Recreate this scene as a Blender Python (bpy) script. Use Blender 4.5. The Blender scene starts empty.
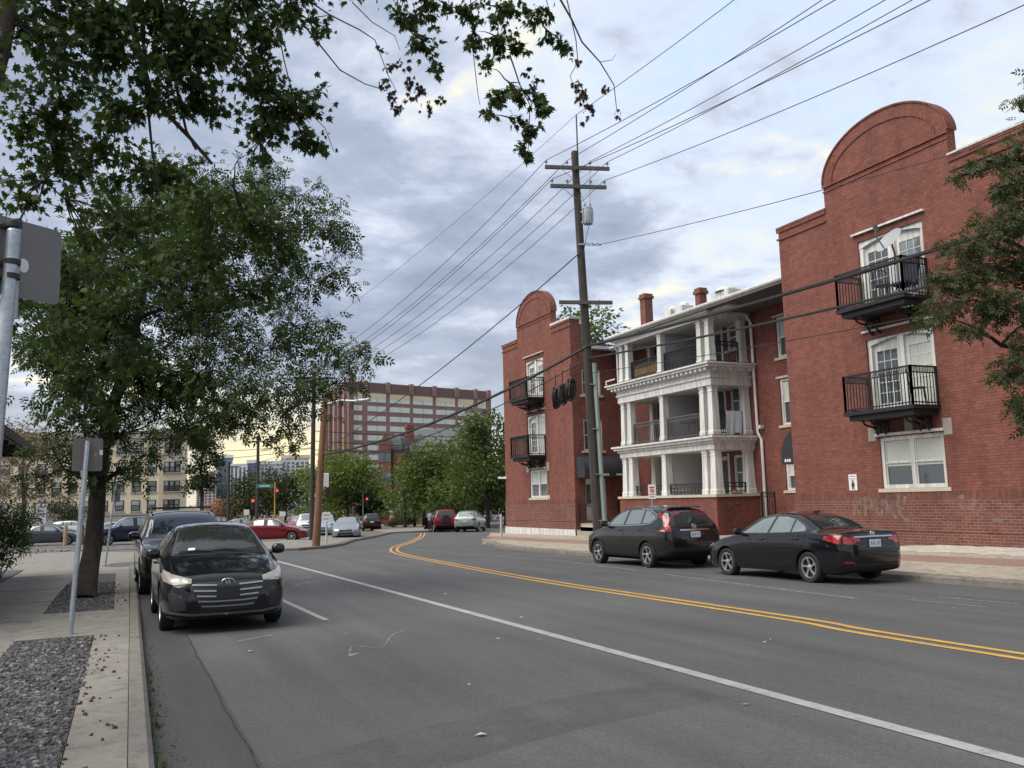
import bpy, bmesh, math, random
import numpy as np
from mathutils import Vector, Matrix
from mathutils.bvhtree import BVHTree
from mathutils.geometry import tessellate_polygon

random.seed(7)
RNG = np.random.default_rng(11)
sc = bpy.context.scene
COL = sc.collection
R = math.radians

# ------------------------------------------------------------------ camera
FPX, EYE = 870.0, 1.6
YAW, PIT, ROL = R(24.3), R(7.55), R(1.42)
SLOPE = 0.011
cF = Vector((math.sin(YAW) * math.cos(PIT), math.cos(YAW) * math.cos(PIT), math.sin(PIT)))
cR0 = Vector((math.cos(YAW), -math.sin(YAW), 0))
cU0 = cR0.cross(cF)
cR = math.cos(ROL) * cR0 - math.sin(ROL) * cU0
cU = cR.cross(cF)
cam_d = bpy.data.cameras.new('camera')
cam = bpy.data.objects.new('camera', cam_d)
COL.objects.link(cam)
cam_d.sensor_width = 36
cam_d.lens = FPX / 1024 * 36
cam_d.clip_end = 5000
cam_d.clip_start = 0.05
m3 = Matrix((cR, cU, -cF)).transposed()
cam.matrix_world = Matrix.Translation((0, 0, EYE)) @ m3.to_4x4()
sc.camera = cam


def gz(x, y):
    """height of the street plane: it falls gently away from the viewer and towards the right gutter"""
    return -SLOPE * max(-40, min(y, 115)) - .11 * min(1, max(0, (x - 9.0) / 5.85))


def look(px, py):
    return (cF * FPX + cR * (px - 512) - cU * (py - 384)).normalized()


def at(px, py, dist):
    """survey point: direction as seen in the photo, real horizontal distance in metres"""
    d = look(px, py)
    return Vector((0, 0, EYE)) + d * (dist / math.hypot(d.x, d.y))


def gat(px, py, h=0.0):
    d = look(px, py)
    t = (h - EYE) / (d.z + SLOPE * d.y)
    return Vector((0, 0, EYE)) + d * t


# ------------------------------------------------------------------ objects
def tag(o, label=None, cat=None, group=None, kind=None):
    if label: o['label'] = label
    if cat: o['category'] = cat
    if group: o['group'] = group
    if kind: o['kind'] = kind
    return o


def empty(name, loc, label=None, cat=None, group=None, rz=0):
    o = bpy.data.objects.new(name, None)
    o.empty_display_size = .2
    o.location = loc
    o.rotation_euler.z = rz
    COL.objects.link(o)
    return tag(o, label, cat, group)


def link(name, me, parent=None):
    o = bpy.data.objects.new(name, me)
    COL.objects.link(o)
    if parent: o.parent = parent
    return o


def copy_tree(o, parent=None):
    c = o.copy()
    COL.objects.link(c)
    if parent: c.parent = parent
    for ch in o.children: copy_tree(ch, c)
    return c


class MB:
    """collects boxes, tubes, prisms into one mesh"""
    def __init__(s):
        s.v, s.f, s.m = [], [], []

    def add(s, vs, fs, mi=0):
        n = len(s.v)
        s.v += [tuple(p) for p in vs]
        s.f += [tuple(n + i for i in f) for f in fs]
        s.m += [mi] * len(fs)
        return s

    def box(s, a, b, mi=0):
        x0, y0, z0 = [min(p, q) for p, q in zip(a, b)]
        x1, y1, z1 = [max(p, q) for p, q in zip(a, b)]
        return s.add([(x0, y0, z0), (x1, y0, z0), (x1, y1, z0), (x0, y1, z0), (x0, y0, z1), (x1, y0, z1), (x1, y1, z1), (x0, y1, z1)],
                     [(0, 3, 2, 1), (4, 5, 6, 7), (0, 1, 5, 4), (1, 2, 6, 5), (2, 3, 7, 6), (3, 0, 4, 7)], mi)

    def bar(s, a, b, w, h, mi=0, up=(0, 0, 1)):
        a, b = Vector(a), Vector(b)
        d = (b - a).normalized()
        u = Vector(up)
        if abs(d.dot(u)) > .98: u = Vector((1, 0, 0))
        r = d.cross(u).normalized()
        u = r.cross(d)
        q = [-r * w / 2 - u * h / 2, r * w / 2 - u * h / 2, r * w / 2 + u * h / 2, -r * w / 2 + u * h / 2]
        return s.add([a + k for k in q] + [b + k for k in q],
                     [(3, 2, 1, 0), (4, 5, 6, 7), (0, 1, 5, 4), (1, 2, 6, 5), (2, 3, 7, 6), (3, 0, 4, 7)], mi)

    def tube(s, pts, rad, n=8, mi=0, cap=True):
        pts = [Vector(p) for p in pts]
        if not hasattr(rad, '__len__'): rad = [rad] * len(pts)
        vs, fs = [], []
        pu = None
        for i, p in enumerate(pts):
            d = (pts[min(i + 1, len(pts) - 1)] - pts[max(i - 1, 0)])
            if d.length < 1e-9: d = Vector((0, 0, 1))
            d.normalize()
            if pu is None:
                pu = Vector((1, 0, 0)) if abs(d.x) < .9 else Vector((0, 1, 0))
            u = (pu - d * pu.dot(d))
            u.normalize()
            pu = u
            w = d.cross(u)
            for k in range(n):
                a = 2 * math.pi * k / n
                vs.append(p + (u * math.cos(a) + w * math.sin(a)) * rad[i])
        for i in range(len(pts) - 1):
            for k in range(n):
                fs.append((i * n + k, i * n + (k + 1) % n, (i + 1) * n + (k + 1) % n, (i + 1) * n + k))
        if cap:
            fs.append(tuple(reversed(range(n))))
            fs.append(tuple(range((len(pts) - 1) * n, len(pts) * n)))
        return s.add(vs, fs, mi)

    def lathe(s, prof, c, axis='z', n=24, mi=0):
        vs, fs = [], []
        for r, h in prof:
            for k in range(n):
                a = 2 * math.pi * k / n
                p = (r * math.cos(a), r * math.sin(a), h)
                if axis == 'x': p = (h, p[0], p[1])
                if axis == 'y': p = (p[0], h, p[1])
                vs.append((p[0] + c[0], p[1] + c[1], p[2] + c[2]))
        for i in range(len(prof) - 1):
            for k in range(n):
                fs.append((i * n + k, i * n + (k + 1) % n, (i + 1) * n + (k + 1) % n, (i + 1) * n + k))
        return s.add(vs, fs, mi)

    def prism(s, poly, fn, d0, d1, mi=0):
        """poly in 2D, fn(u, v, d) gives the 3D point, extruded from d0 to d1"""
        n = len(poly)
        vs = [fn(u, v, d0) for u, v in poly] + [fn(u, v, d1) for u, v in poly]
        tr = tessellate_polygon([[Vector((u, v, 0)) for u, v in poly]])
        fs = [tuple(t) for t in tr] + [tuple(n + i for i in reversed(t)) for t in tr]
        for i in range(n):
            j = (i + 1) % n
            fs.append((i, j, n + j, n + i))
        return s.add(vs, fs, mi)

    def build(s, name, mats, parent=None, smooth=False, org=None, bevel=0, label=None):
        if org is None:
            org = Vector((0, 0, 0))
            p = parent
            while p is not None:
                org = org + p.location
                p = p.parent
        me = bpy.data.meshes.new(name)
        me.from_pydata([(a - org[0], b - org[1], c - org[2]) for a, b, c in s.v], [], s.f)
        if not isinstance(mats, (list, tuple)): mats = [mats]
        for m in mats: me.materials.append(m)
        if len(mats) > 1: me.polygons.foreach_set('material_index', s.m)
        bm = bmesh.new()
        bm.from_mesh(me)
        bmesh.ops.recalc_face_normals(bm, faces=bm.faces)
        if bevel:
            bmesh.ops.bevel(bm, geom=[e for e in bm.edges if len(e.link_faces) == 2 and e.calc_face_angle(0) > .6], offset=bevel,
                            offset_type='OFFSET', segments=2, profile=.5, affect='EDGES', clamp_overlap=True)
        bm.to_mesh(me)
        bm.free()
        if smooth:
            me.polygons.foreach_set('use_smooth', [True] * len(me.polygons))
            me.set_sharp_from_angle(angle=R(38))
        me.update()
        o = link(name, me, parent)
        if label: o['label'] = label
        return o


# ------------------------------------------------------------------ materials
class NT:
    def __init__(s, m):
        m.use_nodes = True
        s.t = m.node_tree
        s.t.nodes.clear()

    def n(s, typ, **kw):
        nd = s.t.nodes.new(typ)
        for k, v in kw.items():
            if k.startswith('i_'):
                nd.inputs[k[2:].replace('_', ' ')].default_value = v
            else:
                setattr(nd, k, v)
        return nd

    def l(s, a, b): s.t.links.new(a, b)

    def math(s, op, a, b=None, clamp=False):
        nd = s.n('ShaderNodeMath', operation=op, use_clamp=clamp)
        for i, q in enumerate((a, b)):
            if q is None: continue
            if isinstance(q, (int, float)): nd.inputs[i].default_value = q
            else: s.l(q, nd.inputs[i])
        return nd.outputs[0]

    def mix(s, f, a, b, mode='MIX'):
        nd = s.n('ShaderNodeMix', data_type='RGBA', blend_type=mode)
        for i, q in ((0, f), (6, a), (7, b)):
            if isinstance(q, (int, float)): nd.inputs[i].default_value = q
            elif isinstance(q, (tuple, list)): nd.inputs[i].default_value = (*q[:3], 1)
            else: s.l(q, nd.inputs[i])
        return nd.outputs[2]

    def ramp(s, f, stops, interp='LINEAR'):
        nd = s.n('ShaderNodeValToRGB')
        nd.color_ramp.interpolation = interp
        el = nd.color_ramp.elements
        while len(el) < len(stops): el.new(.5)
        for e, (p, c) in zip(el, stops):
            e.position = p
            e.color = (*c, 1) if hasattr(c, '__len__') else (c, c, c, 1)
        s.l(f, nd.inputs[0])
        return nd.outputs[0]

    def noise(s, vec, scale, detail=4, rough=.55, dist=0):
        nd = s.n('ShaderNodeTexNoise')
        nd.inputs['Scale'].default_value = scale
        nd.inputs['Detail'].default_value = detail
        nd.inputs['Roughness'].default_value = rough
        nd.inputs['Distortion'].default_value = dist
        s.l(vec, nd.inputs['Vector'])
        return nd.outputs[0]


def mat(name, col, rough=.6, metal=0, var=.12, vscale=3., fine=0, bump=0, bscale=60, coat=0, spec=.5, emit=None, streak=0):
    m = bpy.data.materials.new(name)
    t = NT(m)
    out = t.n('ShaderNodeOutputMaterial')
    b = t.n('ShaderNodeBsdfPrincipled')
    t.l(b.outputs[0], out.inputs[0])
    b.inputs['Roughness'].default_value = rough
    b.inputs['Metallic'].default_value = metal
    b.inputs['Specular IOR Level'].default_value = spec
    b.inputs['Coat Weight'].default_value = coat
    b.inputs['Coat Roughness'].default_value = .03
    tc = t.n('ShaderNodeTexCoord')
    vec = tc.outputs['Object']
    if var:
        nz = t.noise(vec, vscale, 5, .6)
        c = t.mix(nz, [k * (1 - var * 1.6) for k in col], [min(1, k * (1 + var * 1.6)) for k in col])
        if fine:
            n2 = t.noise(vec, bscale * 1.3, 2, .7)
            c = t.mix(1.0, c, t.ramp(n2, [(.3, 1 - fine), (.7, 1 + fine * .6)]), 'MULTIPLY')
        if streak:
            mp = t.n('ShaderNodeMapping')
            mp.inputs['Scale'].default_value = (6, 6, .35)
            t.l(vec, mp.inputs[0])
            n3 = t.noise(mp.outputs[0], 1.3, 4, .65)
            c = t.mix(1.0, c, t.ramp(n3, [(.38, 1 - streak), (.62, 1.0)]), 'MULTIPLY')
        t.l(c, b.inputs['Base Color'])
        r = t.math('ADD', t.math('MULTIPLY', nz, .2 * rough), rough * .9)
        t.l(r, b.inputs['Roughness'])
    else:
        b.inputs['Base Color'].default_value = (*col, 1)
    if emit:
        b.inputs['Emission Color'].default_value = (*emit[:3], 1)
        b.inputs['Emission Strength'].default_value = emit[3]
    if bump:
        bn = t.n('ShaderNodeBump')
        bn.inputs['Strength'].default_value = bump
        bn.inputs['Distance'].default_value = .01
        t.l(t.noise(vec, bscale, 3, .6), bn.inputs['Height'])
        t.l(bn.outputs[0], b.inputs['Normal'])
    return m


def brick_mat(name, c1, c2, mortar, bw=.215, rh=.075, stain=.25, msize=.009):
    m = bpy.data.materials.new(name)
    t = NT(m)
    out = t.n('ShaderNodeOutputMaterial')
    b = t.n('ShaderNodeBsdfPrincipled')
    b.inputs['Roughness'].default_value = .85
    b.inputs['Specular IOR Level'].default_value = .25
    t.l(b.outputs[0], out.inputs[0])
    tc = t.n('ShaderNodeTexCoord')
    ge = t.n('ShaderNodeNewGeometry')
    sx = t.n('ShaderNodeSeparateXYZ'); t.l(tc.outputs['Object'], sx.inputs[0])
    sn = t.n('ShaderNodeSeparateXYZ'); t.l(ge.outputs['True Normal'], sn.inputs[0])
    k = t.math('GREATER_THAN', t.math('ABSOLUTE', sn.outputs[0]), .6)
    u = t.math('ADD', t.math('MULTIPLY', sx.outputs[1], k), t.math('MULTIPLY', sx.outputs[0], t.math('SUBTRACT', 1.0, k)))
    cb = t.n('ShaderNodeCombineXYZ')
    t.l(u, cb.inputs[0]); t.l(sx.outputs[2], cb.inputs[1])
    br = t.n('ShaderNodeTexBrick')
    br.inputs['Scale'].default_value = 1
    br.inputs['Brick Width'].default_value = bw
    br.inputs['Row Height'].default_value = rh
    br.inputs['Mortar Size'].default_value = msize
    br.inputs['Mortar Smooth'].default_value = .3
    br.inputs['Bias'].default_value = -.15
    br.inputs['Color1'].default_value = (*c1, 1)
    br.inputs['Color2'].default_value = (*c2, 1)
    br.inputs['Mortar'].default_value = (*mortar, 1)
    t.l(cb.outputs[0], br.inputs['Vector'])
    n1 = t.noise(tc.outputs['Object'], .55, 6, .65)
    n2 = t.noise(tc.outputs['Object'], 5., 3, .7)
    c = t.mix(1.0, br.outputs[0], t.ramp(n1, [(.3, 1 - stain), (.7, 1.12)]), 'MULTIPLY')
    c = t.mix(1.0, c, t.ramp(n2, [(.25, .78), (.75, 1.18)]), 'MULTIPLY')
    # rain streaks and repointed patches
    mp = t.n('ShaderNodeMapping'); mp.inputs['Scale'].default_value = (2.2, 2.2, .16); t.l(tc.outputs['Object'], mp.inputs[0])
    n3 = t.noise(mp.outputs[0], 1.0, 5, .7)
    c = t.mix(1.0, c, t.ramp(n3, [(.30, .84), (.5, 1.0), (.7, 1.05)]), 'MULTIPLY')
    n4 = t.noise(tc.outputs['Object'], 1.1, 4, .6, .5)
    c = t.mix(t.ramp(n4, [(.64, 0), (.76, .14)]), c, [k * 1.5 for k in mortar])
    t.l(c, b.inputs['Base Color'])
    bn = t.n('ShaderNodeBump')
    bn.inputs['Strength'].default_value = .5
    bn.inputs['Distance'].default_value = .01
    t.l(t.math('SUBTRACT', 1.0, br.outputs[1]), bn.inputs['Height'])
    t.l(bn.outputs[0], b.inputs['Normal'])
    return m


def leaf_mat(name, col, trans=.3, tcol=None):
    m = bpy.data.materials.new(name)
    t = NT(m)
    out = t.n('ShaderNodeOutputMaterial')
    b = t.n('ShaderNodeBsdfPrincipled')
    b.inputs['Roughness'].default_value = .6
    b.inputs['Specular IOR Level'].default_value = .16
    at_ = t.n('ShaderNodeAttribute', attribute_name='tint')
    lo = [k * .42 for k in col]
    hi = [col[0] * 2.2, col[1] * 1.85, col[2] * 1.5]
    c = t.mix(at_.outputs['Fac'], lo, hi)
    t.l(c, b.inputs['Base Color'])
    tr = t.n('ShaderNodeBsdfTranslucent')
    tcol = tcol or [col[0] * 1.5, col[1] * 1.5, col[2] * .7]
    t.l(t.mix(at_.outputs['Fac'], [k * .6 for k in tcol], [k * 1.5 for k in tcol]), tr.inputs['Color'])
    mx = t.n('ShaderNodeMixShader')
    mx.inputs[0].default_value = trans
    t.l(b.outputs[0], mx.inputs[1]); t.l(tr.outputs[0], mx.inputs[2])
    t.l(mx.outputs[0], out.inputs[0])
    return m


def ghost_mat(name, col, amount, lo=.40, hi=.66, low=0.0, scale=7):
    """paint worn through in patches"""
    m = mat(name, col, .9, var=.2)
    t = m.node_tree
    out = [n for n in t.nodes if n.type == 'OUTPUT_MATERIAL'][0]
    bs = [n for n in t.nodes if n.type == 'BSDF_PRINCIPLED'][0]
    tc = [n for n in t.nodes if n.type == 'TEX_COORD'][0]
    nz = t.nodes.new('ShaderNodeTexNoise'); nz.inputs['Scale'].default_value = scale; nz.inputs['Detail'].default_value = 6; nz.inputs['Roughness'].default_value = .7
    t.links.new(tc.outputs['Object'], nz.inputs['Vector'])
    rp = t.nodes.new('ShaderNodeValToRGB')
    rp.color_ramp.elements[0].position = lo; rp.color_ramp.elements[1].position = hi
    rp.color_ramp.elements[0].color = (low,) * 3 + (1,)
    rp.color_ramp.elements[1].color = (amount,) * 3 + (1,)
    t.links.new(nz.outputs[0], rp.inputs[0])
    t.links.new(rp.outputs[0], bs.inputs['Alpha'])
    return m


M = {}
M['brick'] = brick_mat('red_brick', (.238, .087, .068), (.172, .064, .052), (.130, .064, .050), stain=.16)
M['brick_low'] = brick_mat('dark_band_brick', (.185, .072, .057), (.125, .052, .044), (.27, .185, .155), msize=.007)
M['brick_soldier'] = brick_mat('soldier_brick', (.20, .080, .060), (.12, .050, .042), (.15, .085, .07), bw=.085, rh=.26)
M['brick_far'] = brick_mat('old_red_brick', (.26, .10, .072), (.18, .07, .05), (.2, .12, .1))
M['white'] = mat('white_paint', (.76, .76, .735), .6, var=.10, vscale=1.5, streak=.30)
M['white_dirty'] = mat('worn_white_paint', (.66, .66, .64), .8, var=.14, vscale=2.2, fine=.15, bscale=25, bump=.3, streak=.3)
M['cream'] = mat('cream_stone', (.5, .45, .37), .8, var=.15, vscale=2)
M['greywall'] = mat('pale_grey_wall', (.5, .52, .55), .7, var=.06)
M['black_iron'] = mat('black_iron', (.018, .018, .02), .5, var=.2, spec=.4)
M['grey_iron'] = mat('weathered_iron', (.12, .11, .11), .55, var=.2)
M['awning'] = mat('black_canvas', (.022, .024, .03), .8, var=.2, bump=.2, bscale=12)
M['shade'] = mat('roller_blind', (.52, .56, .5), .8, var=.04)
M['curtain'] = mat('curtain', (.62, .6, .5), .9, var=.1, vscale=8)
M['dark_in'] = mat('dark_interior', (.012, .013, .015), .9, var=.2)
M['roof_dark'] = mat('tar_roof', (.05, .05, .052), .9, var=.2, vscale=8)
M['roof_slate'] = mat('grey_slate_roof', (.085, .09, .105), .7, var=.25, vscale=4, fine=.3, bscale=6)
M['concrete'] = mat('concrete', (.245, .232, .207), .9, var=.24, vscale=1.0, fine=.25, bump=.35, bscale=70)
M['concrete2'] = mat('concrete_kerb', (.20, .186, .168), .9, var=.30, vscale=2.2, fine=.3, bump=.5, bscale=60)
M['walk_r'] = mat('worn_sandy_pavement', (.34, .30, .25), .9, var=.2, vscale=.9, fine=.2, bump=.3, bscale=50)
M['redwalk'] = mat('red_flagstone', (.24, .155, .13), .9, var=.2, vscale=1.2, fine=.2, bump=.3, bscale=40)
M['mortar'] = mat('whitewashed_rubble', (.42, .40, .36), .9, var=.3, vscale=3, fine=.25, bump=.8, bscale=12)
M['galv'] = mat('galvanised_steel', (.42, .46, .50), .42, .65, var=.22, vscale=9, fine=.2, bscale=40)
M['alu'] = mat('bare_aluminium_back', (.17, .165, .16), .5, .3, var=.12, vscale=5)
M['signback'] = mat('weathered_sign_back', (.16, .15, .145), .6, .2, var=.15, vscale=6)
M['wood_pole'] = mat('weathered_pole_wood', (.060, .050, .045), .9, var=.3, vscale=3, streak=.45, bump=.6, bscale=22)
M['wood_new'] = mat('brown_pole_wood', (.24, .125, .066), .85, var=.25, vscale=3, streak=.4, bump=.5, bscale=22)
M['wood_arm'] = mat('grey_crossarm_wood', (.10, .095, .095), .9, var=.25, vscale=6)
M['conduit'] = mat('pale_green_conduit', (.27, .33, .31), .6, .1, var=.12)
M['rubber'] = mat('black_cable', (.014, .014, .016), .6, var=.1)
M['wire'] = mat('wire', (.035, .037, .042), .6, var=0)
M['ceramic'] = mat('grey_porcelain', (.3, .32, .34), .3, var=.05)
M['bark'] = mat('dark_bark', (.048, .038, .03), .95, var=.35, vscale=5, streak=.5, bump=1.0, bscale=26)
M['bark2'] = mat('brown_bark', (.06, .045, .036), .95, var=.4, vscale=5, streak=.5, bump=1.0, bscale=22)
M['white_mark'] = mat('worn_white_marking', (.32, .32, .31), .8, var=.2, vscale=1.6, fine=.3, bscale=90)
M['yel_mark'] = mat('worn_yellow_marking', (.44, .255, .055), .8, var=.14, vscale=1.6, fine=.25, bscale=90)
M['faint_mark'] = mat('faded_white_marking', (.20, .20, .20), .85, var=.25, vscale=6, fine=.35, bscale=80)
M['tar'] = mat('tar_seal', (.022, .022, .023), .6, var=.2)
M['dry'] = mat('dry_leaf', (.07, .045, .03), .9, var=.3, vscale=20)
M['weed'] = mat('weed', (.10, .12, .035), .8, var=.4, vscale=10)
M['tan'] = mat('tan_brick', (.62, .545, .41), .85, var=.14, vscale=.5, fine=.12, bscale=5)
M['stone'] = mat('grey_stone', (.33, .31, .28), .85, var=.15, vscale=1)
M['hosp'] = mat('brown_brick_panel', (.26, .165, .145), .85, var=.12, vscale=.25, fine=.1, bscale=2)
M['hosp_dark'] = mat('dark_brown_panel', (.165, .105, .10), .8, var=.14, vscale=.3)
M['hosp_win'] = mat('pale_green_glazing', (.62, .67, .62), .4, var=.10, vscale=.4)
M['hosp_top'] = mat('cream_spandrel', (.66, .57, .36), .6, var=.1, vscale=.4)  # plain cream colour of the strip heading the topmost window band
M['tower_w'] = mat('white_tower_cladding', (.62, .65, .68), .7, var=.08, vscale=.1)
M['tower_b'] = mat('blue_grey_cladding', (.145, .185, .26), .6, var=.12, vscale=.1)
M['tower_c'] = mat('cream_tower_cladding', (.58, .53, .44), .7, var=.08, vscale=.1)
M['tower_g'] = mat('grey_tower_cladding', (.33, .35, .37), .7, var=.1, vscale=.1)
M['bamboo'] = mat('bamboo_screen', (.48, .32, .18), .8, var=.3, vscale=12, streak=.4)
M['green_sign'] = mat('green_sign', (.02, .20, .15), .5, var=.05)
M['sign_white'] = mat('white_sign', (.72, .72, .71), .5, var=.05)
M['sign_red'] = mat('sign_red', (.5, .05, .05), .5, var=.05)
M['ink'] = mat('ink', (.03, .03, .03), .7, var=0)
M['ink_grey'] = mat('grey_ink', (.25, .25, .26), .7, var=0)
M['red_on'] = mat('lit_red_signal', (.6, .03, .02), .4, var=0, emit=(1, .06, .03, .8))
M['sig_off'] = mat('unlit_lens', (.03, .035, .03), .3, var=0)
M['white_mark'] = ghost_mat('worn_white_marking', (.31, .31, .305), 1.0, .30, .50, .65, 9)
M['faint_mark'] = ghost_mat('faded_white_marking', (.30, .30, .30), .8, .36, .62, .05, 6)
M['yel_mark'] = ghost_mat('worn_yellow_marking', (.47, .27, .055), 1.0, .30, .48, .75, 9)
M['old_patch'] = ghost_mat('old_tar_stain', (.038, .038, .04), .24, .36, .70, .0, 1.3)
M['grafwhite'] = ghost_mat('faded_graffiti', (.34, .25, .22), .42, .38, .62, .0, 4)
M['towel'] = mat('pale_blue_towel', (.62, .66, .72), .9, var=.08)
M['bluebag'] = mat('dark_blue_fabric', (.03, .035, .06), .8, var=.2)
M['skin'] = mat('skin', (.35, .2, .14), .6, var=.05)
M['shirt'] = mat('grey_shirt', (.2, .21, .23), .9, var=.1)
M['pants'] = mat('dark_trousers', (.03, .032, .04), .9, var=.1)
M['hair'] = mat('dark_hair', (.02, .015, .012), .8, var=.1)
# vehicles
def glass_mat(name, base, metal=.35, rough=.04):
    m = mat(name, base, rough, metal, var=0, coat=.6)
    return m
M['glass_dark'] = glass_mat('dark_car_glass', (.035, .04, .042), .25)
M['glass_side'] = glass_mat('side_car_glass', (.25, .29, .275), .5, .06)
M['glass_bld'] = glass_mat('window_glass', (.10, .12, .12), .35, .05)
M['glass_pale'] = glass_mat('pale_window_glass', (.3, .33, .33), .5, .08)
M['tyre'] = mat('tyre_rubber', (.014, .014, .015), .8, var=.15)
M['rim'] = mat('alloy_rim', (.52, .52, .53), .3, .75, var=.05)
M['rim_dark'] = mat('dark_wheel_gap', (.012, .012, .013), .7, var=0)
M['chrome'] = mat('chrome', (.68, .69, .7), .14, 1.0, var=0)
M['satin'] = mat('satin_silver', (.34, .35, .36), .32, .7, var=0)
M['plastic'] = mat('black_plastic', (.016, .016, .017), .55, var=.1)
M['seam'] = mat('panel_gap', (.004, .004, .004), .9, var=0)
M['lamp'] = mat('clear_lamp', (.30, .28, .235), .3, .0, var=.1, vscale=6, coat=.25)
M['lamp_hi'] = mat('lamp_reflector', (.42, .42, .41), .25, .6, var=0)
M['tail'] = mat('red_tail_lamp', (.30, .012, .016), .12, .1, var=.1, vscale=8, coat=1)
M['tail_clear'] = mat('clear_tail_lamp', (.6, .45, .45), .15, .2, var=0, coat=1)
M['plate'] = mat('plate_white', (.55, .6, .62), .5, var=.05)
M['underbody'] = mat('underbody', (.006, .006, .006), .95, var=0)


def paint(name, col, metal=.2, rough=.2, coat=1.0):
    return mat(name, col, rough, metal, var=.04, vscale=2, coat=coat * .85, spec=.2)
M['p_black'] = paint('black_paint', (.006, .0065, .009), .1, .18)
M['p_black2'] = paint('black_paint_dusty', (.010, .011, .013), .1, .2)
M['p_char'] = paint('charcoal_metallic', (.016, .0165, .016), .3, .2)
M['p_red'] = paint('dark_red_paint', (.17, .008, .016), .2, .3)
M['p_navy'] = paint('navy_paint', (.010, .018, .05), .2, .3)
M['p_grey'] = paint('grey_violet_paint', (.06, .062, .078), .4, .32)
M['p_silver'] = paint('silver_paint', (.28, .30, .31), .7, .35)
M['p_white'] = paint('white_car_paint', (.66, .67, .68), 0, .3)
M['p_green'] = paint('pale_green_paint', (.24, .31, .30), .4, .35)
M['p_blue'] = paint('pale_blue_paint', (.25, .36, .42), .4, .35)
# foliage
M['leaf_maple'] = leaf_mat('maple_leaf', (.036, .064, .021), .32)
M['leaf_ash'] = leaf_mat('ash_leaf', (.040, .069, .024), .32)
M['leaf_loc'] = leaf_mat('dusty_green_leaf', (.050, .074, .040), .28)
M['leaf_bright'] = leaf_mat('bright_green_leaf', (.092, .140, .042), .32)
M['leaf_mid'] = leaf_mat('mid_green_leaf', (.074, .118, .044), .32)
M['leaf_dark'] = leaf_mat('dark_green_leaf', (.022, .042, .020), .2)
M['leaf_olive'] = leaf_mat('olive_leaf', (.035, .05, .022), .2)
M['leaf_pink'] = leaf_mat('pink_blossom', (.33, .17, .17), .3)
M['leaf_dead'] = leaf_mat('dead_leaf', (.035, .022, .017), .1)
M['leaf_tan'] = leaf_mat('dry_tan_twigs', (.13, .105, .08), .2)
# ------------------------------------------------------------------ sky and sun
SUN_AZ, SUN_EL = R(-86), R(54)      # azimuth from +Y towards +X, elevation
w = bpy.data.worlds.new('World')
sc.world = w
t = NT(w)
wo = t.n('ShaderNodeOutputWorld')
bg = t.n('ShaderNodeBackground')
bg.inputs[1].default_value = .053
t.l(bg.outputs[0], wo.inputs[0])
sky = t.n('ShaderNodeTexSky', sky_type='NISHITA', sun_disc=False, sun_elevation=SUN_EL, sun_rotation=SUN_AZ, air_density=1.2, dust_density=2.0)
tc = t.n('ShaderNodeTexCoord')
sp = t.n('ShaderNodeSeparateXYZ')
t.l(tc.outputs['Generated'], sp.inputs[0])
zz = t.math('ADD', t.math('MAXIMUM', sp.outputs[2], 0.0), .16)
cv = t.n('ShaderNodeCombineXYZ')
t.l(t.math('DIVIDE', sp.outputs[0], zz), cv.inputs[0])
t.l(t.math('DIVIDE', sp.outputs[1], zz), cv.inputs[1])
cv.inputs[2].default_value = 3.7
P0 = cv.outputs[0]
big = t.noise(P0, .75, 3, .5, .2)
mid = t.noise(P0, 2.3, 7, .58, .35)
fin = t.noise(P0, 6.5, 6, .6, .2)
den = t.math('ADD', t.math('ADD', t.math('MULTIPLY', big, .46), t.math('MULTIPLY', mid, .50)), t.math('SUBTRACT', t.math('MULTIPLY', fin, .27), .06))


def lobe(dx, dy, dz, power):
    """a part of the sky round one direction"""
    d = Vector((dx, dy, dz)).normalized()
    vm = t.n('ShaderNodeVectorMath', operation='DOT_PRODUCT')
    t.l(tc.outputs['Generated'], vm.inputs[0])
    vm.inputs[1].default_value = d
    return t.math('POWER', t.math('MAXIMUM', vm.outputs['Value'], 0.0), power)


d_bright = look(900, -40)
d_blue = look(760, 5)
d_glow = look(285, 462)
d_dark = look(430, 250)
# thin bright cloud towards the upper right, thick grey cloud over the street
den2 = t.math('SUBTRACT', den, t.math('MULTIPLY', lobe(*d_bright, 12), .085))
den2 = t.math('ADD', den2, t.math('SUBTRACT', t.math('MULTIPLY', lobe(*d_dark, 30), .05), .016))
den2 = t.math('ADD', t.math('MULTIPLY', t.math('SUBTRACT', den2, .49), 1.28), .485)
cloud = t.ramp(den2, [(.32, (8.0, 7.8, 7.0)), (.40, (6.7, 6.85, 7.05)), (.48, (4.8, 5.2, 6.05)), (.57, (3.15, 3.6, 4.5)), (.70, (2.3, 2.7, 3.5))])
warm = t.mix(t.math('MULTIPLY', t.ramp(den2, [(.37, 1), (.46, 0)]), 1.0), (1, 1, 1), (1.16, 1.02, .68))
cloud = t.mix(1.0, cloud, warm, 'MULTIPLY')
bluegap = t.math('MULTIPLY', t.ramp(t.noise(P0, 1.7, 5, .55, .3), [(.45, 0), (.56, 1)]), t.math('MULTIPLY', t.math('MULTIPLY', lobe(*d_blue, 16), t.ramp(den2, [(.40, 1), (.50, 0)])), .9), True)
skyb = t.mix(1.0, sky.outputs[0], (1.0, 1.0, 1.0), 'MULTIPLY')
col = t.mix(bluegap, cloud, (4.0, 5.4, 7.6))
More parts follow.
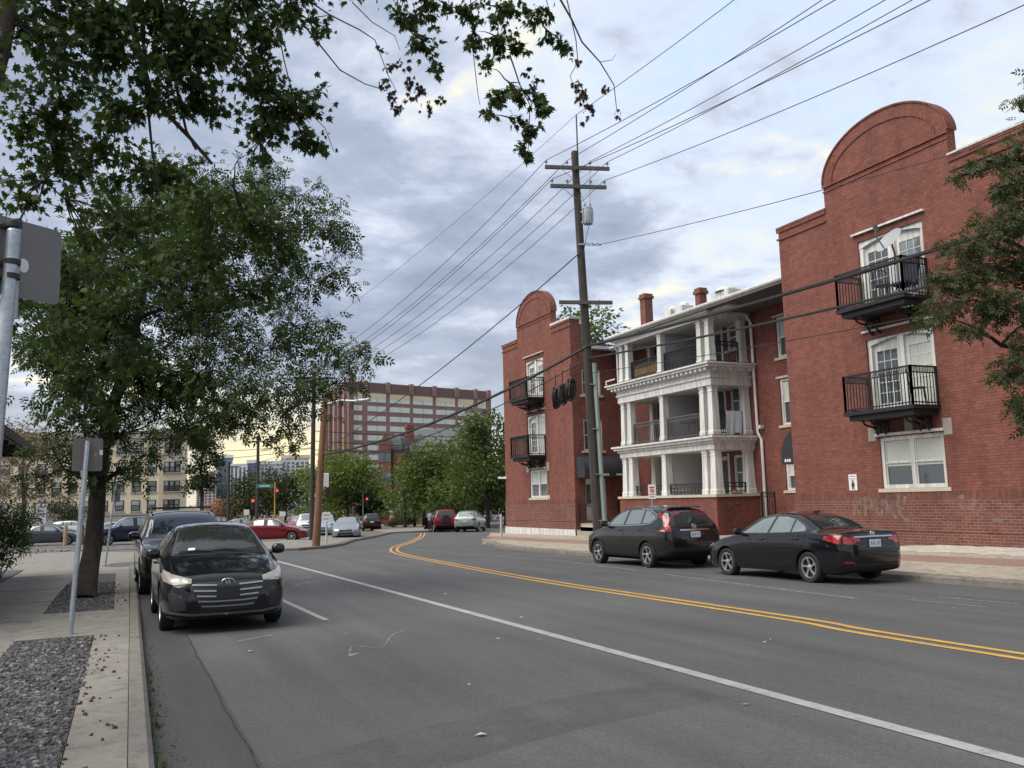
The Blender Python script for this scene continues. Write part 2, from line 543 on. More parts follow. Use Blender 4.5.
# open sky below the cloud edge towards the west: warm evening light
el = t.math('MULTIPLY', lobe(*d_glow, 120), t.ramp(sp.outputs[2], [(.06, 1), (.135, 0)]), True)
col = t.mix(t.math('MULTIPLY', el, .92, True), col, (9.4, 7.6, 3.3))
hor = t.ramp(sp.outputs[2], [(0.0, 1), (.22, 0)])
col = t.mix(t.math('MULTIPLY', hor, .35), col, (6.6, 6.6, 6.6))
col = t.mix(.1, col, skyb)
t.l(col, bg.inputs[0])
sl = bpy.data.lights.new('sun', 'SUN')
sl.energy = 1.5
sl.angle = R(60)
sl.color = (1, .93, .82)
so = bpy.data.objects.new('sun', sl)
COL.objects.link(so)
sd = Vector((math.sin(SUN_AZ) * math.cos(SUN_EL), math.cos(SUN_AZ) * math.cos(SUN_EL), math.sin(SUN_EL)))
so.rotation_euler = sd.to_track_quat('Z', 'Y').to_euler()
vs = sc.view_settings
vs.view_transform = 'Standard'
vs.look = 'None'
vs.gamma = 1
vs.use_curve_mapping = False
vs.exposure = 1.56
sc.cycles.max_bounces = 6
sc.cycles.transparent_max_bounces = 8
sc.cycles.use_denoising = True
sc.cycles.sample_clamp_indirect = 6
# ------------------------------------------------------------------ ground, road, pavements
def sheet(name, poly, h, m, thick=0, step=None, parent=None, kind='structure', org=None):
    """polygon (x, y) laid on the sloping street plane at height h"""
    bm = bmesh.new()
    bm.faces.new([bm.verts.new((x, y, 0)) for x, y in poly])
    ys = [p[1] for p in poly]
    for cut in (-40, 115):
        if min(ys) < cut < max(ys):
            bmesh.ops.bisect_plane(bm, geom=bm.verts[:] + bm.edges[:] + bm.faces[:], plane_co=(0, cut, 0), plane_no=(0, 1, 0))
    xs = [p[0] for p in poly]
    for cut in (9.0, 14.85):
        if min(xs) < cut < max(xs):
            bmesh.ops.bisect_plane(bm, geom=bm.verts[:] + bm.edges[:] + bm.faces[:], plane_co=(cut, 0, 0), plane_no=(1, 0, 0))
    bmesh.ops.triangulate(bm, faces=bm.faces)
    bmesh.ops.recalc_face_normals(bm, faces=bm.faces)
    for f in bm.faces:
        if f.normal.z < 0: f.normal_flip()
    if thick:
        r = bmesh.ops.extrude_face_region(bm, geom=bm.faces[:])
        for v in [g for g in r['geom'] if isinstance(g, bmesh.types.BMVert)]: v.co.z -= thick
        bmesh.ops.recalc_face_normals(bm, faces=bm.faces)
    for v in bm.verts: v.co.z += gz(v.co.x, v.co.y) + h
    me = bpy.data.meshes.new(name)
    bm.to_mesh(me); bm.free()
    me.materials.append(m)
    o = link(name, me, parent)
    if kind: o['kind'] = kind
    return o


def asphalt(name, base, patch=True):
    m = bpy.data.materials.new(name)
    t = NT(m)
    out = t.n('ShaderNodeOutputMaterial')
    b = t.n('ShaderNodeBsdfPrincipled')
    t.l(b.outputs[0], out.inputs[0])
    v = t.n('ShaderNodeTexCoord').outputs['Object']
    n1 = t.noise(v, .35, 5, .6, .3)
    n2 = t.noise(v, 110, 2, .7)
    n3 = t.noise(v, 28, 3, .7)
    mp = t.n('ShaderNodeMapping'); mp.inputs['Scale'].default_value = (1.2, .09, 1); t.l(v, mp.inputs[0])
    n4 = t.noise(mp.outputs[0], 1.4, 4, .6)
    vo = t.n('ShaderNodeTexVoronoi'); vo.inputs['Scale'].default_value = 75; t.l(v, vo.inputs['Vector'])
    c = t.mix(n1, [k * .74 for k in base], [k * 1.26 for k in base])
    c = t.mix(1.0, c, t.ramp(n2, [(.28, .55), (.72, 1.45)]), 'MULTIPLY')
    c = t.mix(1.0, c, t.ramp(n3, [(.3, .8), (.7, 1.16)]), 'MULTIPLY')
    c = t.mix(1.0, c, t.ramp(n4, [(.32, .80), (.66, 1.10)]), 'MULTIPLY')
    c = t.mix(t.math('MULTIPLY', t.ramp(vo.outputs['Distance'], [(.10, 1), (.22, 0)]), t.ramp(t.noise(v, 40, 1), [(.52, 0), (.62, .6)])), c, (.16, .16, .155))
    t.l(c, b.inputs['Base Color'])
    b.inputs['Roughness'].default_value = .82
    b.inputs['Specular IOR Level'].default_value = .35
    bn = t.n('ShaderNodeBump'); bn.inputs['Strength'].default_value = .55; bn.inputs['Distance'].default_value = .006
    t.l(t.math('ADD', n2, n3), bn.inputs['Height'])
    t.l(bn.outputs[0], b.inputs['Normal'])
    return m


def stained_concrete(name, base):
    m = bpy.data.materials.new(name)
    t = NT(m)
    out = t.n('ShaderNodeOutputMaterial')
    b = t.n('ShaderNodeBsdfPrincipled')
    b.inputs['Roughness'].default_value = .92
    b.inputs['Specular IOR Level'].default_value = .2
    t.l(b.outputs[0], out.inputs[0])
    v = t.n('ShaderNodeTexCoord').outputs['Object']
    n1 = t.noise(v, .8, 6, .65, .4)
    n2 = t.noise(v, 4.5, 5, .7, .3)
    n3 = t.noise(v, 85, 2, .7)
    c = t.mix(n1, [k * .70 for k in base], [k * 1.28 for k in base])
    c = t.mix(1.0, c, t.ramp(n2, [(.34, .70), (.50, 1.0), (.72, 1.12)]), 'MULTIPLY')
    c = t.mix(1.0, c, t.ramp(n3, [(.3, .74), (.7, 1.2)]), 'MULTIPLY')
    # hairline cracks along cell borders, only here and there
    mp = t.n('ShaderNodeMapping'); mp.inputs['Scale'].default_value = (.9, .55, 1)
    nv = t.n('ShaderNodeVectorMath', operation='ADD')
    ns = t.n('ShaderNodeTexNoise'); ns.inputs['Scale'].default_value = 3.0; ns.inputs['Detail'].default_value = 4; t.l(v, ns.inputs['Vector'])
    sc_ = t.n('ShaderNodeVectorMath', operation='SCALE'); sc_.inputs[3].default_value = .5; t.l(ns.outputs[1], sc_.inputs[0])
    t.l(v, nv.inputs[0]); t.l(sc_.outputs[0], nv.inputs[1]); t.l(nv.outputs[0], mp.inputs[0])
    vo = t.n('ShaderNodeTexVoronoi', feature='DISTANCE_TO_EDGE'); vo.inputs['Scale'].default_value = 1.0; t.l(mp.outputs[0], vo.inputs['Vector'])
    ck = t.math('MULTIPLY', t.ramp(vo.outputs['Distance'], [(.004, 1), (.012, 0)]), t.ramp(n1, [(.55, 0), (.62, .7)]))
    c = t.mix(ck, c, [k * .28 for k in base])
    t.l(c, b.inputs['Base Color'])
    bn = t.n('ShaderNodeBump'); bn.inputs['Strength'].default_value = .6; bn.inputs['Distance'].default_value = .006
    t.l(t.math('ADD', n3, t.math('MULTIPLY', n2, 1.5)), bn.inputs['Height'])
    t.l(bn.outputs[0], b.inputs['Normal'])
    return m


M['concrete'] = stained_concrete('concrete', (.225, .213, .19))
M['concrete2'] = stained_concrete('concrete_kerb', (.185, .172, .155))
M['walk_r'] = stained_concrete('worn_sandy_pavement', (.345, .305, .25))
M['asphalt'] = asphalt('asphalt', (.088, .089, .091))
M['asphalt2'] = asphalt('gutter_asphalt', (.062, .062, .062))
M['lot'] = asphalt('parking_lot_asphalt', (.11, .108, .10))
M['gravelbase'] = mat('gravel_dust', (.075, .073, .072), .95, var=.3, vscale=30, fine=.4, bump=1, bscale=45)
M['stone_a'] = mat('gravel_stone', (.092, .092, .095), .85, var=.45, vscale=9)
M['stone_b'] = mat('dark_gravel_stone', (.05, .05, .053), .85, var=.4, vscale=9)
M['stone_c'] = mat('pale_gravel_stone', (.20, .195, .185), .85, var=.4, vscale=9)
M['soil'] = mat('dry_soil', (.12, .105, .08), .95, var=.3, vscale=2, fine=.3, bump=.6, bscale=30)

M['tar_thin'] = ghost_mat('thin_tar_seal', (.028, .028, .029), .9, .36, .56, .25, 6)
sheet('ground', [(-1500, -60), (1500, -60), (1500, 2500), (-1500, 2500)], -.02, M['soil'])
# the street: straight up to the junction, then bending to the right
KR = 14.85


def KX(y):
    """face of the left kerb, which drifts slightly to the right with distance"""
    return .24 + (y - 6.4) * .0118


road = sheet('road', [(KX(-30), -30), (16.5, -30), (16.5, 40), (18.4, 44.6), (24.5, 46.5), (70, 42), (70, 52), (30.5, 56.2), (45, 90), (60, 130),
              (200, 420), (150, 430), (40, 135), (28, 100), (19.5, 67), (16.4, 59.8), (12.8, 51.6), (10.6, 44.9), (7.2, 40.2), (5.2, 40.4), (-60, 44), (-60, 36.5), (-.5, 33.4), (KX(31.5), 31.5)], 0, M['asphalt'])
sheet('gutter_strip', [(KX(-10), -10), (.86, -10), (.95, 30), (KX(30), 30)], .004, M['asphalt2'])
# left side: kerb, concrete strip, gravel beds, pavement
KW = .135


def kerb_run(name, pts, wdt, h, m, gap=2.6):
    b = MB()
    for (x0, y0), (x1, y1) in zip(pts[:-1], pts[1:]):
        L = math.hypot(x1 - x0, y1 - y0)
        n = max(1, int(round(L / gap)))
        dx, dy = (x1 - x0) / L, (y1 - y0) / L
        nx, ny = dy, -dx
        for i in range(n):
            a, c = i / n * L + .006, (i + 1) / n * L - .006
            q = []
            j = random.uniform(-.006, .006)
            for s_ in (a, c):
                for o_, z in ((-wdt, -.1), (-wdt, h + j), (-.02, h + j), (.015, h - .03 + j), (.035, -.1)):
                    X, Y = x0 + dx * s_ + nx * o_, y0 + dy * s_ + ny * o_
                    q.append((X, Y, gz(X, Y) + z))
            b.add(q, [(0, 1, 6, 5), (1, 2, 7, 6), (2, 3, 8, 7), (3, 4, 9, 8), (4, 3, 2, 1, 0), (5, 6, 7, 8, 9)])
    o = b.build(name, m)
    o['kind'] = 'structure'
    return o


kerb_run('kerb', [(KX(-10), -10), (KX(31.5), 31.5)], KW, .125, M['concrete2'], 3.1)
def corner_x(y):
    """the right kerb, swinging round the corner past the far gable"""
    return KR if y < 30 else KR + (y - 30) ** 2 * .0165


KPOLY = [(corner_x(y), y) for y in (45.4, 44, 42, 40, 38, 36, 34, 32, 30)] + [(KR, -20)]
kerb_run('kerb', KPOLY, .2, .14, M['concrete2'], 3.4)
kerb_run('kerb', [(5.2, 40.4), (7.4, 40.05), (8.9, 41.2), (10.6, 44.9), (12.8, 51.6), (16.4, 59.8), (19.5, 67)], .2, .13, M['concrete2'], 3.)
sheet('pavement', [(-2.75, -10), (KX(-10) - KW, -10), (KX(31.3) - KW, 31.3), (-.6, 33.2), (-2.75, 33.0)], .055, M['concrete'], .1)
sheet('concrete_strip', [(-.37, -10), (KX(-10) - KW - .005, -10), (KX(13.1) - KW - .005, 13.1), (-.24, 13.1)], .10, M['concrete'], .09)
sheet('cross_path', [(-1.18, 13.14), (KX(13.14) - KW - .005, 13.14), (KX(16.6) - KW - .005, 16.6), (-1.1, 16.6)], .098, M['concrete'], .09)
sheet('concrete_strip', [(-.02, 16.64), (KX(16.64) - KW - .012, 16.64), (KX(31.2) - KW - .012, 31.2), (-.02, 31.2)], .096, M['concrete'], .09)
sheet('gravel_bed', [(-1.25, -10), (-.38, -10), (-.25, 13.1), (-1.17, 13.1)], .085, M['gravelbase'], .06)
sheet('gravel_bed', [(-1.1, 16.64), (-.03, 16.64), (-.03, 28.0), (-1.05, 28.0)], .085, M['gravelbase'], .06)
sheet('gravel_bed', [(-9, 10), (-2.78, 10), (-2.78, 33), (-9, 33)], .07, M['gravelbase'], .06)
# joints in the pavement
b = MB()
for y in list(np.arange(-2, 31, 3.6)):
    b.box((-2.75, y - .009, gz(0, y) + .056), (-1.19, y + .009, gz(0, y) + .0585))
o = b.build('pavement_joint', M['dark_in']); o['kind'] = 'structure'
# concrete driveway apron and corner of the parking lot
sheet('driveway_apron', [(-30, 33.2), (-.55, 33.5), (-.2, 36), (5.0, 40.2), (-2, 52), (-30, 52)], .006, M['concrete'])
sheet('parking_lot', [(-80, 52), (-2, 52.1), (7.5, 52), (10, 70), (12, 86), (-80, 130)], .004, M['lot'])
sheet('corner_pavement', [(5.0, 40.62), (7.3, 40.3), (8.6, 41.2), (10.3, 44.9), (12.55, 51.7), (16.2, 59.9), (12, 62), (8.5, 52), (4.3, 50)], .128, M['concrete'], .14)
sheet('far_pavement', [(19.3, 67.4), (26, 69), (30, 84), (40, 118), (34, 121), (24, 92)], .12, M['concrete'], .14)
# right side pavement rising to the building
b = MB()
def rz(x):
    return .14 + (x - KR) * .0627
for (xa, xb, mi) in ((KR + .22, 16.6, 0), (16.6, 17.6, 1), (17.6, 18.98, 0)):
    y = -20.0
    while y < 45:
        y2 = min(y + 1.9, 45)
        e = .006
        xx0, xx1 = xa, xb
        lim = lambda q: corner_x(q) + .21
        xa0, xa1 = max(xa, lim(y)), max(xa, lim(y2))
        if xa0 > xb - .15 and xa1 > xb - .15:
            y = y2; continue
        xa0, xa1 = min(xa0, xb - .02), min(xa1, xb - .02)
        b.add([(xa0 + e, y + e, gz(20, y) + rz(xa0)), (xx1 - e, y + e, gz(20, y) + rz(xx1)), (xx1 - e, y2 - e, gz(20, y2) + rz(xx1)), (xa1 + e, y2 - e, gz(20, y2) + rz(xa1)),
               (xa0 + e, y + e, gz(20, y) - .1), (xx1 - e, y + e, gz(20, y) - .1), (xx1 - e, y2 - e, gz(20, y2) - .1), (xa1 + e, y2 - e, gz(20, y2) - .1)],
              [(0, 1, 2, 3), (0, 4, 5, 1), (1, 5, 6, 2), (2, 6, 7, 3), (3, 7, 4, 0)], mi)
        y = y2
o = b.build('right_pavement', [M['walk_r'], M['redwalk']]); o['kind'] = 'structure'
o = MB().add([(KR, -20, gz(20, -20) + .10), (19, -20, gz(20, -20) + .36), (19, 31, gz(20, 31) + .36), (KR, 31, gz(20, 31) + .1)], [(0, 1, 2, 3)]).build('pavement_bed', M['soil']); o['kind'] = 'structure'
# whitewashed rubble footing along the near wall
b = MB()
ys = np.arange(4, 17.6, .28)
prev = None
vs_, fs_ = [], []
for i, y in enumerate(ys):
    tp = min(1, (17.6 - y) / 1.5)
    for dx, dz in ((-.85 + random.uniform(-.2, .2), .0), (-.6, .012 * tp + random.uniform(0, .012) * tp), (-.25, .03 * tp + random.uniform(0, .02) * tp), (0.02, .06 * tp + random.uniform(0, .02))):
        x = 18.98 + dx
        vs_.append((x, y, gz(20, y) + rz(x) + .004 + dz))
for i in range(len(ys) - 1):
    for k in range(3): fs_.append((i * 4 + k, i * 4 + k + 1, i * 4 + 5 + k, i * 4 + 4 + k))
o = b.add(vs_, fs_).build('rubble_footing', M['mortar']); o['kind'] = 'structure'
# courtyard between the wings
o = MB().box((18.985, 21.0, -.6), (22.3, 35.5, .10)).build('courtyard_paving', M['walk_r']); o['kind'] = 'structure'


# ------------------------------------------------------------------ markings
def ribbon(name, pts, wdt, m, h=.006):
    P = [Vector((x, y, 0)) for x, y in pts]
    # resample smoothly
    Q = []
    for i in range(len(P) - 1):
        p0, p1, p2, p3 = P[max(i - 1, 0)], P[i], P[i + 1], P[min(i + 2, len(P) - 1)]
        for k in range(8):
            s_ = k / 8
            Q.append(.5 * ((2 * p1) + (p2 - p0) * s_ + (2 * p0 - 5 * p1 + 4 * p2 - p3) * s_ ** 2 + (3 * p1 - p0 - 3 * p2 + p3) * s_ ** 3))
    Q.append(P[-1])
    b = MB()
    vs_, fs_ = [], []
    for i, q in enumerate(Q):
        d = (Q[min(i + 1, len(Q) - 1)] - Q[max(i - 1, 0)]).normalized()
        nn = Vector((d.y, -d.x, 0)) * wdt / 2
        for p in (q - nn, q + nn): vs_.append((p.x, p.y, gz(p.x, p.y) + h))
        if i: fs_.append((2 * i - 2, 2 * i - 1, 2 * i + 1, 2 * i))
    o = b.add(vs_, fs_).build(name, m)
    o['kind'] = 'structure'
    return o


ribbon('edge_line', [(5.0, -12), (5.0, 4), (5.05, 12), (5.1, 22), (5.12, 33.6)], .145, M['white_mark'])
cl = [(8.15, -12), (8.2, 6), (8.4, 9.4), (8.46, 13.5), (8.52, 17), (8.85, 22), (9.25, 26.5), (9.65, 30.7), (10.42, 35.2), (11.9, 40.1), (13.4, 43.7), (15.7, 49.2), (18.6, 56.6), (21.3, 64.4)]
for s_ in (-.13, .13):
    ribbon('centre_line', [(x + s_, y - s_ * .3) for x, y in cl], .11, M['yel_mark'])
ribbon('parking_line', [(2.92, 13.5), (2.90, 15.4), (2.88, 17.4), (2.86, 25)], .10, M['white_mark'])
ribbon('parking_line', [(11.1, 11.0), (11.5, 15), (12.3, 21.5), (12.7, 26)], .09, M['faint_mark'])
ribbon('parking_line', [(11.75, 9.1), (11.7, 10.6)], .08, M['faint_mark'])
ribbon('parking_line', [(12.5, 9.2), (12.45, 10.6)], .07, M['faint_mark'])
ribbon('parking_line', [(11.4, 16.2), (12.6, 15.6)], .08, M['faint_mark'])
# worn lane symbol near the parked hatchback and scribbles on the asphalt
def stroke(nm, pts, wd=.1, m='faint_mark'): ribbon(nm, pts, wd, M[m], .007)
stroke('lane_symbol', [(3.6, 20.2), (4.2, 21.2), (4.9, 21.6)], .12)
stroke('lane_symbol', [(3.9, 22.6), (4.7, 22.8)], .14)
stroke('lane_symbol', [(3.7, 21.0), (4.6, 20.6)], .10)
stroke('chalk_scribble', [(2.45, 10.1), (2.65, 10.7), (2.9, 10.4), (3.3, 11.3), (3.6, 11.7)], .022)
stroke('chalk_scribble', [(2.42, 10.0), (2.55, 10.15)], .07)
stroke('chalk_scribble', [(1.45, 12.0), (1.95, 12.35)], .05)
# tar seams
ribbon('tar_seam', [(.86, 5.2), (.87, 5.6), (.865, 6.1), (.88, 6.5), (.865, 7.1), (.87, 7.5), (.86, 8), (.875, 8.5), (.885, 9.1), (.89, 9.6), (.88, 10.2), (.89, 10.6), (.88, 11), (.90, 11.6), (.895, 12.0), (.91, 12.4), (.90, 13.2)], .014, M['tar_thin'], .008)
ribbon('tar_stain', [(.9, 5.5), (1.9, 5.9), (3.2, 6.3), (4.6, 6.5)], .9, M['old_patch'], .004)


# ------------------------------------------------------------------ gravel stones, litter, weeds (stuff)
def scatter_stones(name, boxes, dens, size, h, m, kind='stuff', seed=3):
    rg = np.random.default_rng(seed)
    V, F = [], []
    cube = np.array([(-1, -1, -1), (1, -1, -1), (1, 1, -1), (-1, 1, -1), (-.6, -.6, 1), (.7, -.6, 1), (.6, .7, 1), (-.7, .6, 1)], float)
    fc = np.array([(0, 3, 2, 1), (4, 5, 6, 7), (0, 1, 5, 4), (1, 2, 6, 5), (2, 3, 7, 6), (3, 0, 4, 7)])
    k = 0
    for (x0, x1, y0, y1) in boxes:
        y = y0
        n = int((x1 - x0) * (y1 - y0) * dens)
        xs = rg.uniform(x0, x1, n); ys = rg.uniform(y0, y1, n)
        for X, Y in zip(xs, ys):
            s = rg.uniform(*size)
            c = cube * np.array([s, s * rg.uniform(.55, 1), s * rg.uniform(.3, .6)]) * rg.uniform(.75, 1.15, (8, 3))
            a, tl = rg.uniform(0, 6.28), rg.uniform(-.5, .5)
            ca, sa, ct, st = math.cos(a), math.sin(a), math.cos(tl), math.sin(tl)
            c = c @ np.array([(ct, 0, st), (0, 1, 0), (-st, 0, ct)])
            c = c @ np.array([(ca, sa, 0), (-sa, ca, 0), (0, 0, 1)])
            V.append(c + (X, Y, gz(X, Y) + h + s * .2)); F.append(fc + 8 * k); k += 1
    V = np.concatenate(V); F = np.concatenate(F)
    me = bpy.data.meshes.new(name)
    me.from_pydata(V.tolist(), [], F.tolist())
    if m: me.materials.append(m)
    else:
        for q in ('stone_a', 'stone_b', 'stone_c'): me.materials.append(M[q])
        me.polygons.foreach_set('material_index', np.repeat(rg.choice(3, k, p=[.5, .37, .13]), 6).astype(np.int32))
    o = link(name, me)
    o['kind'] = kind
    return o


g1 = scatter_stones('gravel', [(-1.22, -.30, 4.6, 9.0)], 1500, (.007, .030), .085, None)
tag(g1, 'loose dark grey gravel in the bed beside the kerb strip', 'gravel')
g2 = scatter_stones('gravel', [(-1.16, -.25, 9.0, 13.1), (-1.08, -.04, 16.7, 24)], 800, (.014, .032), .085, None, seed=5)
tag(g2, 'loose dark grey gravel round the trunk of the street tree', 'gravel')
g3 = scatter_stones('gravel_litter', [(-.34, .06, 4.8, 13.0), (-.02, .2, 16.8, 23)], 24, (.007, .019), .106, M['dry'], seed=8)
tag(g3, 'brown leaf litter and pebbles strewn on the concrete strip', 'litter')
g4 = scatter_stones('litter', [(.27, .45, 4.6, 12.5)], 170, (.004, .012), .004, M['dry'], seed=9)
tag(g4, 'dark grit and dry leaves lying in the gutter', 'litter')
rg = np.random.default_rng(21)
b = MB()
for i in range(60):
    y = rg.uniform(4.8, 10.4); x = KX(y) + .03 + abs(rg.normal(0, .03))
    if rg.uniform() < .45: y = rg.choice([5.0, 5.4, 6.3, 7.6, 8.4]) + rg.normal(0, .08)
    for k in range(7):
        a = rg.uniform(0, 6.28); l = rg.uniform(.03, .09)
        dx, dy = math.cos(a) * l * .6, math.sin(a) * l * .6
        z = gz(x, y)
        b.add([(x - dy * .08, y + dx * .08, z), (x + dy * .08, y - dx * .08, z), (x + dx, y + dy, z + l)], [(0, 1, 2)])
o = b.build('weeds', M['weed']); tag(o, 'small weeds growing along the foot of the left kerb', 'weeds', kind='stuff')
b = MB()
for i in range(46):
    x, y = rg.uniform(.7, 13), rg.uniform(4.5, 24)
    s = rg.uniform(.015, .05); a = rg.uniform(0, 6.28)
    z = gz(x, y) + .012
    b.add([(x + math.cos(a + q) * s * k, y + math.sin(a + q) * s * k, z + rg.uniform(-.004, .012)) for q, k in ((0, 1.2), (1.4, .6), (3.1, 1), (4.6, .5))], [(0, 1, 2, 3)])
o = b.build('road_litter', mat('pale_litter', (.42, .41, .36), .9, var=.3, vscale=9)); tag(o, 'scattered pale paper and leaf scraps on the asphalt', 'litter', kind='stuff')
# ------------------------------------------------------------------ vehicles
def pchip(X, Y):
    X, Y = np.asarray(X, float), np.asarray(Y, float)
    h = np.diff(X); d = np.diff(Y) / h
    m = np.zeros_like(Y)
    for i in range(1, len(X) - 1):
        if d[i - 1] * d[i] > 0:
            w1, w2 = 2 * h[i] + h[i - 1], h[i] + 2 * h[i - 1]
            m[i] = (w1 + w2) / (w1 / d[i - 1] + w2 / d[i])
    m[0], m[-1] = d[0], d[-1]

    def f(q):
        q = np.clip(q, X[0], X[-1])
        i = np.clip(np.searchsorted(X, q) - 1, 0, len(X) - 2)
        s = (q - X[i]) / h[i]
        return (2 * s**3 - 3 * s**2 + 1) * Y[i] + (s**3 - 2 * s**2 + s) * h[i] * m[i] + (-2 * s**3 + 3 * s**2) * Y[i + 1] + (s**3 - s**2) * h[i] * m[i + 1]
    return f


SEDAN = dict(L=4.56, fo=.93, wb=2.67, r=.318, rows=[
    # s, bottom, belt, top, wmax, wbelt, wtop, crown
    (0.00, .30, .52, .58, .50, .48, .40, .02), (0.05, .24, .58, .66, .64, .62, .52, .03), (0.18, .20, .66, .745, .76, .74, .62, .04),
    (0.45, .18, .74, .83, .85, .82, .68, .05), (0.85, .18, .84, .93, .875, .85, .71, .05), (1.22, .18, .91, 1.0, .877, .86, .72, .05),
    (1.60, .18, .93, 1.22, .877, .865, .635, .05), (2.0, .18, .94, 1.39, .878, .866, .575, .05), (2.4, .18, .95, 1.435, .878, .866, .56, .05),
    (2.9, .18, .965, 1.42, .878, .866, .56, .05), (3.25, .18, .98, 1.345, .878, .862, .58, .05), (3.6, .18, .99, 1.2, .877, .855, .62, .05),
    (3.88, .18, .995, 1.085, .87, .845, .66, .04), (4.15, .20, .995, 1.06, .855, .82, .68, .03), (4.40, .24, .98, 1.045, .81, .76, .66, .03),
    (4.50, .27, .93, 1.0, .74, .68, .60, .03), (4.56, .34, .80, .86, .60, .54, .48, .03)])
HATCH = dict(L=4.30, fo=.88, wb=2.65, r=.318, rows=[
    (0.00, .25, .52, .60, .56, .53, .44, .02), (0.06, .20, .60, .69, .70, .67, .55, .03), (0.2, .18, .69, .785, .81, .78, .64, .04),
    (0.5, .17, .785, .88, .875, .84, .69, .05), (0.85, .17, .87, .965, .888, .86, .72, .05), (1.15, .17, .925, 1.03, .89, .866, .725, .05),
    (1.5, .17, .945, 1.23, .89, .868, .66, .05), (2.0, .17, .955, 1.43, .89, .868, .59, .05), (2.4, .17, .97, 1.47, .89, .868, .575, .05),
    (3.0, .17, .985, 1.455, .89, .866, .57, .05), (3.5, .17, 1.0, 1.40, .886, .855, .57, .05), (3.85, .18, 1.01, 1.31, .876, .84, .575, .05),
    (4.1, .22, 1.01, 1.15, .85, .80, .60, .04), (4.22, .26, .97, 1.05, .80, .74, .60, .03), (4.30, .34, .85, .93, .66, .60, .52, .03)])
CROSS = dict(L=4.53, fo=.90, wb=2.62, r=.345, rows=[
    (0.00, .36, .62, .70, .52, .48, .40, .02), (0.06, .30, .70, .80, .68, .64, .54, .03), (0.2, .26, .80, .90, .80, .76, .64, .04),
    (0.5, .25, .90, .99, .885, .85, .70, .05), (0.95, .25, .99, 1.07, .905, .88, .74, .05), (1.15, .25, 1.02, 1.12, .908, .885, .74, .05),
    (1.6, .25, 1.05, 1.40, .91, .888, .67, .05), (2.0, .25, 1.06, 1.58, .91, .888, .62, .05), (2.4, .25, 1.07, 1.645, .91, .888, .605, .05),
    (3.0, .25, 1.08, 1.655, .91, .888, .60, .05), (3.6, .25, 1.10, 1.625, .905, .88, .60, .05), (4.0, .26, 1.12, 1.57, .895, .865, .60, .05),
    (4.2, .29, 1.12, 1.47, .88, .845, .60, .05), (4.36, .33, 1.10, 1.28, .86, .81, .62, .04), (4.47, .38, 1.04, 1.12, .82, .76, .64, .03),
    (4.53, .46, .90, .97, .70, .64, .55, .03)])
BOXY = dict(L=4.75, fo=.85, wb=2.80, r=.375, rows=[
    (0.00, .42, .70, .80, .60, .56, .48, .02), (0.06, .34, .80, .92, .76, .73, .62, .03), (0.2, .30, .92, 1.02, .87, .84, .72, .04),
    (0.6, .29, 1.02, 1.10, .935, .90, .78, .05), (1.1, .29, 1.08, 1.15, .95, .925, .80, .05), (1.28, .29, 1.10, 1.20, .95, .925, .80, .05),
    (1.6, .29, 1.12, 1.47, .95, .925, .74, .05), (1.92, .29, 1.13, 1.70, .95, .925, .71, .05), (2.3, .29, 1.14, 1.775, .95, .925, .70, .05),
    (3.0, .29, 1.15, 1.79, .95, .925, .70, .05), (4.0, .30, 1.17, 1.765, .945, .915, .69, .05), (4.4, .31, 1.17, 1.73, .93, .90, .69, .05),
    (4.56, .34, 1.16, 1.60, .92, .88, .69, .05), (4.68, .40, 1.10, 1.30, .89, .85, .70, .04), (4.75, .48, .95, 1.05, .78, .74, .66, .03)])


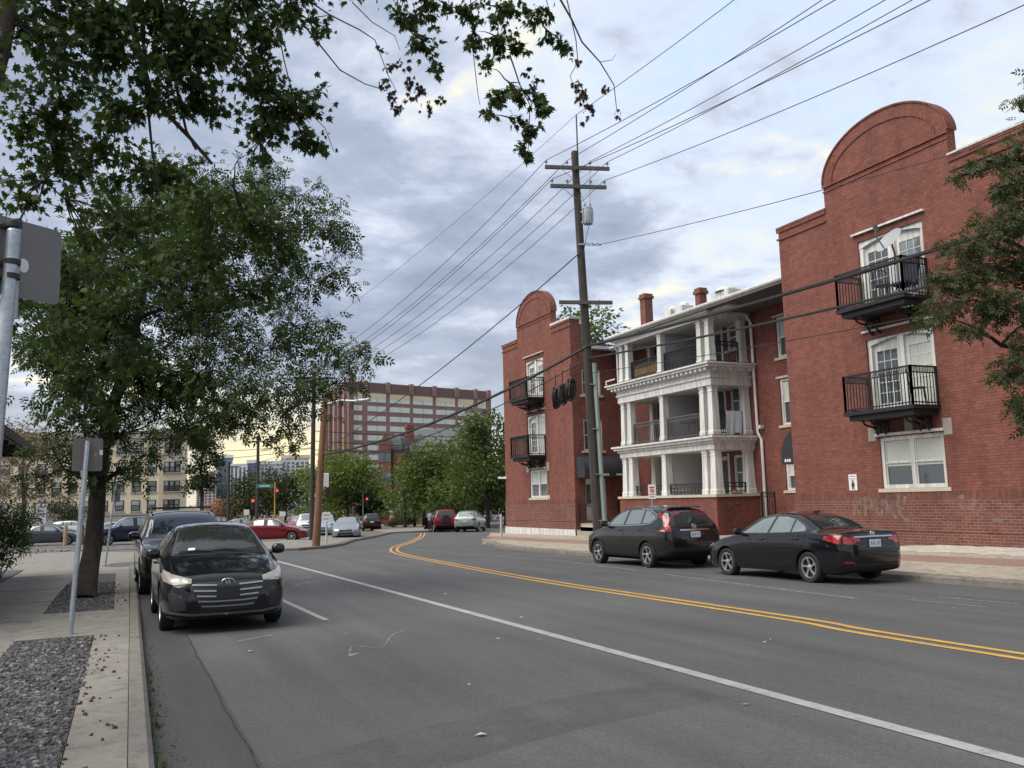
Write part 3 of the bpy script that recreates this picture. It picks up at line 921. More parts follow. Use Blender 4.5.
class CarShape:
    def __init__(s, spec):
        s.sp = spec
        rows = np.array(spec['rows'])
        s.fn = [pchip(rows[:, 0], rows[:, k]) for k in range(1, 8)]
        s.L = spec['L']
        s.y0 = spec['fo'] + spec['wb'] / 2          # local y of the nose
        a = np.array([0, .012, .03, .055, .085, .12, .16, .21, .27])
        st = np.concatenate([a, np.arange(.34, s.L - .3, .075), s.L - a[::-1]])
        vs_, fs_ = [], []
        n = None
        for q in st:
            zb, zs, zt, wm, ws, wt, cr = [f(q) for f in s.fn]
            zc = zt - cr
            up = min(.03, max(.004, (zc - zs) * .35))
            pts = [(0, zb), (wm * .82, zb), (wm - .03, zb + .05), (wm, zb + (zs - zb) * .42), (wm, zb + (zs - zb) * .74), (ws, zs - .015), (ws - .02, zs + up),
                   (wt + (ws - wt) * .12, zc - (zc - zs) * .1), (wt - .04, zc + cr * .22), (wt * .55, zt - cr * .28), (0, zt)]
            P = [np.array(p, float) for p in pts]
            for _ in range(2):
                Q = [P[0]]
                for i in range(len(P) - 1):
                    u, v = P[i], P[i + 1]
                    if i > 0: Q.append(u * .75 + v * .25)
                    if i < len(P) - 2: Q.append(u * .25 + v * .75)
                Q.append(P[-1])
                P = Q
            ring = [(p[0], s.y0 - q, p[1]) for p in P] + [(-p[0], s.y0 - q, p[1]) for p in P[-2:0:-1]]
            n = len(ring)
            vs_ += ring
        m = len(st)
        for i in range(m - 1):
            for k in range(n):
                fs_.append((i * n + k, i * n + (k + 1) % n, (i + 1) * n + (k + 1) % n, (i + 1) * n + k))
        fs_.append(tuple(range(n)))
        fs_.append(tuple(range((m - 1) * n + n - 1, (m - 1) * n - 1, -1)))
        bm = bmesh.new()
        V = [bm.verts.new(p) for p in vs_]
        for f in fs_: bm.faces.new([V[i] for i in f])
        bmesh.ops.recalc_face_normals(bm, faces=bm.faces)
        bm.normal_update()
        s.bm = bm
        # triangles for ray casting with smooth normals
        tb = bm.copy()
        bmesh.ops.triangulate(tb, faces=tb.faces)
        tb.normal_update()
        tb.verts.ensure_lookup_table(); tb.faces.ensure_lookup_table()
        s.tv = [v.co.copy() for v in tb.verts]
        s.tn = [v.normal.copy() for v in tb.verts]
        s.tf = [tuple(v.index for v in f.verts) for f in tb.faces]
        s.bvh = BVHTree.FromPolygons(s.tv, s.tf)
        tb.free()

    def hit(s, o, d):
        loc, nor, i, _ = s.bvh.ray_cast(o, d)
        if loc is None:
            loc, nor, i, _ = s.bvh.find_nearest(o + d * 2.2)
        a, b, c = s.tf[i]
        A, B, Cc = s.tv[a], s.tv[b], s.tv[c]
        v0, v1, v2 = B - A, Cc - A, loc - A
        d00, d01, d11, d20, d21 = v0.dot(v0), v0.dot(v1), v1.dot(v1), v2.dot(v0), v2.dot(v1)
        den = d00 * d11 - d01 * d01
        if abs(den) < 1e-12: return loc, nor
        v = (d11 * d20 - d01 * d21) / den
        w_ = (d00 * d21 - d01 * d20) / den
        n = (s.tn[a] * (1 - v - w_) + s.tn[b] * v + s.tn[c] * w_).normalized()
        return loc, n

    def side_x(s, q, z):
        l, n = s.hit(Vector((3, s.y0 - q, z)), Vector((-1, 0, 0)))
        return l.x


def body_mesh(cs, mats, clad=0, arches=True):
    """the shell with wheel arches cut in"""
    sp = cs.sp
    me = bpy.data.meshes.new('body')
    bm = cs.bm.copy()
    for f in bm.faces:
        f.smooth = True
        zc = f.calc_center_median().z
        q = cs.y0 - f.calc_center_median().y
        if clad and zc < float(cs.fn[0](q)) + clad: f.material_index = 2
        if zc < float(cs.fn[0](q)) + .02: f.material_index = 1
    bm.to_mesh(me); bm.free()
    for m in mats: me.materials.append(m)
    o = link('body', me)
    if arches:
        b = MB()
        for ay in (sp['wb'] / 2, -sp['wb'] / 2):
            for sd in (-1, 1):
                b.lathe([(0, .45 * sd), (sp['r'] + .045, .45 * sd), (sp['r'] + .045, 1.2 * sd), (0, 1.2 * sd)], (0, ay, sp['r'] + .01), 'x', 36, 1)
        cut = b.build('cutter', [mats[0], M['underbody'], mats[0]])
        md = o.modifiers.new('arch', 'BOOLEAN')
        md.operation = 'DIFFERENCE'; md.object = cut; md.solver = 'EXACT'
        dg = bpy.context.evaluated_depsgraph_get()
        dg.update()
        ev = bpy.data.meshes.new_from_object(o.evaluated_get(dg))
        o.modifiers.clear()
        o.data = ev
        bpy.data.objects.remove(cut)
        ev.name = 'body'
        ev.polygons.foreach_set('use_smooth', [True] * len(ev.polygons))
        ev.set_sharp_from_angle(angle=R(40))
    return o


def decal(cs, name, poly, axis, m, off=.004, res=.05, parent=None, sd=1, rim=0):
    """a patch following the body surface: poly is (s, z) seen from the side, (x, z) from front or rear, (x, s) from above"""
    bm = bmesh.new()
    f = bm.faces.new([bm.verts.new((u, v, 0)) for u, v in poly])
    us, vs_ = [p[0] for p in poly], [p[1] for p in poly]
    for lo, hi, no in ((min(us), max(us), (1, 0, 0)), (min(vs_), max(vs_), (0, 1, 0))):
        k = math.floor(lo / res) + 1
        while k * res < hi - 1e-5:
            bmesh.ops.bisect_plane(bm, geom=bm.verts[:] + bm.edges[:] + bm.faces[:], plane_co=Vector(no) * k * res, plane_no=no)
            k += 1
    bmesh.ops.triangulate(bm, faces=[f for f in bm.faces if len(f.verts) > 4])
    nm = []
    edge = set(v.index for e in bm.edges if len(e.link_faces) == 1 for v in e.verts)
    bm.verts.index_update()
    for v in bm.verts:
        u, q = v.co.x, v.co.y
        if axis == 'side': o, d = Vector((3 * sd, cs.y0 - u, q)), Vector((-sd, 0, 0))
        elif axis == 'front': o, d = Vector((u, 6, q)), Vector((0, -1, 0))
        elif axis == 'rear': o, d = Vector((u, -6, q)), Vector((0, 1, 0))
        else: o, d = Vector((u, cs.y0 - q, 4)), Vector((0, 0, -1))
        l, n = cs.hit(o, d)
        if n.dot(d) > 0: n = -n
        v.co = l + n * off
        nm.append(n)
    for f in bm.faces:
        f.normal_update()
        if f.normal.dot(nm[f.verts[0].index]) < 0: f.normal_flip()
        f.smooth = True
    me = bpy.data.meshes.new(name)
    bm.to_mesh(me); bm.free()
    me.normals_split_custom_set_from_vertices([tuple(n) for n in nm])
    me.materials.append(m)
    return link(name, me, parent)


def grow(poly, g):
    cx = sum(p[0] for p in poly) / len(poly); cy = sum(p[1] for p in poly) / len(poly)
    n = len(poly)
    area = sum(poly[i][0] * poly[(i + 1) % n][1] - poly[(i + 1) % n][0] * poly[i][1] for i in range(n))
    sg = 1 if area > 0 else -1
    out = []
    for i in range(n):
        p0, p1, p2 = Vector(poly[i - 1]), Vector(poly[i]), Vector(poly[(i + 1) % n])
        e1, e2 = (p1 - p0).normalized(), (p2 - p1).normalized()
        n1, n2 = Vector((e1.y, -e1.x)) * sg, Vector((e2.y, -e2.x)) * sg
        nn = n1 + n2
        k = nn.dot(n1)
        nn = nn / max(k, .35)
        out.append(tuple(p1 + nn * g))
    return out


def strip(pts, w):
    """closed outline round a polyline in 2D"""
    P = [Vector(p) for p in pts]
    a, b = [], []
    for i, p in enumerate(P):
        d = (P[min(i + 1, len(P) - 1)] - P[max(i - 1, 0)]).normalized()
        n = Vector((-d.y, d.x)) * w / 2
        a.append(tuple(p + n)); b.append(tuple(p - n))
    return a + b[::-1]


def wheel_meshes(r, style='five', wid=.205):
    t = MB()
    ri = r * .655
    t.lathe([(ri, -wid / 2 + .02), (ri + .012, -wid / 2 + .005), (r - .03, -wid / 2), (r - .008, -wid / 2 + .02), (r, -wid / 2 + .05), (r, wid / 2 - .05), (r - .008, wid / 2 - .02),
             (r - .03, wid / 2), (ri + .012, wid / 2 - .005), (ri, wid / 2 - .02)], (0, 0, 0), 'x', 40)
    rm = MB()
    # barrel, dark back plate, spokes, hub : material 0 alloy, 1 dark
    rm.lathe([(ri + .004, .045), (ri + .004, wid / 2 - .012), (ri - .012, wid / 2 - .01), (ri - .02, .05)], (0, 0, 0), 'x', 40, 0)
    rm.lathe([(0, .03), (ri - .015, .03)], (0, 0, 0), 'x', 40, 1)
    ns = {'five': 5, 'seven': 7, 'ten': 10, 'six': 6}[style]
    ox = wid / 2
    for k in range(ns):
        a0 = 2 * math.pi * k / ns + .3
        tw = .22 if style == 'five' else .05
        w0, w1 = (.30, .27) if style == 'five' else ((.2, .14) if ns <= 7 else (.13, .09))
        prof = []
        for (rr, ww, xx, da) in ((.045, w0 * 2.2, ox - .028, 0), (ri * .55, w0 * .95, ox - .022, tw * .5), (ri - .012, w1, ox - .016, tw)):
            c = a0 + da
            prof.append([(xx, rr * math.cos(c - ww / 2), rr * math.sin(c - ww / 2)), (xx, rr * math.cos(c + ww / 2), rr * math.sin(c + ww / 2))])
        vs_ = []
        for (p, q) in prof:
            vs_ += [p, q, (p[0] - .03, p[1], p[2]), (q[0] - .03, q[1], q[2])]
        rm.add(vs_, [(0, 1, 5, 4), (4, 5, 9, 8), (0, 4, 6, 2), (4, 8, 10, 6), (1, 3, 7, 5), (5, 7, 11, 9)], 0)
    rm.lathe([(0, ox - .012), (.03, ox - .014), (.062, ox - .03), (.065, ox - .06)], (0, 0, 0), 'x', 20, 0)
    return t, rm


def add_wheels(root, sp, style='five', track=None, wid=.205, inset=.015):
    t, rm = wheel_meshes(sp['r'], style, wid)
    tm = rmm = None
    hw = (track or (max(x[4] for x in sp['rows']))) - inset
    for ay in (sp['wb'] / 2, -sp['wb'] / 2):
        for sd in (1, -1):
            if tm is None:
                o = t.build('wheel', M['tyre'], None, True, org=(0, 0, 0))
                p = rm.build('rim', [M['rim'], M['rim_dark']], None, True, org=(0, 0, 0))
                tm, rmm = o.data, p.data
            else:
                o = link('wheel', tm); p = link('rim', rmm)
            o.parent = root; p.parent = o
            o.location = (sd * (hw - wid / 2), ay, sp['r'])
            if sd < 0: o.rotation_euler.z = math.pi


def mirror_mesh(cs, q, z, sd, m, parent, big=1.0):
    b = MB()
    x = abs(cs.side_x(q, z)) - .01
    y = cs.y0 - q
    prof = [(.0, .05), (.03, .062), (.07, .055), (.1, .03), (.105, 0)]
    # housing: rounded shell swept backwards
    vs_, fs_ = [], []
    n = 14
    for i, (dy, k) in enumerate(((.085, .35), (.075, .7), (.05, .92), (.01, 1), (-.03, .98), (-.035, .9))):
        for j in range(n):
            a = 2 * math.pi * j / n
            cx, cz = math.cos(a), math.sin(a)
            ex = abs(cx) ** .7 * (1 if cx > 0 else -1); ez = abs(cz) ** .7 * (1 if cz > 0 else -1)
            vs_.append((sd * (x + .02 * big + .095 * big + ex * .10 * big * k), y + dy * big, z + .075 * big + ez * .075 * big * k))
    for i in range(5):
        for j in range(n):
            fs_.append((i * n + j, i * n + (j + 1) % n, (i + 1) * n + (j + 1) % n, (i + 1) * n + j))
    fs_.append(tuple(range(n))); fs_.append(tuple(range(5 * n, 6 * n)))
    b.add(vs_, fs_)
    b.bar((sd * (x - .01), y, z + .01), (sd * (x + .07 * big), y + .01, z + .05 * big), .05, .04)
    return b.build('mirror', m, parent, True, org=(0, 0, 0))


def handle_mesh(cs, q, z, sd, m, parent, lng=.2):
    b = MB()
    x = abs(cs.side_x(q, z))
    y = cs.y0 - q
    pts = [(sd * (x - .005), y + lng / 2, z), (sd * (x + .03), y + lng / 2 - .03, z + .004), (sd * (x + .034), y - lng / 2 + .03, z + .006), (sd * (x - .005), y - lng / 2, z + .004)]
    b.tube(pts, [.014, .017, .017, .014], 8)
    return b.build('handle', m, parent, True, org=(0, 0, 0))


def place_car(root, x, y, heading, z=None, h=0):
    """heading: direction of the nose, measured from +Y towards +X"""
    z0 = (gz(x, y) if z is None else z) + h
    f = Vector((math.sin(heading), math.cos(heading), -SLOPE * math.cos(heading))).normalized()
    n = Vector((0, SLOPE, 1)).normalized()
    r = f.cross(n).normalized()
    n = r.cross(f)
    root.matrix_world = Matrix.Translation((x, y, z0)) @ Matrix((r, f, n)).transposed().to_4x4()


def plate(cs, parent, z, axis='rear', w=.305, h=.15, off=.02, m='plate'):
    if axis == 'rear': l, n = cs.hit(Vector((0, -6, z)), Vector((0, 1, 0))); sgn = -1
    else: l, n = cs.hit(Vector((0, 6, z)), Vector((0, -1, 0))); sgn = 1
    b = MB()
    y = l.y + sgn * off
    b.box((-w / 2, y, z - h / 2), (w / 2, y - sgn * .012, z + h / 2), 0)
    b.box((-w / 2 - .012, y - sgn * .004, z - h / 2 - .012), (w / 2 + .012, y - sgn * .03, z + h / 2 + .012), 1)
    if m == 'plate':
        for i in range(6):
            if i == 3: continue
            x0 = -.115 + i * .042
            b.box((x0, y + sgn * .002, z - .03), (x0 + .022, y, z + .03), 2)
    return b.build('licence_plate', [M[m], M['plastic'], M['ink_grey']], parent, org=(0, 0, 0))


def letter_h(cs, parent, z, axis, size=.1, slant=0, oval=False):
    sgn = -1 if axis == 'rear' else 1
    l, n = cs.hit(Vector((0, 6 * sgn, z)), Vector((0, -sgn, 0)))
    y = l.y + sgn * .012
    b = MB()
    w, h = size * .75, size
    kx = -sgn
    def P(u, v): return (kx * -(u + slant * v), y, z + v)
    for u in (-w * .36, w * .36):
        b.bar(P(u, -h / 2), P(u * (1 if slant else 1.15), h / 2), size * .17, .02, 0, (0, 1, 0))
    b.bar(P(-w * .36, 0), P(w * .36, slant * .0), size * .15, .018, 0, (0, 1, 0))
    if oval:
        pts = [(math.cos(a) * size * 1.05, y - sgn * .002, z + math.sin(a) * size * .62) for a in np.linspace(0, 2 * math.pi, 33)]
        b.tube(pts, size * .075, 6, cap=False)
    else:
        o = w * .82
        pts = [(o * .8, y, z - h * .62), (o, y, z - h * .4), (o * 1.08, y, z + h * .5), (o * .9, y, z + h * .66), (-o * .9, y, z + h * .66), (-o * 1.08, y, z + h * .5), (-o, y, z - h * .4), (-o * .8, y, z - h * .62), (o * .8, y, z - h * .62)]
        b.tube(pts, size * .06, 6, cap=False)
    return b.build('badge', M['chrome'], parent, True, org=(0, 0, 0))


def side_glass(cs, root, frame, panes, trim=None, glass='glass_side'):
    for sd in (1, -1):
        fr = decal(cs, 'window_frame', frame, 'side', M['plastic'], .0035, .07, root, sd)
        for p in panes:
            decal(cs, 'side_window', p, 'side', M[glass], .007, .07, root, sd)
        if trim:
            decal(cs, 'window_trim', strip(trim, .022), 'side', M['satin'], .008, .08, root, sd)


def door_set(cs, root, doors, m, handles, hm=None):
    for sd in (1, -1):
        for poly, (hq, hz) in zip(doors, handles):
            decal(cs, 'door_gap', grow(poly, .005), 'side', M['seam'], .0012, .08, root, sd)
            d = decal(cs, 'door', grow(poly, -.003), 'side', m, .0026, .05, root, sd)
            handle_mesh(cs, hq, hz, sd, hm or m, d)


def mir(poly): return [(-x, z) for x, z in poly][::-1]


def lamp_pair(cs, root, name, polys, m='lamp', off=.008, inner=None):
    """polys: list of (axis, polygon for the +x / right hand side)"""
    for sd in (1, -1):
        par = None
        for axis, poly in polys:
            if axis == 'side': o = decal(cs, name, poly, 'side', M[m], off, .04, None, sd)
            else: o = decal(cs, name, poly if sd > 0 else mir(poly), axis, M[m], off, .04)
            o.parent = par or root
            if par: o.name = 'lamp_return'
            par = par or o
        if inner:
            for axis, poly, mi in inner:
                if axis == 'side': decal(cs, 'reflector', poly, 'side', M[mi], off + .004, .04, par, sd)
                else: decal(cs, 'reflector', poly if sd > 0 else mir(poly), axis, M[mi], off + .004, .04, par)


def start_car(spec, name, label, cat, body_m, group=None, clad=0):
    cs = CarShape(spec)
    root = empty(name, (0, 0, 0), label, cat, group)
    b = body_mesh(cs, [body_m, M['underbody'], M['plastic']], clad)
    b.parent = root
    u = MB()
    sp = spec
    u.box((-.6, -sp['wb'] / 2 - .5, .19), (.6, sp['wb'] / 2 + .45, .34))
    u.box((-.74, -sp['wb'] / 2 + .1, .2), (.74, -sp['wb'] / 2 - .1, .32))
    u.build('underbody', M['underbody'], root, org=(0, 0, 0))
    return cs, root


def build_sedan(label, name='parked_sedan', body='p_black', glass='glass_side', detail=True, group=None, style='five', front=True):
    cs, root = start_car(SEDAN, name, label, 'car', M[body], group)
    bmat = M[body]
    add_wheels(root, SEDAN, style)
    fr = [(1.40, .965), (1.75, 1.165), (2.02, 1.31), (2.35, 1.365), (2.8, 1.362), (3.15, 1.295), (3.45, 1.165), (3.60, 1.07), (3.56, 1.03), (2.9, .995), (2.2, .975)]
    panes = [[(1.55, .985), (1.80, 1.15), (2.05, 1.285), (2.36, 1.335), (2.44, 1.335), (2.38, .995)],
             [(2.46, .998), (2.52, 1.335), (2.8, 1.33), (3.06, 1.285), (3.10, 1.02)], [(3.15, 1.022), (3.12, 1.27), (3.42, 1.14), (3.52, 1.065), (3.49, 1.042)]]
    side_glass(cs, root, fr, panes, None, glass)
    door_set(cs, root, [[(1.28, .90), (1.36, .96), (2.42, .965), (2.45, .5), (2.40, .28), (1.42, .28), (1.26, .55)],
                        [(2.46, .965), (3.58, 1.0), (3.50, .80), (3.30, .58), (3.12, .40), (2.98, .28), (2.44, .28), (2.49, .5)]], bmat,
             [(2.22, .86), (3.28, .885)])
    decal(cs, 'windshield', [(-.64, 1.30), (-.50, 1.93), (0, 1.98), (.50, 1.93), (.64, 1.30), (.3, 1.20), (-.3, 1.20)], 'top', M['glass_dark'], .006, .09, root)
    decal(cs, 'rear_window', [(-.44, 3.18), (-.56, 3.80), (0, 3.90), (.56, 3.80), (.44, 3.18), (0, 3.12)], 'top', M['glass_dark'], .006, .08, root)
    decal(cs, 'bonnet_gap', strip([(-.70, .30), (-.74, .7), (-.74, 1.18), (-.3, 1.13), (.3, 1.13), (.74, 1.18), (.74, .7), (.70, .30)], .008), 'top', M['seam'], .002, .08, root)
    for sd in (1, -1):
        mirror_mesh(cs, 1.52, .945, sd, bmat, root)
    lamp_pair(cs, root, 'headlight', [('side', [(.12, .60), (.10, .70), (.35, .79), (.72, .86), (.5, .76), (.25, .64)])], 'lamp')
    decal(cs, 'grille', [(-.42, .56), (-.36, .66), (.36, .66), (.42, .56), (.34, .50), (-.34, .50)], 'front', M['plastic'], .008, .05, root)
    decal(cs, 'air_intake', [(-.5, .28), (-.42, .42), (.42, .42), (.5, .28)], 'front', M['plastic'], .007, .06, root)
    # rear
    lamp_pair(cs, root, 'tail_light', [('side', [(4.05, .90), (4.08, .955), (4.30, .97), (4.44, .955), (4.45, .80), (4.38, .80), (4.2, .855)]),
                                       ('rear', [(.50, .80), (.47, .93), (.72, .945), (.735, .81), (.66, .79)])], 'tail',
              inner=[('rear', [(.38, .845), (.37, .895), (.52, .90), (.53, .84)], 'tail')])
    decal(cs, 'boot_trim', strip([(-.50, .925), (0, .93), (.50, .925)], .030), 'rear', M['chrome'], .014, .06, root)
    decal(cs, 'boot_gap', strip([(-.72, 1.0), (-.60, .75), (-.5, .66), (.5, .66), (.60, .75), (.72, 1.0)], .009), 'rear', M['seam'], .002, .06, root)
    decal(cs, 'rear_bumper_insert', [(-.62, .30), (-.58, .42), (.58, .42), (.62, .30)], 'rear', M['plastic'], .006, .08, root)
    for sd in (1, -1):
        decal(cs, 'reflector', strip([(sd * .56, .435), (sd * .74, .45)], .03), 'rear', M['tail'], .008, .05, root)
    plate(cs, root, .80)
    letter_h(cs, root, .975, 'rear', .085)
    # spoiler lip and shark fin
    b = MB()
    b.bar((0, cs.y0 - 2.95, 1.42), (0, cs.y0 - 3.12, 1.435), .03, .05)
    b.build('antenna', bmat, root, True, org=(0, 0, 0))
    return root, cs


def build_crossover(label, name='parked_crossover', body='p_char', glass='glass_side', group=None):
    cs, root = start_car(CROSS, name, label, 'car', M[body], group, clad=.16)
    bmat = M[body]
    add_wheels(root, CROSS, 'five', wid=.22)
    fr = [(1.36, 1.09), (1.70, 1.32), (2.02, 1.50), (2.35, 1.565), (3.0, 1.575), (3.5, 1.53), (3.86, 1.385), (3.93, 1.30), (3.72, 1.17), (3.4, 1.135), (2.4, 1.11)]
    panes = [[(1.55, 1.125), (1.76, 1.32), (2.05, 1.475), (2.34, 1.53), (2.40, 1.53), (2.36, 1.14)],
             [(2.46, 1.142), (2.50, 1.535), (3.0, 1.545), (3.20, 1.53), (3.24, 1.165)], [(3.31, 1.17), (3.28, 1.52), (3.48, 1.50), (3.80, 1.37), (3.86, 1.30), (3.69, 1.20)]]
    side_glass(cs, root, fr, panes, [(1.4, 1.10), (2.4, 1.115), (3.4, 1.14), (3.72, 1.175), (3.92, 1.30), (3.85, 1.39), (3.5, 1.53), (3.0, 1.575)], glass)
    door_set(cs, root, [[(1.26, 1.0), (1.34, 1.085), (2.41, 1.105), (2.44, .6), (2.40, .44), (1.42, .44), (1.26, .7)],
                        [(2.45, 1.106), (3.42, 1.13), (3.46, .95), (3.26, .74), (3.08, .58), (2.98, .44), (2.44, .44), (2.48, .6)]], bmat,
             [(2.22, .99), (3.22, 1.015)])
    # black wheel arch lips
    for sd in (1, -1):
        for ay in (CROSS['wb'] / 2, -CROSS['wb'] / 2):
            q0 = cs.y0 - ay
            pts = [(q0 + math.cos(a) * (CROSS['r'] + .07), CROSS['r'] + .01 + math.sin(a) * (CROSS['r'] + .07)) for a in np.linspace(-.1, math.pi + .1, 22)]
            decal(cs, 'arch_trim', strip(pts, .055), 'side', M['plastic'], .01, .2, root, sd)
    decal(cs, 'windshield', [(-.66, 1.26), (-.55, 1.96), (0, 2.0), (.55, 1.96), (.66, 1.26), (.3, 1.16), (-.3, 1.16)], 'top', M['glass_dark'], .006, .09, root)
    decal(cs, 'rear_window', [(-.66, 1.12), (-.60, 1.52), (-.5, 1.56), (.5, 1.56), (.60, 1.52), (.66, 1.12), (.4, 1.07), (-.4, 1.07)], 'rear', M['glass_dark'], .006, .07, root)
    decal(cs, 'bonnet_gap', strip([(-.72, .30), (-.76, .7), (-.76, 1.12), (.76, 1.12), (.76, .7), (.72, .30)], .008), 'top', M['seam'], .002, .08, root)
    for sd in (1, -1):
        mirror_mesh(cs, 1.50, 1.08, sd, bmat, root, 1.15)
    lamp_pair(cs, root, 'headlight', [('side', [(.10, .72), (.10, .84), (.4, .93), (.8, .99), (.55, .88), (.3, .77)])], 'lamp')
    decal(cs, 'grille', [(-.46, .66), (-.42, .80), (.42, .80), (.46, .66), (.36, .60), (-.36, .60)], 'front', M['plastic'], .008, .05, root)
    # tall tail lamps climbing the rear pillars
    lamp_pair(cs, root, 'tail_light', [('side', [(4.07, .985), (4.24, 1.02), (4.33, 1.12), (4.27, 1.30), (4.10, 1.50), (4.14, 1.52), (4.27, 1.38), (4.36, 1.2), (4.42, 1.04), (4.42, .97), (4.3, .95)]),
                                       ('rear', [(.70, .97), (.71, 1.12), (.655, 1.48), (.685, 1.49), (.755, 1.2), (.78, .97)])], 'tail',
              inner=[('side', [(4.2, .985), (4.26, 1.02), (4.38, 1.0), (4.38, .97)], 'tail_clear')])
    decal(cs, 'tailgate_gap', strip([(-.70, 1.05), (-.70, .62), (.70, .62), (.70, 1.05)], .009), 'rear', M['seam'], .002, .06, root)
    decal(cs, 'rear_bumper_insert', [(-.78, .44), (-.74, .56), (.74, .56), (.78, .44)], 'rear', M['plastic'], .006, .08, root)
    decal(cs, 'tailgate_trim', strip([(-.46, 1.0), (.46, 1.0)], .035), 'rear', M['chrome'], .012, .07, root)
    plate(cs, root, .88)
    letter_h(cs, root, 1.075, 'rear', .095)
    b = MB()
    b.bar((-.5, cs.y0 - 4.05, 1.585), (.5, cs.y0 - 4.05, 1.585), .16, .03)
    b.build('spoiler', bmat, root, True, org=(0, 0, 0), bevel=.008)
    w_ = MB()
    w_.tube([(0, cs.y0 - 4.47, 1.13), (.1, cs.y0 - 4.45, 1.17), (.42, cs.y0 - 4.42, 1.21)], .01, 6)
    w_.build('rear_wiper', M['plastic'], root, org=(0, 0, 0))
    return root, cs


def build_hatch(label, name='parked_hatchback', body='p_black', glass='glass_dark', group=None, rails=False):
    cs, root = start_car(HATCH, name, label, 'car', M[body], group)
    bmat = M[body]
    add_wheels(root, HATCH, 'five')
    fr = [(1.32, .985), (1.66, 1.19), (2.0, 1.345), (2.35, 1.40), (3.0, 1.395), (3.45, 1.34), (3.70, 1.22), (3.68, 1.12), (3.3, 1.035), (2.3, 1.0)]
    panes = [[(1.50, 1.012), (1.72, 1.185), (2.03, 1.32), (2.34, 1.37), (2.40, 1.37), (2.36, 1.025)],
             [(2.46, 1.028), (2.5, 1.37), (2.98, 1.367), (3.16, 1.35), (3.2, 1.05)], [(3.27, 1.055), (3.24, 1.34), (3.43, 1.315), (3.65, 1.21), (3.63, 1.13)]]
    side_glass(cs, root, fr, panes, None, glass)
    door_set(cs, root, [[(1.2, .92), (1.30, .98), (2.41, .995), (2.44, .5), (2.40, .28), (1.38, .28), (1.2, .55)],
                        [(2.45, .996), (3.42, 1.03), (3.42, .85), (3.22, .6), (3.06, .42), (2.95, .28), (2.44, .28), (2.48, .5)]], bmat,
             [(2.2, .88), (3.2, .91)])
    decal(cs, 'windshield_frame', [(-.70, 1.20), (-.555, 1.98), (0, 2.06), (.555, 1.98), (.70, 1.20), (.3, 1.09), (-.3, 1.09)], 'top', M['plastic'], .003, .08, root)
    ws = decal(cs, 'windshield', [(-.665, 1.22), (-.53, 1.95), (0, 2.02), (.53, 1.95), (.665, 1.22), (.3, 1.13), (-.3, 1.13)], 'top', M['glass_wind'], .007, .06, root)
    st = MB()
    decal(cs, 'windscreen_sticker', [(.36, 1.25), (.46, 1.26), (.45, 1.32), (.35, 1.31)], 'top', M['sign_white'], .010, .05, ws)
    decal(cs, 'rear_window', [(-.52, 1.08), (-.46, 1.36), (.46, 1.36), (.52, 1.08)], 'rear', M['glass_dark'], .006, .07, root)
    decal(cs, 'bonnet_gap', strip([(-.60, .14), (-.70, .30), (-.735, .6), (-.74, 1.13), (.74, 1.13), (.735, .6), (.70, .30), (.60, .14)], .009), 'top', M['seam'], .002, .06, root)
    decal(cs, 'bonnet_front_gap', strip([(-.60, .735), (-.4, .70), (0, .69), (.4, .70), (.60, .735)], .008), 'front', M['seam'], .002, .06, root)
    for sd in (1, -1):
        mirror_mesh(cs, 1.44, .965, sd, bmat, root, 1.05)
    # hexagonal grille with bright slats
    G = [(-.52, .60), (-.50, .655), (-.40, .675), (0, .68), (.40, .675), (.50, .655), (.52, .60), (.36, .335), (.30, .31), (-.30, .31), (-.36, .335)]
    g = decal(cs, 'grille', G, 'front', M['plastic'], .004, .04, root)
    gw = lambda z: .51 - (max(0, .60 - z)) * .60
    for z in (.635, .565, .495):
        w1 = gw(z) - .02
        for sg in (-1, 1):
            decal(cs, 'grille_slat', strip([(sg * .155, z - .008), (sg * w1, z + .008)], .020), 'front', M['satin'], .020, .05, g)
    decal(cs, 'grille_slat', strip([(-gw(.43) - .0, .437), (-.2, .425), (.2, .425), (gw(.43) + .0, .437)], .019), 'front', M['satin'], .020, .05, g)
    decal(cs, 'grille_slat', strip([(-gw(.37) + .01, .372), (-.2, .362), (.2, .362), (gw(.37) - .01, .372)], .018), 'front', M['satin'], .020, .05, g)
    plate(cs, root, .53, 'front', off=.03, m='plastic', w=.3, h=.145)
    letter_h(cs, root, .665, 'front', .085, slant=.35, oval=True)
    # swept headlights, fog lamp recesses, lower lip
    HL = [(.50, .665), (.49, .72), (.66, .765), (.845, .81), (.87, .78), (.85, .70), (.72, .655)]
    lamp_pair(cs, root, 'headlight', [('front', HL), ('side', [(.16, .665), (.2, .735), (.45, .80), (.72, .845), (.52, .76), (.3, .69)])], 'lamp', .010,
              inner=[('front', [(.66, .685), (.66, .735), (.73, .75), (.75, .69)], 'lamp_hi'), ('front', [(.54, .675), (.54, .715), (.60, .73), (.61, .68)], 'lamp_hi')])
    lamp_pair(cs, root, 'fog_lamp_recess', [('front', [(.56, .33), (.60, .50), (.74, .57), (.80, .55), (.78, .40), (.70, .31)])], 'plastic', .006)
    decal(cs, 'bumper_lip', strip([(-.78, .30), (-.5, .265), (0, .26), (.5, .265), (.78, .30)], .03), 'front', M['satin_dark'], .010, .06, root)
    b = MB()
    for k in (-.35, .08):
        b.tube([(k, cs.y0 - 1.16, 1.05), (k + .22, cs.y0 - 1.21, 1.075), (k + .52, cs.y0 - 1.19, 1.06)], .011, 6)
    b.build('wiper', M['plastic'], root, True, org=(0, 0, 0))
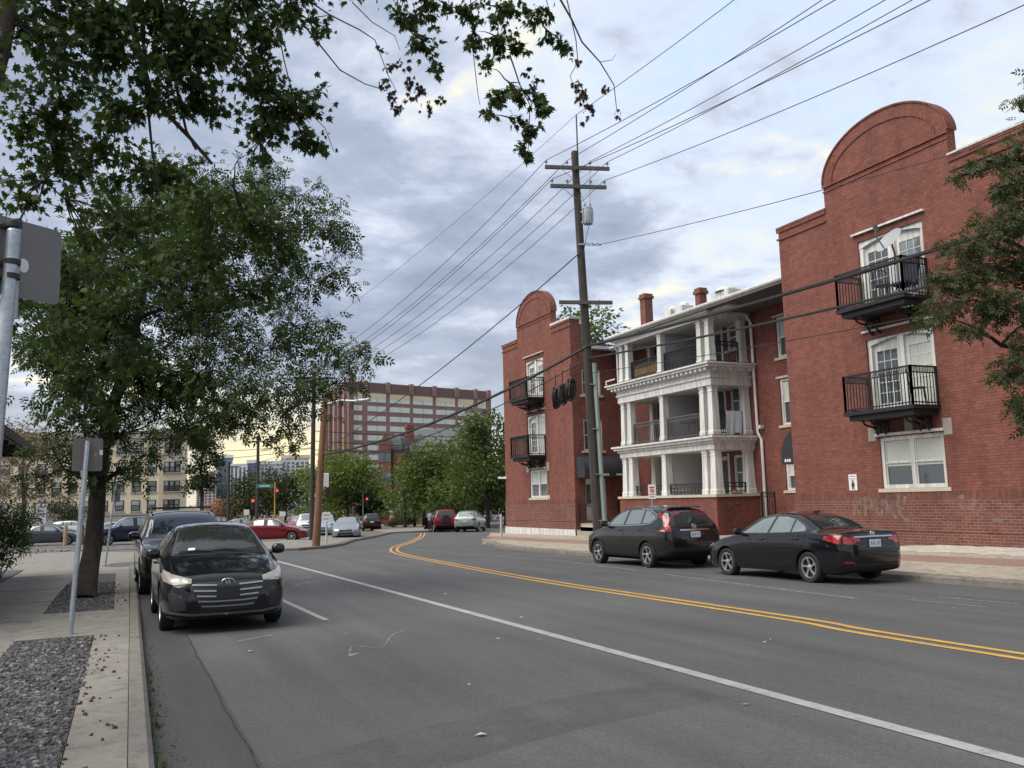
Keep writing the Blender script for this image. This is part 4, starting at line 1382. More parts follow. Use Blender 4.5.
    if rails:
        for sd in (1, -1):
            r_ = MB()
            pts = [(sd * .56, cs.y0 - 2.1, 1.40), (sd * .575, cs.y0 - 2.2, 1.475), (sd * .58, cs.y0 - 2.8, 1.50), (sd * .565, cs.y0 - 3.4, 1.465), (sd * .55, cs.y0 - 3.5, 1.39)]
            r_.tube(pts, [.02, .022, .022, .022, .02], 8)
            r_.build('roof_rail', M['plastic'], root, True, org=(0, 0, 0))
    lamp_pair(cs, root, 'tail_light', [('side', [(3.95, .86), (3.98, 1.0), (4.25, .98), (4.28, .82)])], 'tail')
    plate(cs, root, .72)
    return root, cs


def build_boxy(label, name='parked_suv', body='p_black2', glass='glass_dark', group=None):
    cs, root = start_car(BOXY, name, label, 'car', M[body], group, clad=.14)
    bmat = M[body]
    add_wheels(root, BOXY, 'six', wid=.25)
    fr = [(1.40, 1.18), (1.62, 1.40), (1.90, 1.62), (2.2, 1.69), (4.1, 1.69), (4.36, 1.62), (4.44, 1.25), (3.4, 1.20)]
    panes = [[(1.55, 1.20), (1.70, 1.40), (1.94, 1.59), (2.2, 1.66), (2.46, 1.66), (2.45, 1.20)], [(2.54, 1.20), (2.55, 1.66), (3.35, 1.66), (3.4, 1.22)], [(3.48, 1.23), (3.45, 1.66), (4.08, 1.66), (4.30, 1.60), (4.36, 1.28)]]
    side_glass(cs, root, fr, panes, None, glass)
    door_set(cs, root, [[(1.34, 1.08), (1.40, 1.17), (2.48, 1.19), (2.5, .6), (2.46, .46), (1.5, .46), (1.34, .7)],
                        [(2.52, 1.19), (3.50, 1.2), (3.5, 1.0), (3.3, .8), (3.14, .6), (3.05, .46), (2.5, .46), (2.54, .6)]], bmat, [(2.3, 1.06), (3.3, 1.08)])
    decal(cs, 'windshield', [(-.72, 1.34), (-.64, 1.88), (0, 1.92), (.64, 1.88), (.72, 1.34), (.3, 1.25), (-.3, 1.25)], 'top', M['glass_wind2'], .006, .08, root)
    decal(cs, 'rear_window', [(-.66, 1.22), (-.6, 1.62), (.6, 1.62), (.66, 1.22)], 'rear', M['glass_dark'], .006, .08, root)
    for sd in (1, -1):
        mirror_mesh(cs, 1.56, 1.14, sd, bmat, root, 1.25)
        r_ = MB()
        r_.tube([(sd * .66, cs.y0 - 2.1, 1.74), (sd * .66, cs.y0 - 2.2, 1.83), (sd * .66, cs.y0 - 4.0, 1.83), (sd * .66, cs.y0 - 4.1, 1.73)], .02, 8)
        r_.build('roof_rail', M['plastic'], root, True, org=(0, 0, 0))
    for q in (2.4, 3.6):
        r_ = MB(); r_.bar((-.7, cs.y0 - q, 1.85), (.7, cs.y0 - q, 1.85), .06, .03)
        r_.build('crossbar', M['plastic'], root, True, org=(0, 0, 0))
    decal(cs, 'grille', [(-.5, .72), (-.52, .9), (.52, .9), (.5, .72)], 'front', M['plastic'], .008, .06, root)
    lamp_pair(cs, root, 'headlight', [('front', [(.56, .80), (.56, .92), (.80, .94), (.86, .82)]), ('side', [(.1, .80), (.12, .93), (.42, .97), (.4, .84)])], 'lamp')
    lamp_pair(cs, root, 'tail_light', [('side', [(4.5, .92), (4.5, 1.22), (4.66, 1.2), (4.72, .95)]), ('rear', [(.72, .92), (.72, 1.22), (.84, 1.22), (.88, .92)])], 'tail')
    plate(cs, root, .85)
    return root, cs


def reflect_glass(name, col1, col2):
    """screen glass with bright mottled tint, as raindrop-dusty windscreens have"""
    return glass_mat(name, col1, .3, .03)
M['glass_wind'] = glass_mat('windscreen_glass', (.045, .05, .05), .5, .03)
M['glass_wind2'] = glass_mat('tinted_windscreen_glass', (.06, .075, .10), .6, .04)
M['satin_dark'] = mat('grey_trim', (.14, .145, .15), .35, .5, var=0)


def simple_car(spec, name, label, body, group=None, style='six', tail=True):
    """a car seen small: shell, glass, wheels, lamps, mirrors, plate"""
    cs, root = start_car(spec, name, label, 'car', M[body], group)
    add_wheels(root, spec, style)
    rows = np.array(spec['rows'])
    # glass band from the roof line and belt line
    q0 = rows[np.argmax(np.diff(rows[:, 3]) > .12)][0] if True else 1.2
    L = spec['L']
    top = lambda q: float(cs.fn[2](q)) - .085
    bel = lambda q: float(cs.fn[1](q)) + .045
    qs = [q for q in np.linspace(q0 + .12, L - .25, 30) if top(q) - bel(q) > .07]
    def band(a, b):
        u = [q for q in qs if a <= q <= b]
        return [(q, bel(q)) for q in u] + [(q, top(q)) for q in u[::-1]]
    a, e = qs[0], qs[-1]
    c1, c2 = q0 + 1.22, min(q0 + 2.05, e - .25)
    for sd in (1, -1):
        decal(cs, 'window_frame', band(a, e), 'side', M['plastic'], .003, .1, root, sd)
        for u, v in ((a + .1, c1 - .04), (c1 + .04, c2 - .04), (c2 + .04, e - .05)):
            p = band(u, v)
            if len(p) >= 6: decal(cs, 'side_window', grow(p, -.015), 'side', M['glass_side'], .006, .1, root, sd)
        mirror_mesh(cs, q0 + .3, bel(q0 + .3) - .04, sd, M[body], root, 1.1)
        decal(cs, 'door_gap', strip([(q0 + .12, bel(q0) - .08), (q0 + .12, .5), (q0 + .3, .3), (c1, .3), (c1, bel(c1) - .03)], .012), 'side', M['seam'], .002, .1, root, sd)
        decal(cs, 'door_gap', strip([(c1, .3), (c2 - .1, .3), (c2 + .15, .6), (c2 + .2, bel(c2) - .03)], .012), 'side', M['seam'], .002, .1, root, sd)
    wt = float(cs.fn[5](q0 + .4))
    q1 = q0 + .78
    decal(cs, 'windshield', [(-.66, q0 + .06), (-.52, q1), (0, q1 + .04), (.52, q1), (.66, q0 + .06), (0, q0 - .02)], 'top', M['glass_pale'], .006, .1, root)
    zt, zb = float(cs.fn[2](L - .45)), float(cs.fn[1](L - .1))
    if spec is SEDAN:
        decal(cs, 'rear_window', [(-.44, 3.18), (-.56, 3.80), (.56, 3.80), (.44, 3.18)], 'top', M['glass_dark'], .006, .1, root)
    else:
        decal(cs, 'rear_window', [(-.60, zb + .10), (-.52, zt - .1), (.52, zt - .1), (.60, zb + .10)], 'rear', M['glass_dark'], .006, .1, root)
    zn = float(cs.fn[1](.12))
    lamp_pair(cs, root, 'headlight', [('front', [(.42, zn - .06), (.45, zn + .04), (.74, zn + .09), (.78, zn - .02)]), ('side', [(.14, zn - .04), (.16, zn + .05), (.5, zn + .13), (.4, zn + .02)])], 'lamp_hi')
    decal(cs, 'grille', [(-.4, zn - .12), (-.42, zn + .02), (.42, zn + .02), (.4, zn - .12)], 'front', M['plastic'], .007, .08, root)
    decal(cs, 'air_intake', [(-.5, zn - .30), (-.46, zn - .17), (.46, zn - .17), (.5, zn - .30)], 'front', M['plastic'], .007, .08, root)
    zr = zb - .12
    lamp_pair(cs, root, 'tail_light', [('rear', [(.52, zr - .08), (.52, zr + .06), (.78, zr + .08), (.8, zr - .06)]), ('side', [(L - .32, zr - .06), (L - .32, zr + .08), (L - .06, zr + .06), (L - .04, zr - .08)])], 'tail')
    plate(cs, root, zr - .12)
    return root, cs
SP = lambda px, py: gat(px, py)
r_, c_ = build_hatch('black hatchback with a slatted silver grille and oval emblem, parked nose-on by the left kerb')
place_car(r_, 1.42, 15.25, R(180 - .5))
r_.scale = (.97, 1, 1.03)
r_, c_ = build_boxy('tall black four by four with roof rails parked right behind the hatchback')
place_car(r_, 1.36, 22.2, R(180 - 1))
r_, c_ = build_sedan('shiny black four-door sedan parked by the right kerb under the graffitied brick wall')
place_car(r_, 13.72, 15.35, R(.5))
r_, c_ = build_crossover('dark charcoal crossover with tall red tail lamps parked in front of the white porches')
place_car(r_, 13.80, 21.45, R(0))
CARG = 'small parked cars in and beyond the lot'
def small(spec, name, label, body, px, py, heading, h=0, group=None, scale=1):
    r_, c_ = simple_car(spec, name, label, body, group)
    p = gat(px, py)
    place_car(r_, p.x, p.y, R(heading), h=h)
    if scale != 1: r_.scale = (scale,) * 3
    return r_
# ------------------------------------------------------------------ the brick apartment building
FX = 19.0                      # street face of both wings
YN, HN = 16.87, 4.20           # near wing: middle and half width
YF, HF = 39.30, 3.93           # far wing
PZ = 9.93                      # parapet
SW = 8.5                       # eaves of the wing sides
apt = empty('apartment_building', (FX, YN + HN, -.2), 'red brick apartment building with two curved gables and white columned porches between them', 'building')


def wall_cells(b, fn, u0, u1, v0, v1, holes, reveal, mi=0, mr=None):
    """wall sheet with rectangular openings and their reveals; fn(u, v, d): d goes into the wall"""
    us = sorted(set([u0, u1] + [h[0] for h in holes] + [h[1] for h in holes]))
    vs_ = sorted(set([v0, v1] + [h[2] for h in holes] + [h[3] for h in holes]))
    us = [u for u in us if u0 <= u <= u1]; vs_ = [v for v in vs_ if v0 <= v <= v1]
    for i in range(len(us) - 1):
        for j in range(len(vs_) - 1):
            cu, cv = (us[i] + us[i + 1]) / 2, (vs_[j] + vs_[j + 1]) / 2
            if any(h[0] < cu < h[1] and h[2] < cv < h[3] for h in holes): continue
            b.add([fn(us[i], vs_[j], 0), fn(us[i + 1], vs_[j], 0), fn(us[i + 1], vs_[j + 1], 0), fn(us[i], vs_[j + 1], 0)], [(0, 1, 2, 3)], mi)
    for (a, c, e, g) in holes:
        for p, q in (((a, e), (a, g)), ((a, g), (c, g)), ((c, g), (c, e)), ((c, e), (a, e))):
            b.add([fn(*p, 0), fn(*q, 0), fn(*q, reveal), fn(*p, reveal)], [(0, 1, 2, 3)], mi if mr is None else mr)


def bxf(b, fn, u0, u1, v0, v1, d0, d1, mi=0):
    p = [fn(u, v, d) for d in (d0, d1) for u, v in ((u0, v0), (u1, v0), (u1, v1), (u0, v1))]
    b.add(p, [(0, 1, 2, 3), (7, 6, 5, 4), (0, 4, 5, 1), (1, 5, 6, 2), (2, 6, 7, 3), (3, 7, 4, 0)], mi)


def sash_window(fn, u0, u1, v0, v1, parent, dp=.10, split=1, blind=.5, frame=.07, glass='glass_bld', sill=True, name='window', fm='white'):
    """white double-hung window; split = number of lights side by side"""
    f = MB()
    for (a, c, e, g) in ((u0, u0 + frame, v0, v1), (u1 - frame, u1, v0, v1), (u0 + frame, u1 - frame, v1 - frame, v1), (u0 + frame, u1 - frame, v0, v0 + frame)):
        bxf(f, fn, a, c, e, g, dp - .05, dp + .05)
    wd = (u1 - u0 - 2 * frame)
    edges = []
    for k in range(split):
        a = u0 + frame + wd * k / split
        c = u0 + frame + wd * (k + 1) / split
        if k: bxf(f, fn, a - .06, a + .06, v0 + frame, v1 - frame, dp - .045, dp + .05)
        a2, c2 = a + (.06 if k else 0), c - (.06 if k < split - 1 else 0)
        edges.append((a2, c2))
        mid = v0 + (v1 - v0) * .5
        bxf(f, fn, a2, c2, mid - .025, mid + .025, dp - .03, dp + .04)
        for (p, q) in ((a2, a2 + .035), (c2 - .035, c2)):
            bxf(f, fn, p, q, v0 + frame, v1 - frame, dp - .01, dp + .04)
    fo = f.build(name, M[fm], parent)
    g = MB()
    bl = MB()
    for k, (a, c) in enumerate(edges):
        bxf(g, fn, a + .03, c - .03, v0 + frame, v1 - frame, dp + .025, dp + .032)
        bb = blind[k % len(blind)] if hasattr(blind, '__len__') else blind
        if bb: bxf(bl, fn, a + .035, c - .035, v1 - frame - (v1 - v0) * bb, v1 - frame, dp + .012, dp + .022)
    g.build('pane', M[glass], fo)
    if bl.v: bl.build('blind', M['shade'], fo)
    if sill:
        s = MB(); bxf(s, fn, u0 - .12, u1 + .12, v0 - .10, v0 - .003, -.05, dp - .055)
        s.build('sill', M['cream'], fo)
    return fo


def french_window(fn, u0, u1, v0, v1, parent, dp=.14, dark_leaf=0, curtain=None):
    """white double balcony door under a segmental head"""
    f = MB()
    n = 12
    hd = .22
    # curved head board
    poly = [(u0, v1)] + [(u0 + (u1 - u0) * k / n, v1 - hd + hd * .8 * math.sin(math.pi * k / n) ** .8) for k in range(n + 1)] + [(u1, v1)]
    poly = [poly[0]] + poly[1:-1] + [poly[-1]]
    f.prism(poly[::-1], fn, dp - .09, dp + .02)
    for (a, c) in ((u0, u0 + .12), (u1 - .12, u1)): bxf(f, fn, a, c, v0, v1 - hd + .02, dp - .08, dp + .06)
    um = (u0 + u1) / 2
    bxf(f, fn, um - .10, um + .10, v0, v1 - .02, dp - .07, dp + .06)
    bxf(f, fn, u0 + .12, u1 - .12, v1 - hd - .06, v1 - .01, dp + .021, dp + .06)
    fo = f.build('balcony_door', M['white'], parent)
    for k, (a, c) in enumerate(((u0 + .12, um - .10), (um + .10, u1 - .12))):
        lf = MB()
        for (p, q, r, s) in ((a, a + .10, v0 + .02, v1 - hd - .04), (c - .10, c, v0 + .02, v1 - hd - .04), (a + .1, c - .1, v0 + .02, v0 + .3), (a + .1, c - .1, v1 - hd - .14, v1 - hd - .04)):
            bxf(lf, fn, p, q, r, s, dp + .01, dp + .055)
        for g_ in (1, 2):
            x = a + .1 + (c - a - .2) * g_ / 3
            bxf(lf, fn, x - .012, x + .012, v0 + .3, v1 - hd - .14, dp + .02, dp + .05)
        for g_ in range(1, 5):
            z = v0 + .3 + (v1 - hd - .14 - v0 - .3) * g_ / 5
            bxf(lf, fn, a + .1, c - .1, z - .012, z + .012, dp + .021, dp + .049)
        lo = lf.build('door_leaf', M['white'], fo)
        g = MB(); bxf(g, fn, a + .095, c - .095, v0 + .29, v1 - hd - .13, dp + .033, dp + .04)
        g.build('pane', M['glass_bld' if k == dark_leaf else (curtain or 'shade')], fo)
    return fo


def iron_rail(b, p0, p1, z0, z1, band=.16, gap=.105, thick=.018):
    p0, p1 = Vector((*p0, 0)), Vector((*p1, 0))
    L = (p1 - p0).length
    d = (p1 - p0) / L
    for z, h in ((z1, .04), (z1 - band, .025), (z0 + .06, .03)):
        b.bar((p0.x, p0.y, z), (p1.x, p1.y, z), .035, h)
    n = max(2, int(L / gap))
    for i in range(n + 1):
        q = p0 + d * (L * i / n)
        b.bar((q.x, q.y, z0), (q.x, q.y, z1), thick, thick)
    for i in range(n):
        q = p0 + d * (L * (i + .5) / n)
        b.bar((q.x, q.y, z1 - band), (q.x, q.y, z1), thick * .8, thick * .8)
    for q in (p0, p1): b.bar((q.x, q.y, z0), (q.x, q.y, z1 + .02), .05, .05)


def scroll(b, y, x0, z0):
    pts = [(x0 - .62, y, z0 - .01), (x0 - .56, y, z0 - .10), (x0 - .42, y, z0 - .15), (x0 - .28, y, z0 - .17), (x0 - .16, y, z0 - .24), (x0 - .10, y, z0 - .36), (x0 - .02, y, z0 - .42)]
    b.tube(pts, .03, 6)
    b.tube([(x0 - .14 + (.13 - .012 * i) * math.cos(a), y, z0 - .14 + (.12 - .011 * i) * math.sin(a)) for i, a in enumerate(np.linspace(0, 7, 10))], .022, 6)
    b.bar((x0 - .02, y, z0), (x0 - .02, y, z0 - .46), .06, .03)


def balcony(yc, hw, z, parent, label=None):
    x0, x1 = FX, FX - .92
    b = MB()
    b.box((x1 - .05, yc - hw - .05, z - .10), (x0, yc + hw + .05, z - .003))
    b.box((x1 + .06, yc - hw + .05, z - .24), (x0, yc + hw - .05, z - .103))
    bo = b.build('balcony', M['black_iron'], parent, label=label)
    r = MB()
    iron_rail(r, (x1, yc + hw), (x1, yc - hw), z, z + .98)
    iron_rail(r, (x0 - .03, yc + hw), (x1, yc + hw), z, z + .98)
    iron_rail(r, (x0 - .03, yc - hw), (x1, yc - hw), z, z + .98)
    r.build('railing', M['black_iron'], bo)
    for y in (yc + hw - .28, yc + hw - .55, yc - hw + .28, yc - hw + .55):
        s = MB(); scroll(s, y, x0, z - .24); s.build('bracket', M['black_iron'], bo)
    return bo


def wing(yc, hw, near):
    k = hw / 4.30
    o_ = -.10 if near else 0
    fn = lambda u, v, d: (FX + d, yc + u, v)
    z0 = -.9
    belt = 1.55
    # window openings (u measured along the street)
    w1 = (-1.18 * k + o_, .92 * k + o_, 1.64, 3.03)
    w2 = (-1.15 * k + o_, 1.12 * k + o_, 3.66, 5.78)
    w3 = (-1.10 * k + o_, 1.15 * k + o_, 6.62, 8.62)
    b = MB()
    wall_cells(b, fn, -hw, hw, belt, PZ, [w1, w2, w3], .16)
    wall_cells(b, lambda u, v, d: (FX - .03 + d, yc + u, v), -hw - .03, hw + .03, z0, belt - .22, [], 0, 1)
    b.add([fn(-hw - .03, belt - .22, -.03), fn(hw + .03, belt - .22, -.03), fn(hw + .03, belt, -.03), fn(-hw - .03, belt, -.03)], [(0, 1, 2, 3)], 2)
    b.add([fn(-hw - .03, belt, -.03), fn(hw + .03, belt, -.03), fn(hw, belt, 0), fn(-hw, belt, 0)], [(0, 1, 2, 3)], 1)
    # low second course line
    bxf(b, fn, -hw - .045, hw + .045, .52, .60, -.045, 0.02, 1)
    # curved gable: shoulders, sides and a round top with its thickness
    ah, sp_, tp = 2.20 * k, 10.72, 12.08
    arc = [(ah * math.cos(a), sp_ + (tp - sp_) * math.sin(a)) for a in np.linspace(0, math.pi, 40)]
    poly = [(ah, PZ + .001)] + arc + [(-ah, PZ + .001)]
    b.prism(poly, fn, 0, .30)
    # sides and back of the wing
    for s_ in (-1, 1):
        y = yc + s_ * hw
        side_holes = []
        fs = lambda u, v, d, y=y, s_=s_: (FX + u, y - s_ * d, v)
        if not near and s_ < 0: side_holes = [(.55, 1.55, 6.35, 7.55), (.55, 1.55, 3.75, 5.2), (.55, 1.65, .55, 2.45)]
        wall_cells(b, fs, 0, 13, z0, SW, side_holes, .16)
        b.add([(FX, y, SW), (FX + .6, y, SW), (FX + .6, y, PZ), (FX, y, PZ)], [(0, 1, 2, 3)])
    b.add([(FX + 13, yc - hw, z0), (FX + 13, yc + hw, z0), (FX + 13, yc + hw, SW), (FX + 13, yc - hw, SW)], [(0, 1, 2, 3)])
    b.add([(FX + .6, yc - hw, SW), (FX + .6, yc + hw, SW), (FX + .6, yc + hw, PZ), (FX + .6, yc - hw, PZ)], [(0, 1, 2, 3)])
    wo = b.build('wall', [M['brick'], M['brick_low'], M['brick_soldier']], apt, label=None)
    r = MB(); r.box((FX + .62, yc - hw - .42, SW + .16), (FX + 13.3, yc + hw + .42, SW + .22)); ro = r.build('roof', M['roof_dark'], apt)
    e = MB(); e.box((FX + .64, yc - hw - .40, SW + .002), (FX + 13.2, yc + hw + .40, SW + .158)); e.build('eave', M['greywall'], ro)
    # mouldings: parapet cap, corbel course, arch ring, lunette sill
    m = MB()
    for s_ in (-1, 1):
        a, c = sorted((s_ * (ah - .02), s_ * (hw + .06)))
        if near or s_ > 0:
            bxf(m, fn, a, c, PZ + .002, PZ + .07, -.045, .64)
        bxf(m, fn, a, c, PZ - .35, PZ - .29, -.04, .0)
        bxf(m, fn, a, c, PZ - .10, PZ - .002, -.035, .0)
    n = 40
    for (r0, r1, d0, d1) in ((0.0, .05, -.03, .33), (-.36, -.32, -.025, .0)):
        vs_, fs_ = [], []
        for a in np.linspace(0, math.pi, n + 1):
            ca, sa = math.cos(a), math.sin(a)
            for rr, dd in ((r0, d0), (r1, d0), (r1, d1), (r0, d1)):
                vs_.append(fn((ah + rr) * ca, sp_ + (tp - sp_ + rr) * sa, dd))
        for i in range(n):
            for q in range(4): fs_.append((i * 4 + q, i * 4 + (q + 1) % 4, i * 4 + 4 + (q + 1) % 4, i * 4 + 4 + q))
        fs_ += [(0, 1, 2, 3), (n * 4 + 3, n * 4 + 2, n * 4 + 1, n * 4)]
        m.add(vs_, fs_)
    bxf(m, fn, -ah - .03, ah + .03, sp_ - .11, sp_ - .03, -.045, .0)
    bxf(m, fn, -ah - .02, ah + .02, sp_ - .26, sp_ - .21, -.025, .0)
    m.build('moulding', [M['brick']], wo)
    cp = MB()
    a, c = (-hw - .07, -ah + .02)
    bxf(cp, fn, a - .02, c, PZ + .072, PZ + .12, -.06, .66)
    if not near:
        bxf(cp, fn, -hw - .07, -ah + .02, PZ + .002, PZ + .0715, -.06, .64)
        cp.box((FX + .5, yc - hw - .06, PZ - .24), (FX + 1.0, yc - hw + .3, PZ + .06))
    cp.build('coping', M['white_dirty'], wo)
    # lintels
    for q in ((w1[0] - .05, w1[1] + .10, w1[3] + .03, w1[3] + .10, -.09, .02), (w2[0] - .1, w2[1] + .1, w2[3] + .20, w2[3] + .26, -.05, .0), (w3[0] - .12, w3[1] + .14, w3[3] + .20, w3[3] + .25, -.09, .0)):
        l = MB(); bxf(l, fn, *q); l.build('lintel', M['white' if near else 'cream'], wo)
    for (u, z) in ((w1[0] - .28, w1[3] - .08), (w1[1] + .10, w1[3] - .08), ((w1[0] + w1[1]) / 2 - .12, w1[3] + .11)):
        l = MB(); bxf(l, fn, u, u + .26, z, z + .42, -.012, .0); l.build('stone_block', M['stone'], wo)
    sash_window(fn, *w1, apt, dp=.09, split=2, blind=(.5, .5) if near else (.45, .45), frame=.10)
    french_window(fn, *w2, apt, dark_leaf=1, curtain='shade')
    french_window(fn, *w3, apt, dark_leaf=1, curtain='glass_pale')
    balcony(yc + o_, 1.14 * k, 3.72, apt)
    balcony(yc + o_, 1.14 * k, 6.57, apt)
    return fn


fnN = wing(YN, HN, True)
fnF = wing(YF, HF, False)
# white washed plinth of the far wing
b = MB()
b.box((FX - .07, YF - HF - .07, -.9), (FX - .031, YF + HF + .03, .16))
b.box((FX - .07, YF - HF - .07, -.9), (FX + 1.0, YF - HF - .032, .16))
b.build('plinth', M['white_dirty'], apt)
# side windows and entrance of the far wing, facing the courtyard
fsF = lambda u, v, d: (FX + u, YF - HF + d, v)
sash_window(fsF, .55, 1.55, 6.35, 7.55, apt, blind=0, glass='glass_bld')
sash_window(fsF, .55, 1.55, 3.75, 5.2, apt, blind=0, glass='glass_bld')
d = MB()
bxf(d, fsF, .55, 1.65, .55, 2.45, .08, .14)
for (a, c) in ((.62, 1.06), (1.14, 1.58)): bxf(d, fsF, a, c, 1.3, 2.2, .074, .082, 1)
d.build('entrance_door', [M['white'], M['glass_bld']], apt)
b = MB()
for k in range(4): b.box((FX + .2 - k * .0, YF - HF - 1.3 - k * .3, -.9), (FX + 2.2, YF - HF - .033, .45 - k * .17))
b.build('entrance_step', M['cream'], apt)
for x in (FX + .12, FX + 2.2):
    r = MB(); iron_rail(r, (x, YF - HF - .1), (x, YF - HF - 1.5), .45, 1.35, gap=.14); r.build('railing', M['black_iron'], apt)


def awning(ya, s_, x0, x1, z, rad, parent):
    """quarter-round canopy on a side wall, facing along the street"""
    b = MB()
    n = 12
    vs_, fs_ = [], []
    for i in range(n + 1):
        a = math.pi / 2 * i / n
        y, zz = ya + s_ * rad * math.sin(a), z + rad * .95 * math.cos(a)
        vs_ += [(x0, y, zz), (x1, y, zz)]
        if i: fs_.append((2 * i - 2, 2 * i - 1, 2 * i + 1, 2 * i))
    y = ya + s_ * rad
    vs_ += [(x0, y, z - .22), (x1, y, z - .22)]
    fs_.append((2 * n, 2 * n + 1, 2 * n + 3, 2 * n + 2))
    for k in (0, 1):
        vs_.append(((x0, x1)[k], ya, z))
        c = len(vs_) - 1
        for i in range(n): fs_.append((c, 2 * i + k, 2 * i + 2 + k))
        vs_ += [((x0, x1)[k], ya, z - .22)]
        fs_.append((c, 2 * n + k, 2 * n + 2 + k, c + 1))
    b.add(vs_, fs_)
    o = b.build('awning', M['awning'], parent)
    return o


awn = awning(YF - HF, -1, FX + .1, FX + 2.5, 2.72, .8, apt)
t_ = MB()
yv = YF - HF - .8 - .006
for (xa, n) in ((FX + .35, 1), (FX + .95, 5), (FX + 1.75, 6)):
    for i in range(n):
        t_.box((xa + i * .085, yv, 2.57), (xa + i * .085 + .055, yv + .004, 2.66))
t_.build('awning_lettering', M['sign_white'], awn)
awn2 = awning(YN + HN, 1, FX + .45, FX + 2.4, 2.72, 1.05, apt)
t_ = MB()
for i in range(3): t_.box((FX + .45 - .006, YN + HN + .62 + i * .1, 2.57), (FX + .45 - .002, YN + HN + .69 + i * .1, 2.66))
t_.build('awning_lettering', M['sign_white'], awn2)

# ---- recessed middle block
RX = 22.1
YA, YB = YN + HN, YF - HF
fm = lambda u, v, d: (RX + d, u, v)
holes = [(24.0, 24.98, 6.55, 8.05), (24.0, 24.98, 4.05, 5.75), (24.05, 24.95, 1.68, 2.75),
         (27.0, 27.9, 1.75, 3.1), (28.2, 29.3, .9, 3.1), (27.0, 27.9, 4.6, 5.9), (28.2, 29.3, 3.85, 5.95), (27.0, 27.9, 7.3, 8.3), (28.2, 29.3, 6.65, 8.3),
         (31.2, 32.1, 1.75, 3.2), (31.2, 32.1, 4.5, 5.9), (31.2, 32.1, 7.2, 8.3)]
b = MB()
wall_cells(b, fm, YA, YB, -.9, 8.62, holes, .16)
b.build('wall', M['brick'], apt)
for h in holes:
    if h[1] - h[0] > 1.05:
        d = MB()
        bxf(d, fm, h[0], h[1], h[2], h[3], .10, .16)
        bxf(d, fm, h[0] - .1, h[0], h[2], h[3] + .1, -.03, .03)
        bxf(d, fm, h[1], h[1] + .1, h[2], h[3] + .1, -.03, .03)
        bxf(d, fm, h[0] + .12, (h[0] + h[1]) / 2 - .05, h[2] + .35, h[3] - .15, .092, .102, 1)
        bxf(d, fm, (h[0] + h[1]) / 2 + .05, h[1] - .12, h[2] + .35, h[3] - .15, .092, .102, 1)
        d.build('porch_door', [M['white'], M['glass_bld']], apt)
    else:
        sash_window(fm, *h, apt, blind=.45 if h[0] < 26 else 0, frame=.08)
for h in holes[:3]:
    l = MB(); bxf(l, fm, h[0] - .14, h[1] + .14, h[3] + .02, h[3] + .10, -.04, .0); l.build('lintel', M['cream'], apt)

# ---- the three storey porch
PX, PYA, PYB = 20.2, 26.55, 33.25
porch = MB()
# brick base with a stone cap
porch.box((PX - .08, PYA - .08, -.9), (RX - .002, PYB + .08, 1.50), 0)
po = porch.build('porch_base', [M['brick']], apt)
c = MB(); c.box((PX - .14, PYA - .14, 1.502), (RX - .004, PYB + .14, 1.60)); c.build('stone_cap', M['cream'], po)
ls = [('floor', 3.62, 3.80, .26), ('cornice', 6.22, 6.55, .42), ('eave', 8.42, 8.52, .0)]


def slab(name, steps, m='white'):
    s = MB()
    for (za, zb_, e) in steps: s.box((PX - e, PYA - e, za), (RX - .004, PYB + e, zb_))
    return s.build(name, M[m], po)


slab('porch_floor', [(3.28, 3.50, .02), (3.502, 3.60, .10), (3.602, 3.70, .22), (3.702, 3.77, .30)])
dk = MB(); dk.box((PX - .26, PYA - .26, 3.772), (RX - .006, PYB + .26, 3.80)); dk.build('porch_deck', M['roof_dark'], po)
co = slab('porch_cornice', [(5.70, 5.98, .02), (5.982, 6.06, .08), (6.062, 6.22, .05), (6.36, 6.46, .36), (6.462, 6.52, .44), (6.222, 6.358, .12)])
dk = MB(); dk.box((PX - .4, PYA - .4, 6.522), (RX - .006, PYB + .4, 6.55)); dk.build('porch_deck', M['roof_dark'], po)
n = 24
for i in range(n):
    y = PYA - .2 + (PYB - PYA + .4) * (i + .5) / n
    dn = MB(); dn.box((PX - .30, y - .075, 6.24), (PX - .122, y + .075, 6.356)); dn.build('dentil', M['white'], co)
for i in range(6):
    x = PX - .1 + (RX - PX) * (i + .5) / 6
    for y0, y1 in ((PYA - .30, PYA - .122), (PYB + .122, PYB + .30)):
        dn = MB(); dn.box((x - .075, y0, 6.24), (x + .075, y1, 6.356)); dn.build('dentil', M['white'], co)
slab('porch_ceiling_beam', [(8.28, 8.46, .03), (8.462, 8.54, .16)])


def column(x, y, z0, z1, w, parent):
    b = MB()
    ex = w / 2
    k = .84
    for (za, zb_, wa, wb) in ((z0, z0 + .16, ex + .02, ex + .02), (z0 + .16, z0 + .20, ex + .02, ex), (z0 + .20, z1 - .24, ex, ex * k), (z1 - .24, z1 - .19, ex * k + .015, ex * k + .015), (z1 - .19, z1 - .10, ex * k, ex * k), (z1 - .10, z1, ex * k + .02, ex * k + .03)):
        vs_ = [(x + sx * q, y + sy * q, z) for z, q in ((za, wa), (zb_, wb)) for sx, sy in ((-1, -1), (1, -1), (1, 1), (-1, 1))]
        b.add(vs_, [(3, 2, 1, 0), (4, 5, 6, 7), (0, 1, 5, 4), (1, 2, 6, 5), (2, 3, 7, 6), (3, 0, 4, 7)])
    return b.build('column', M['white'], parent)


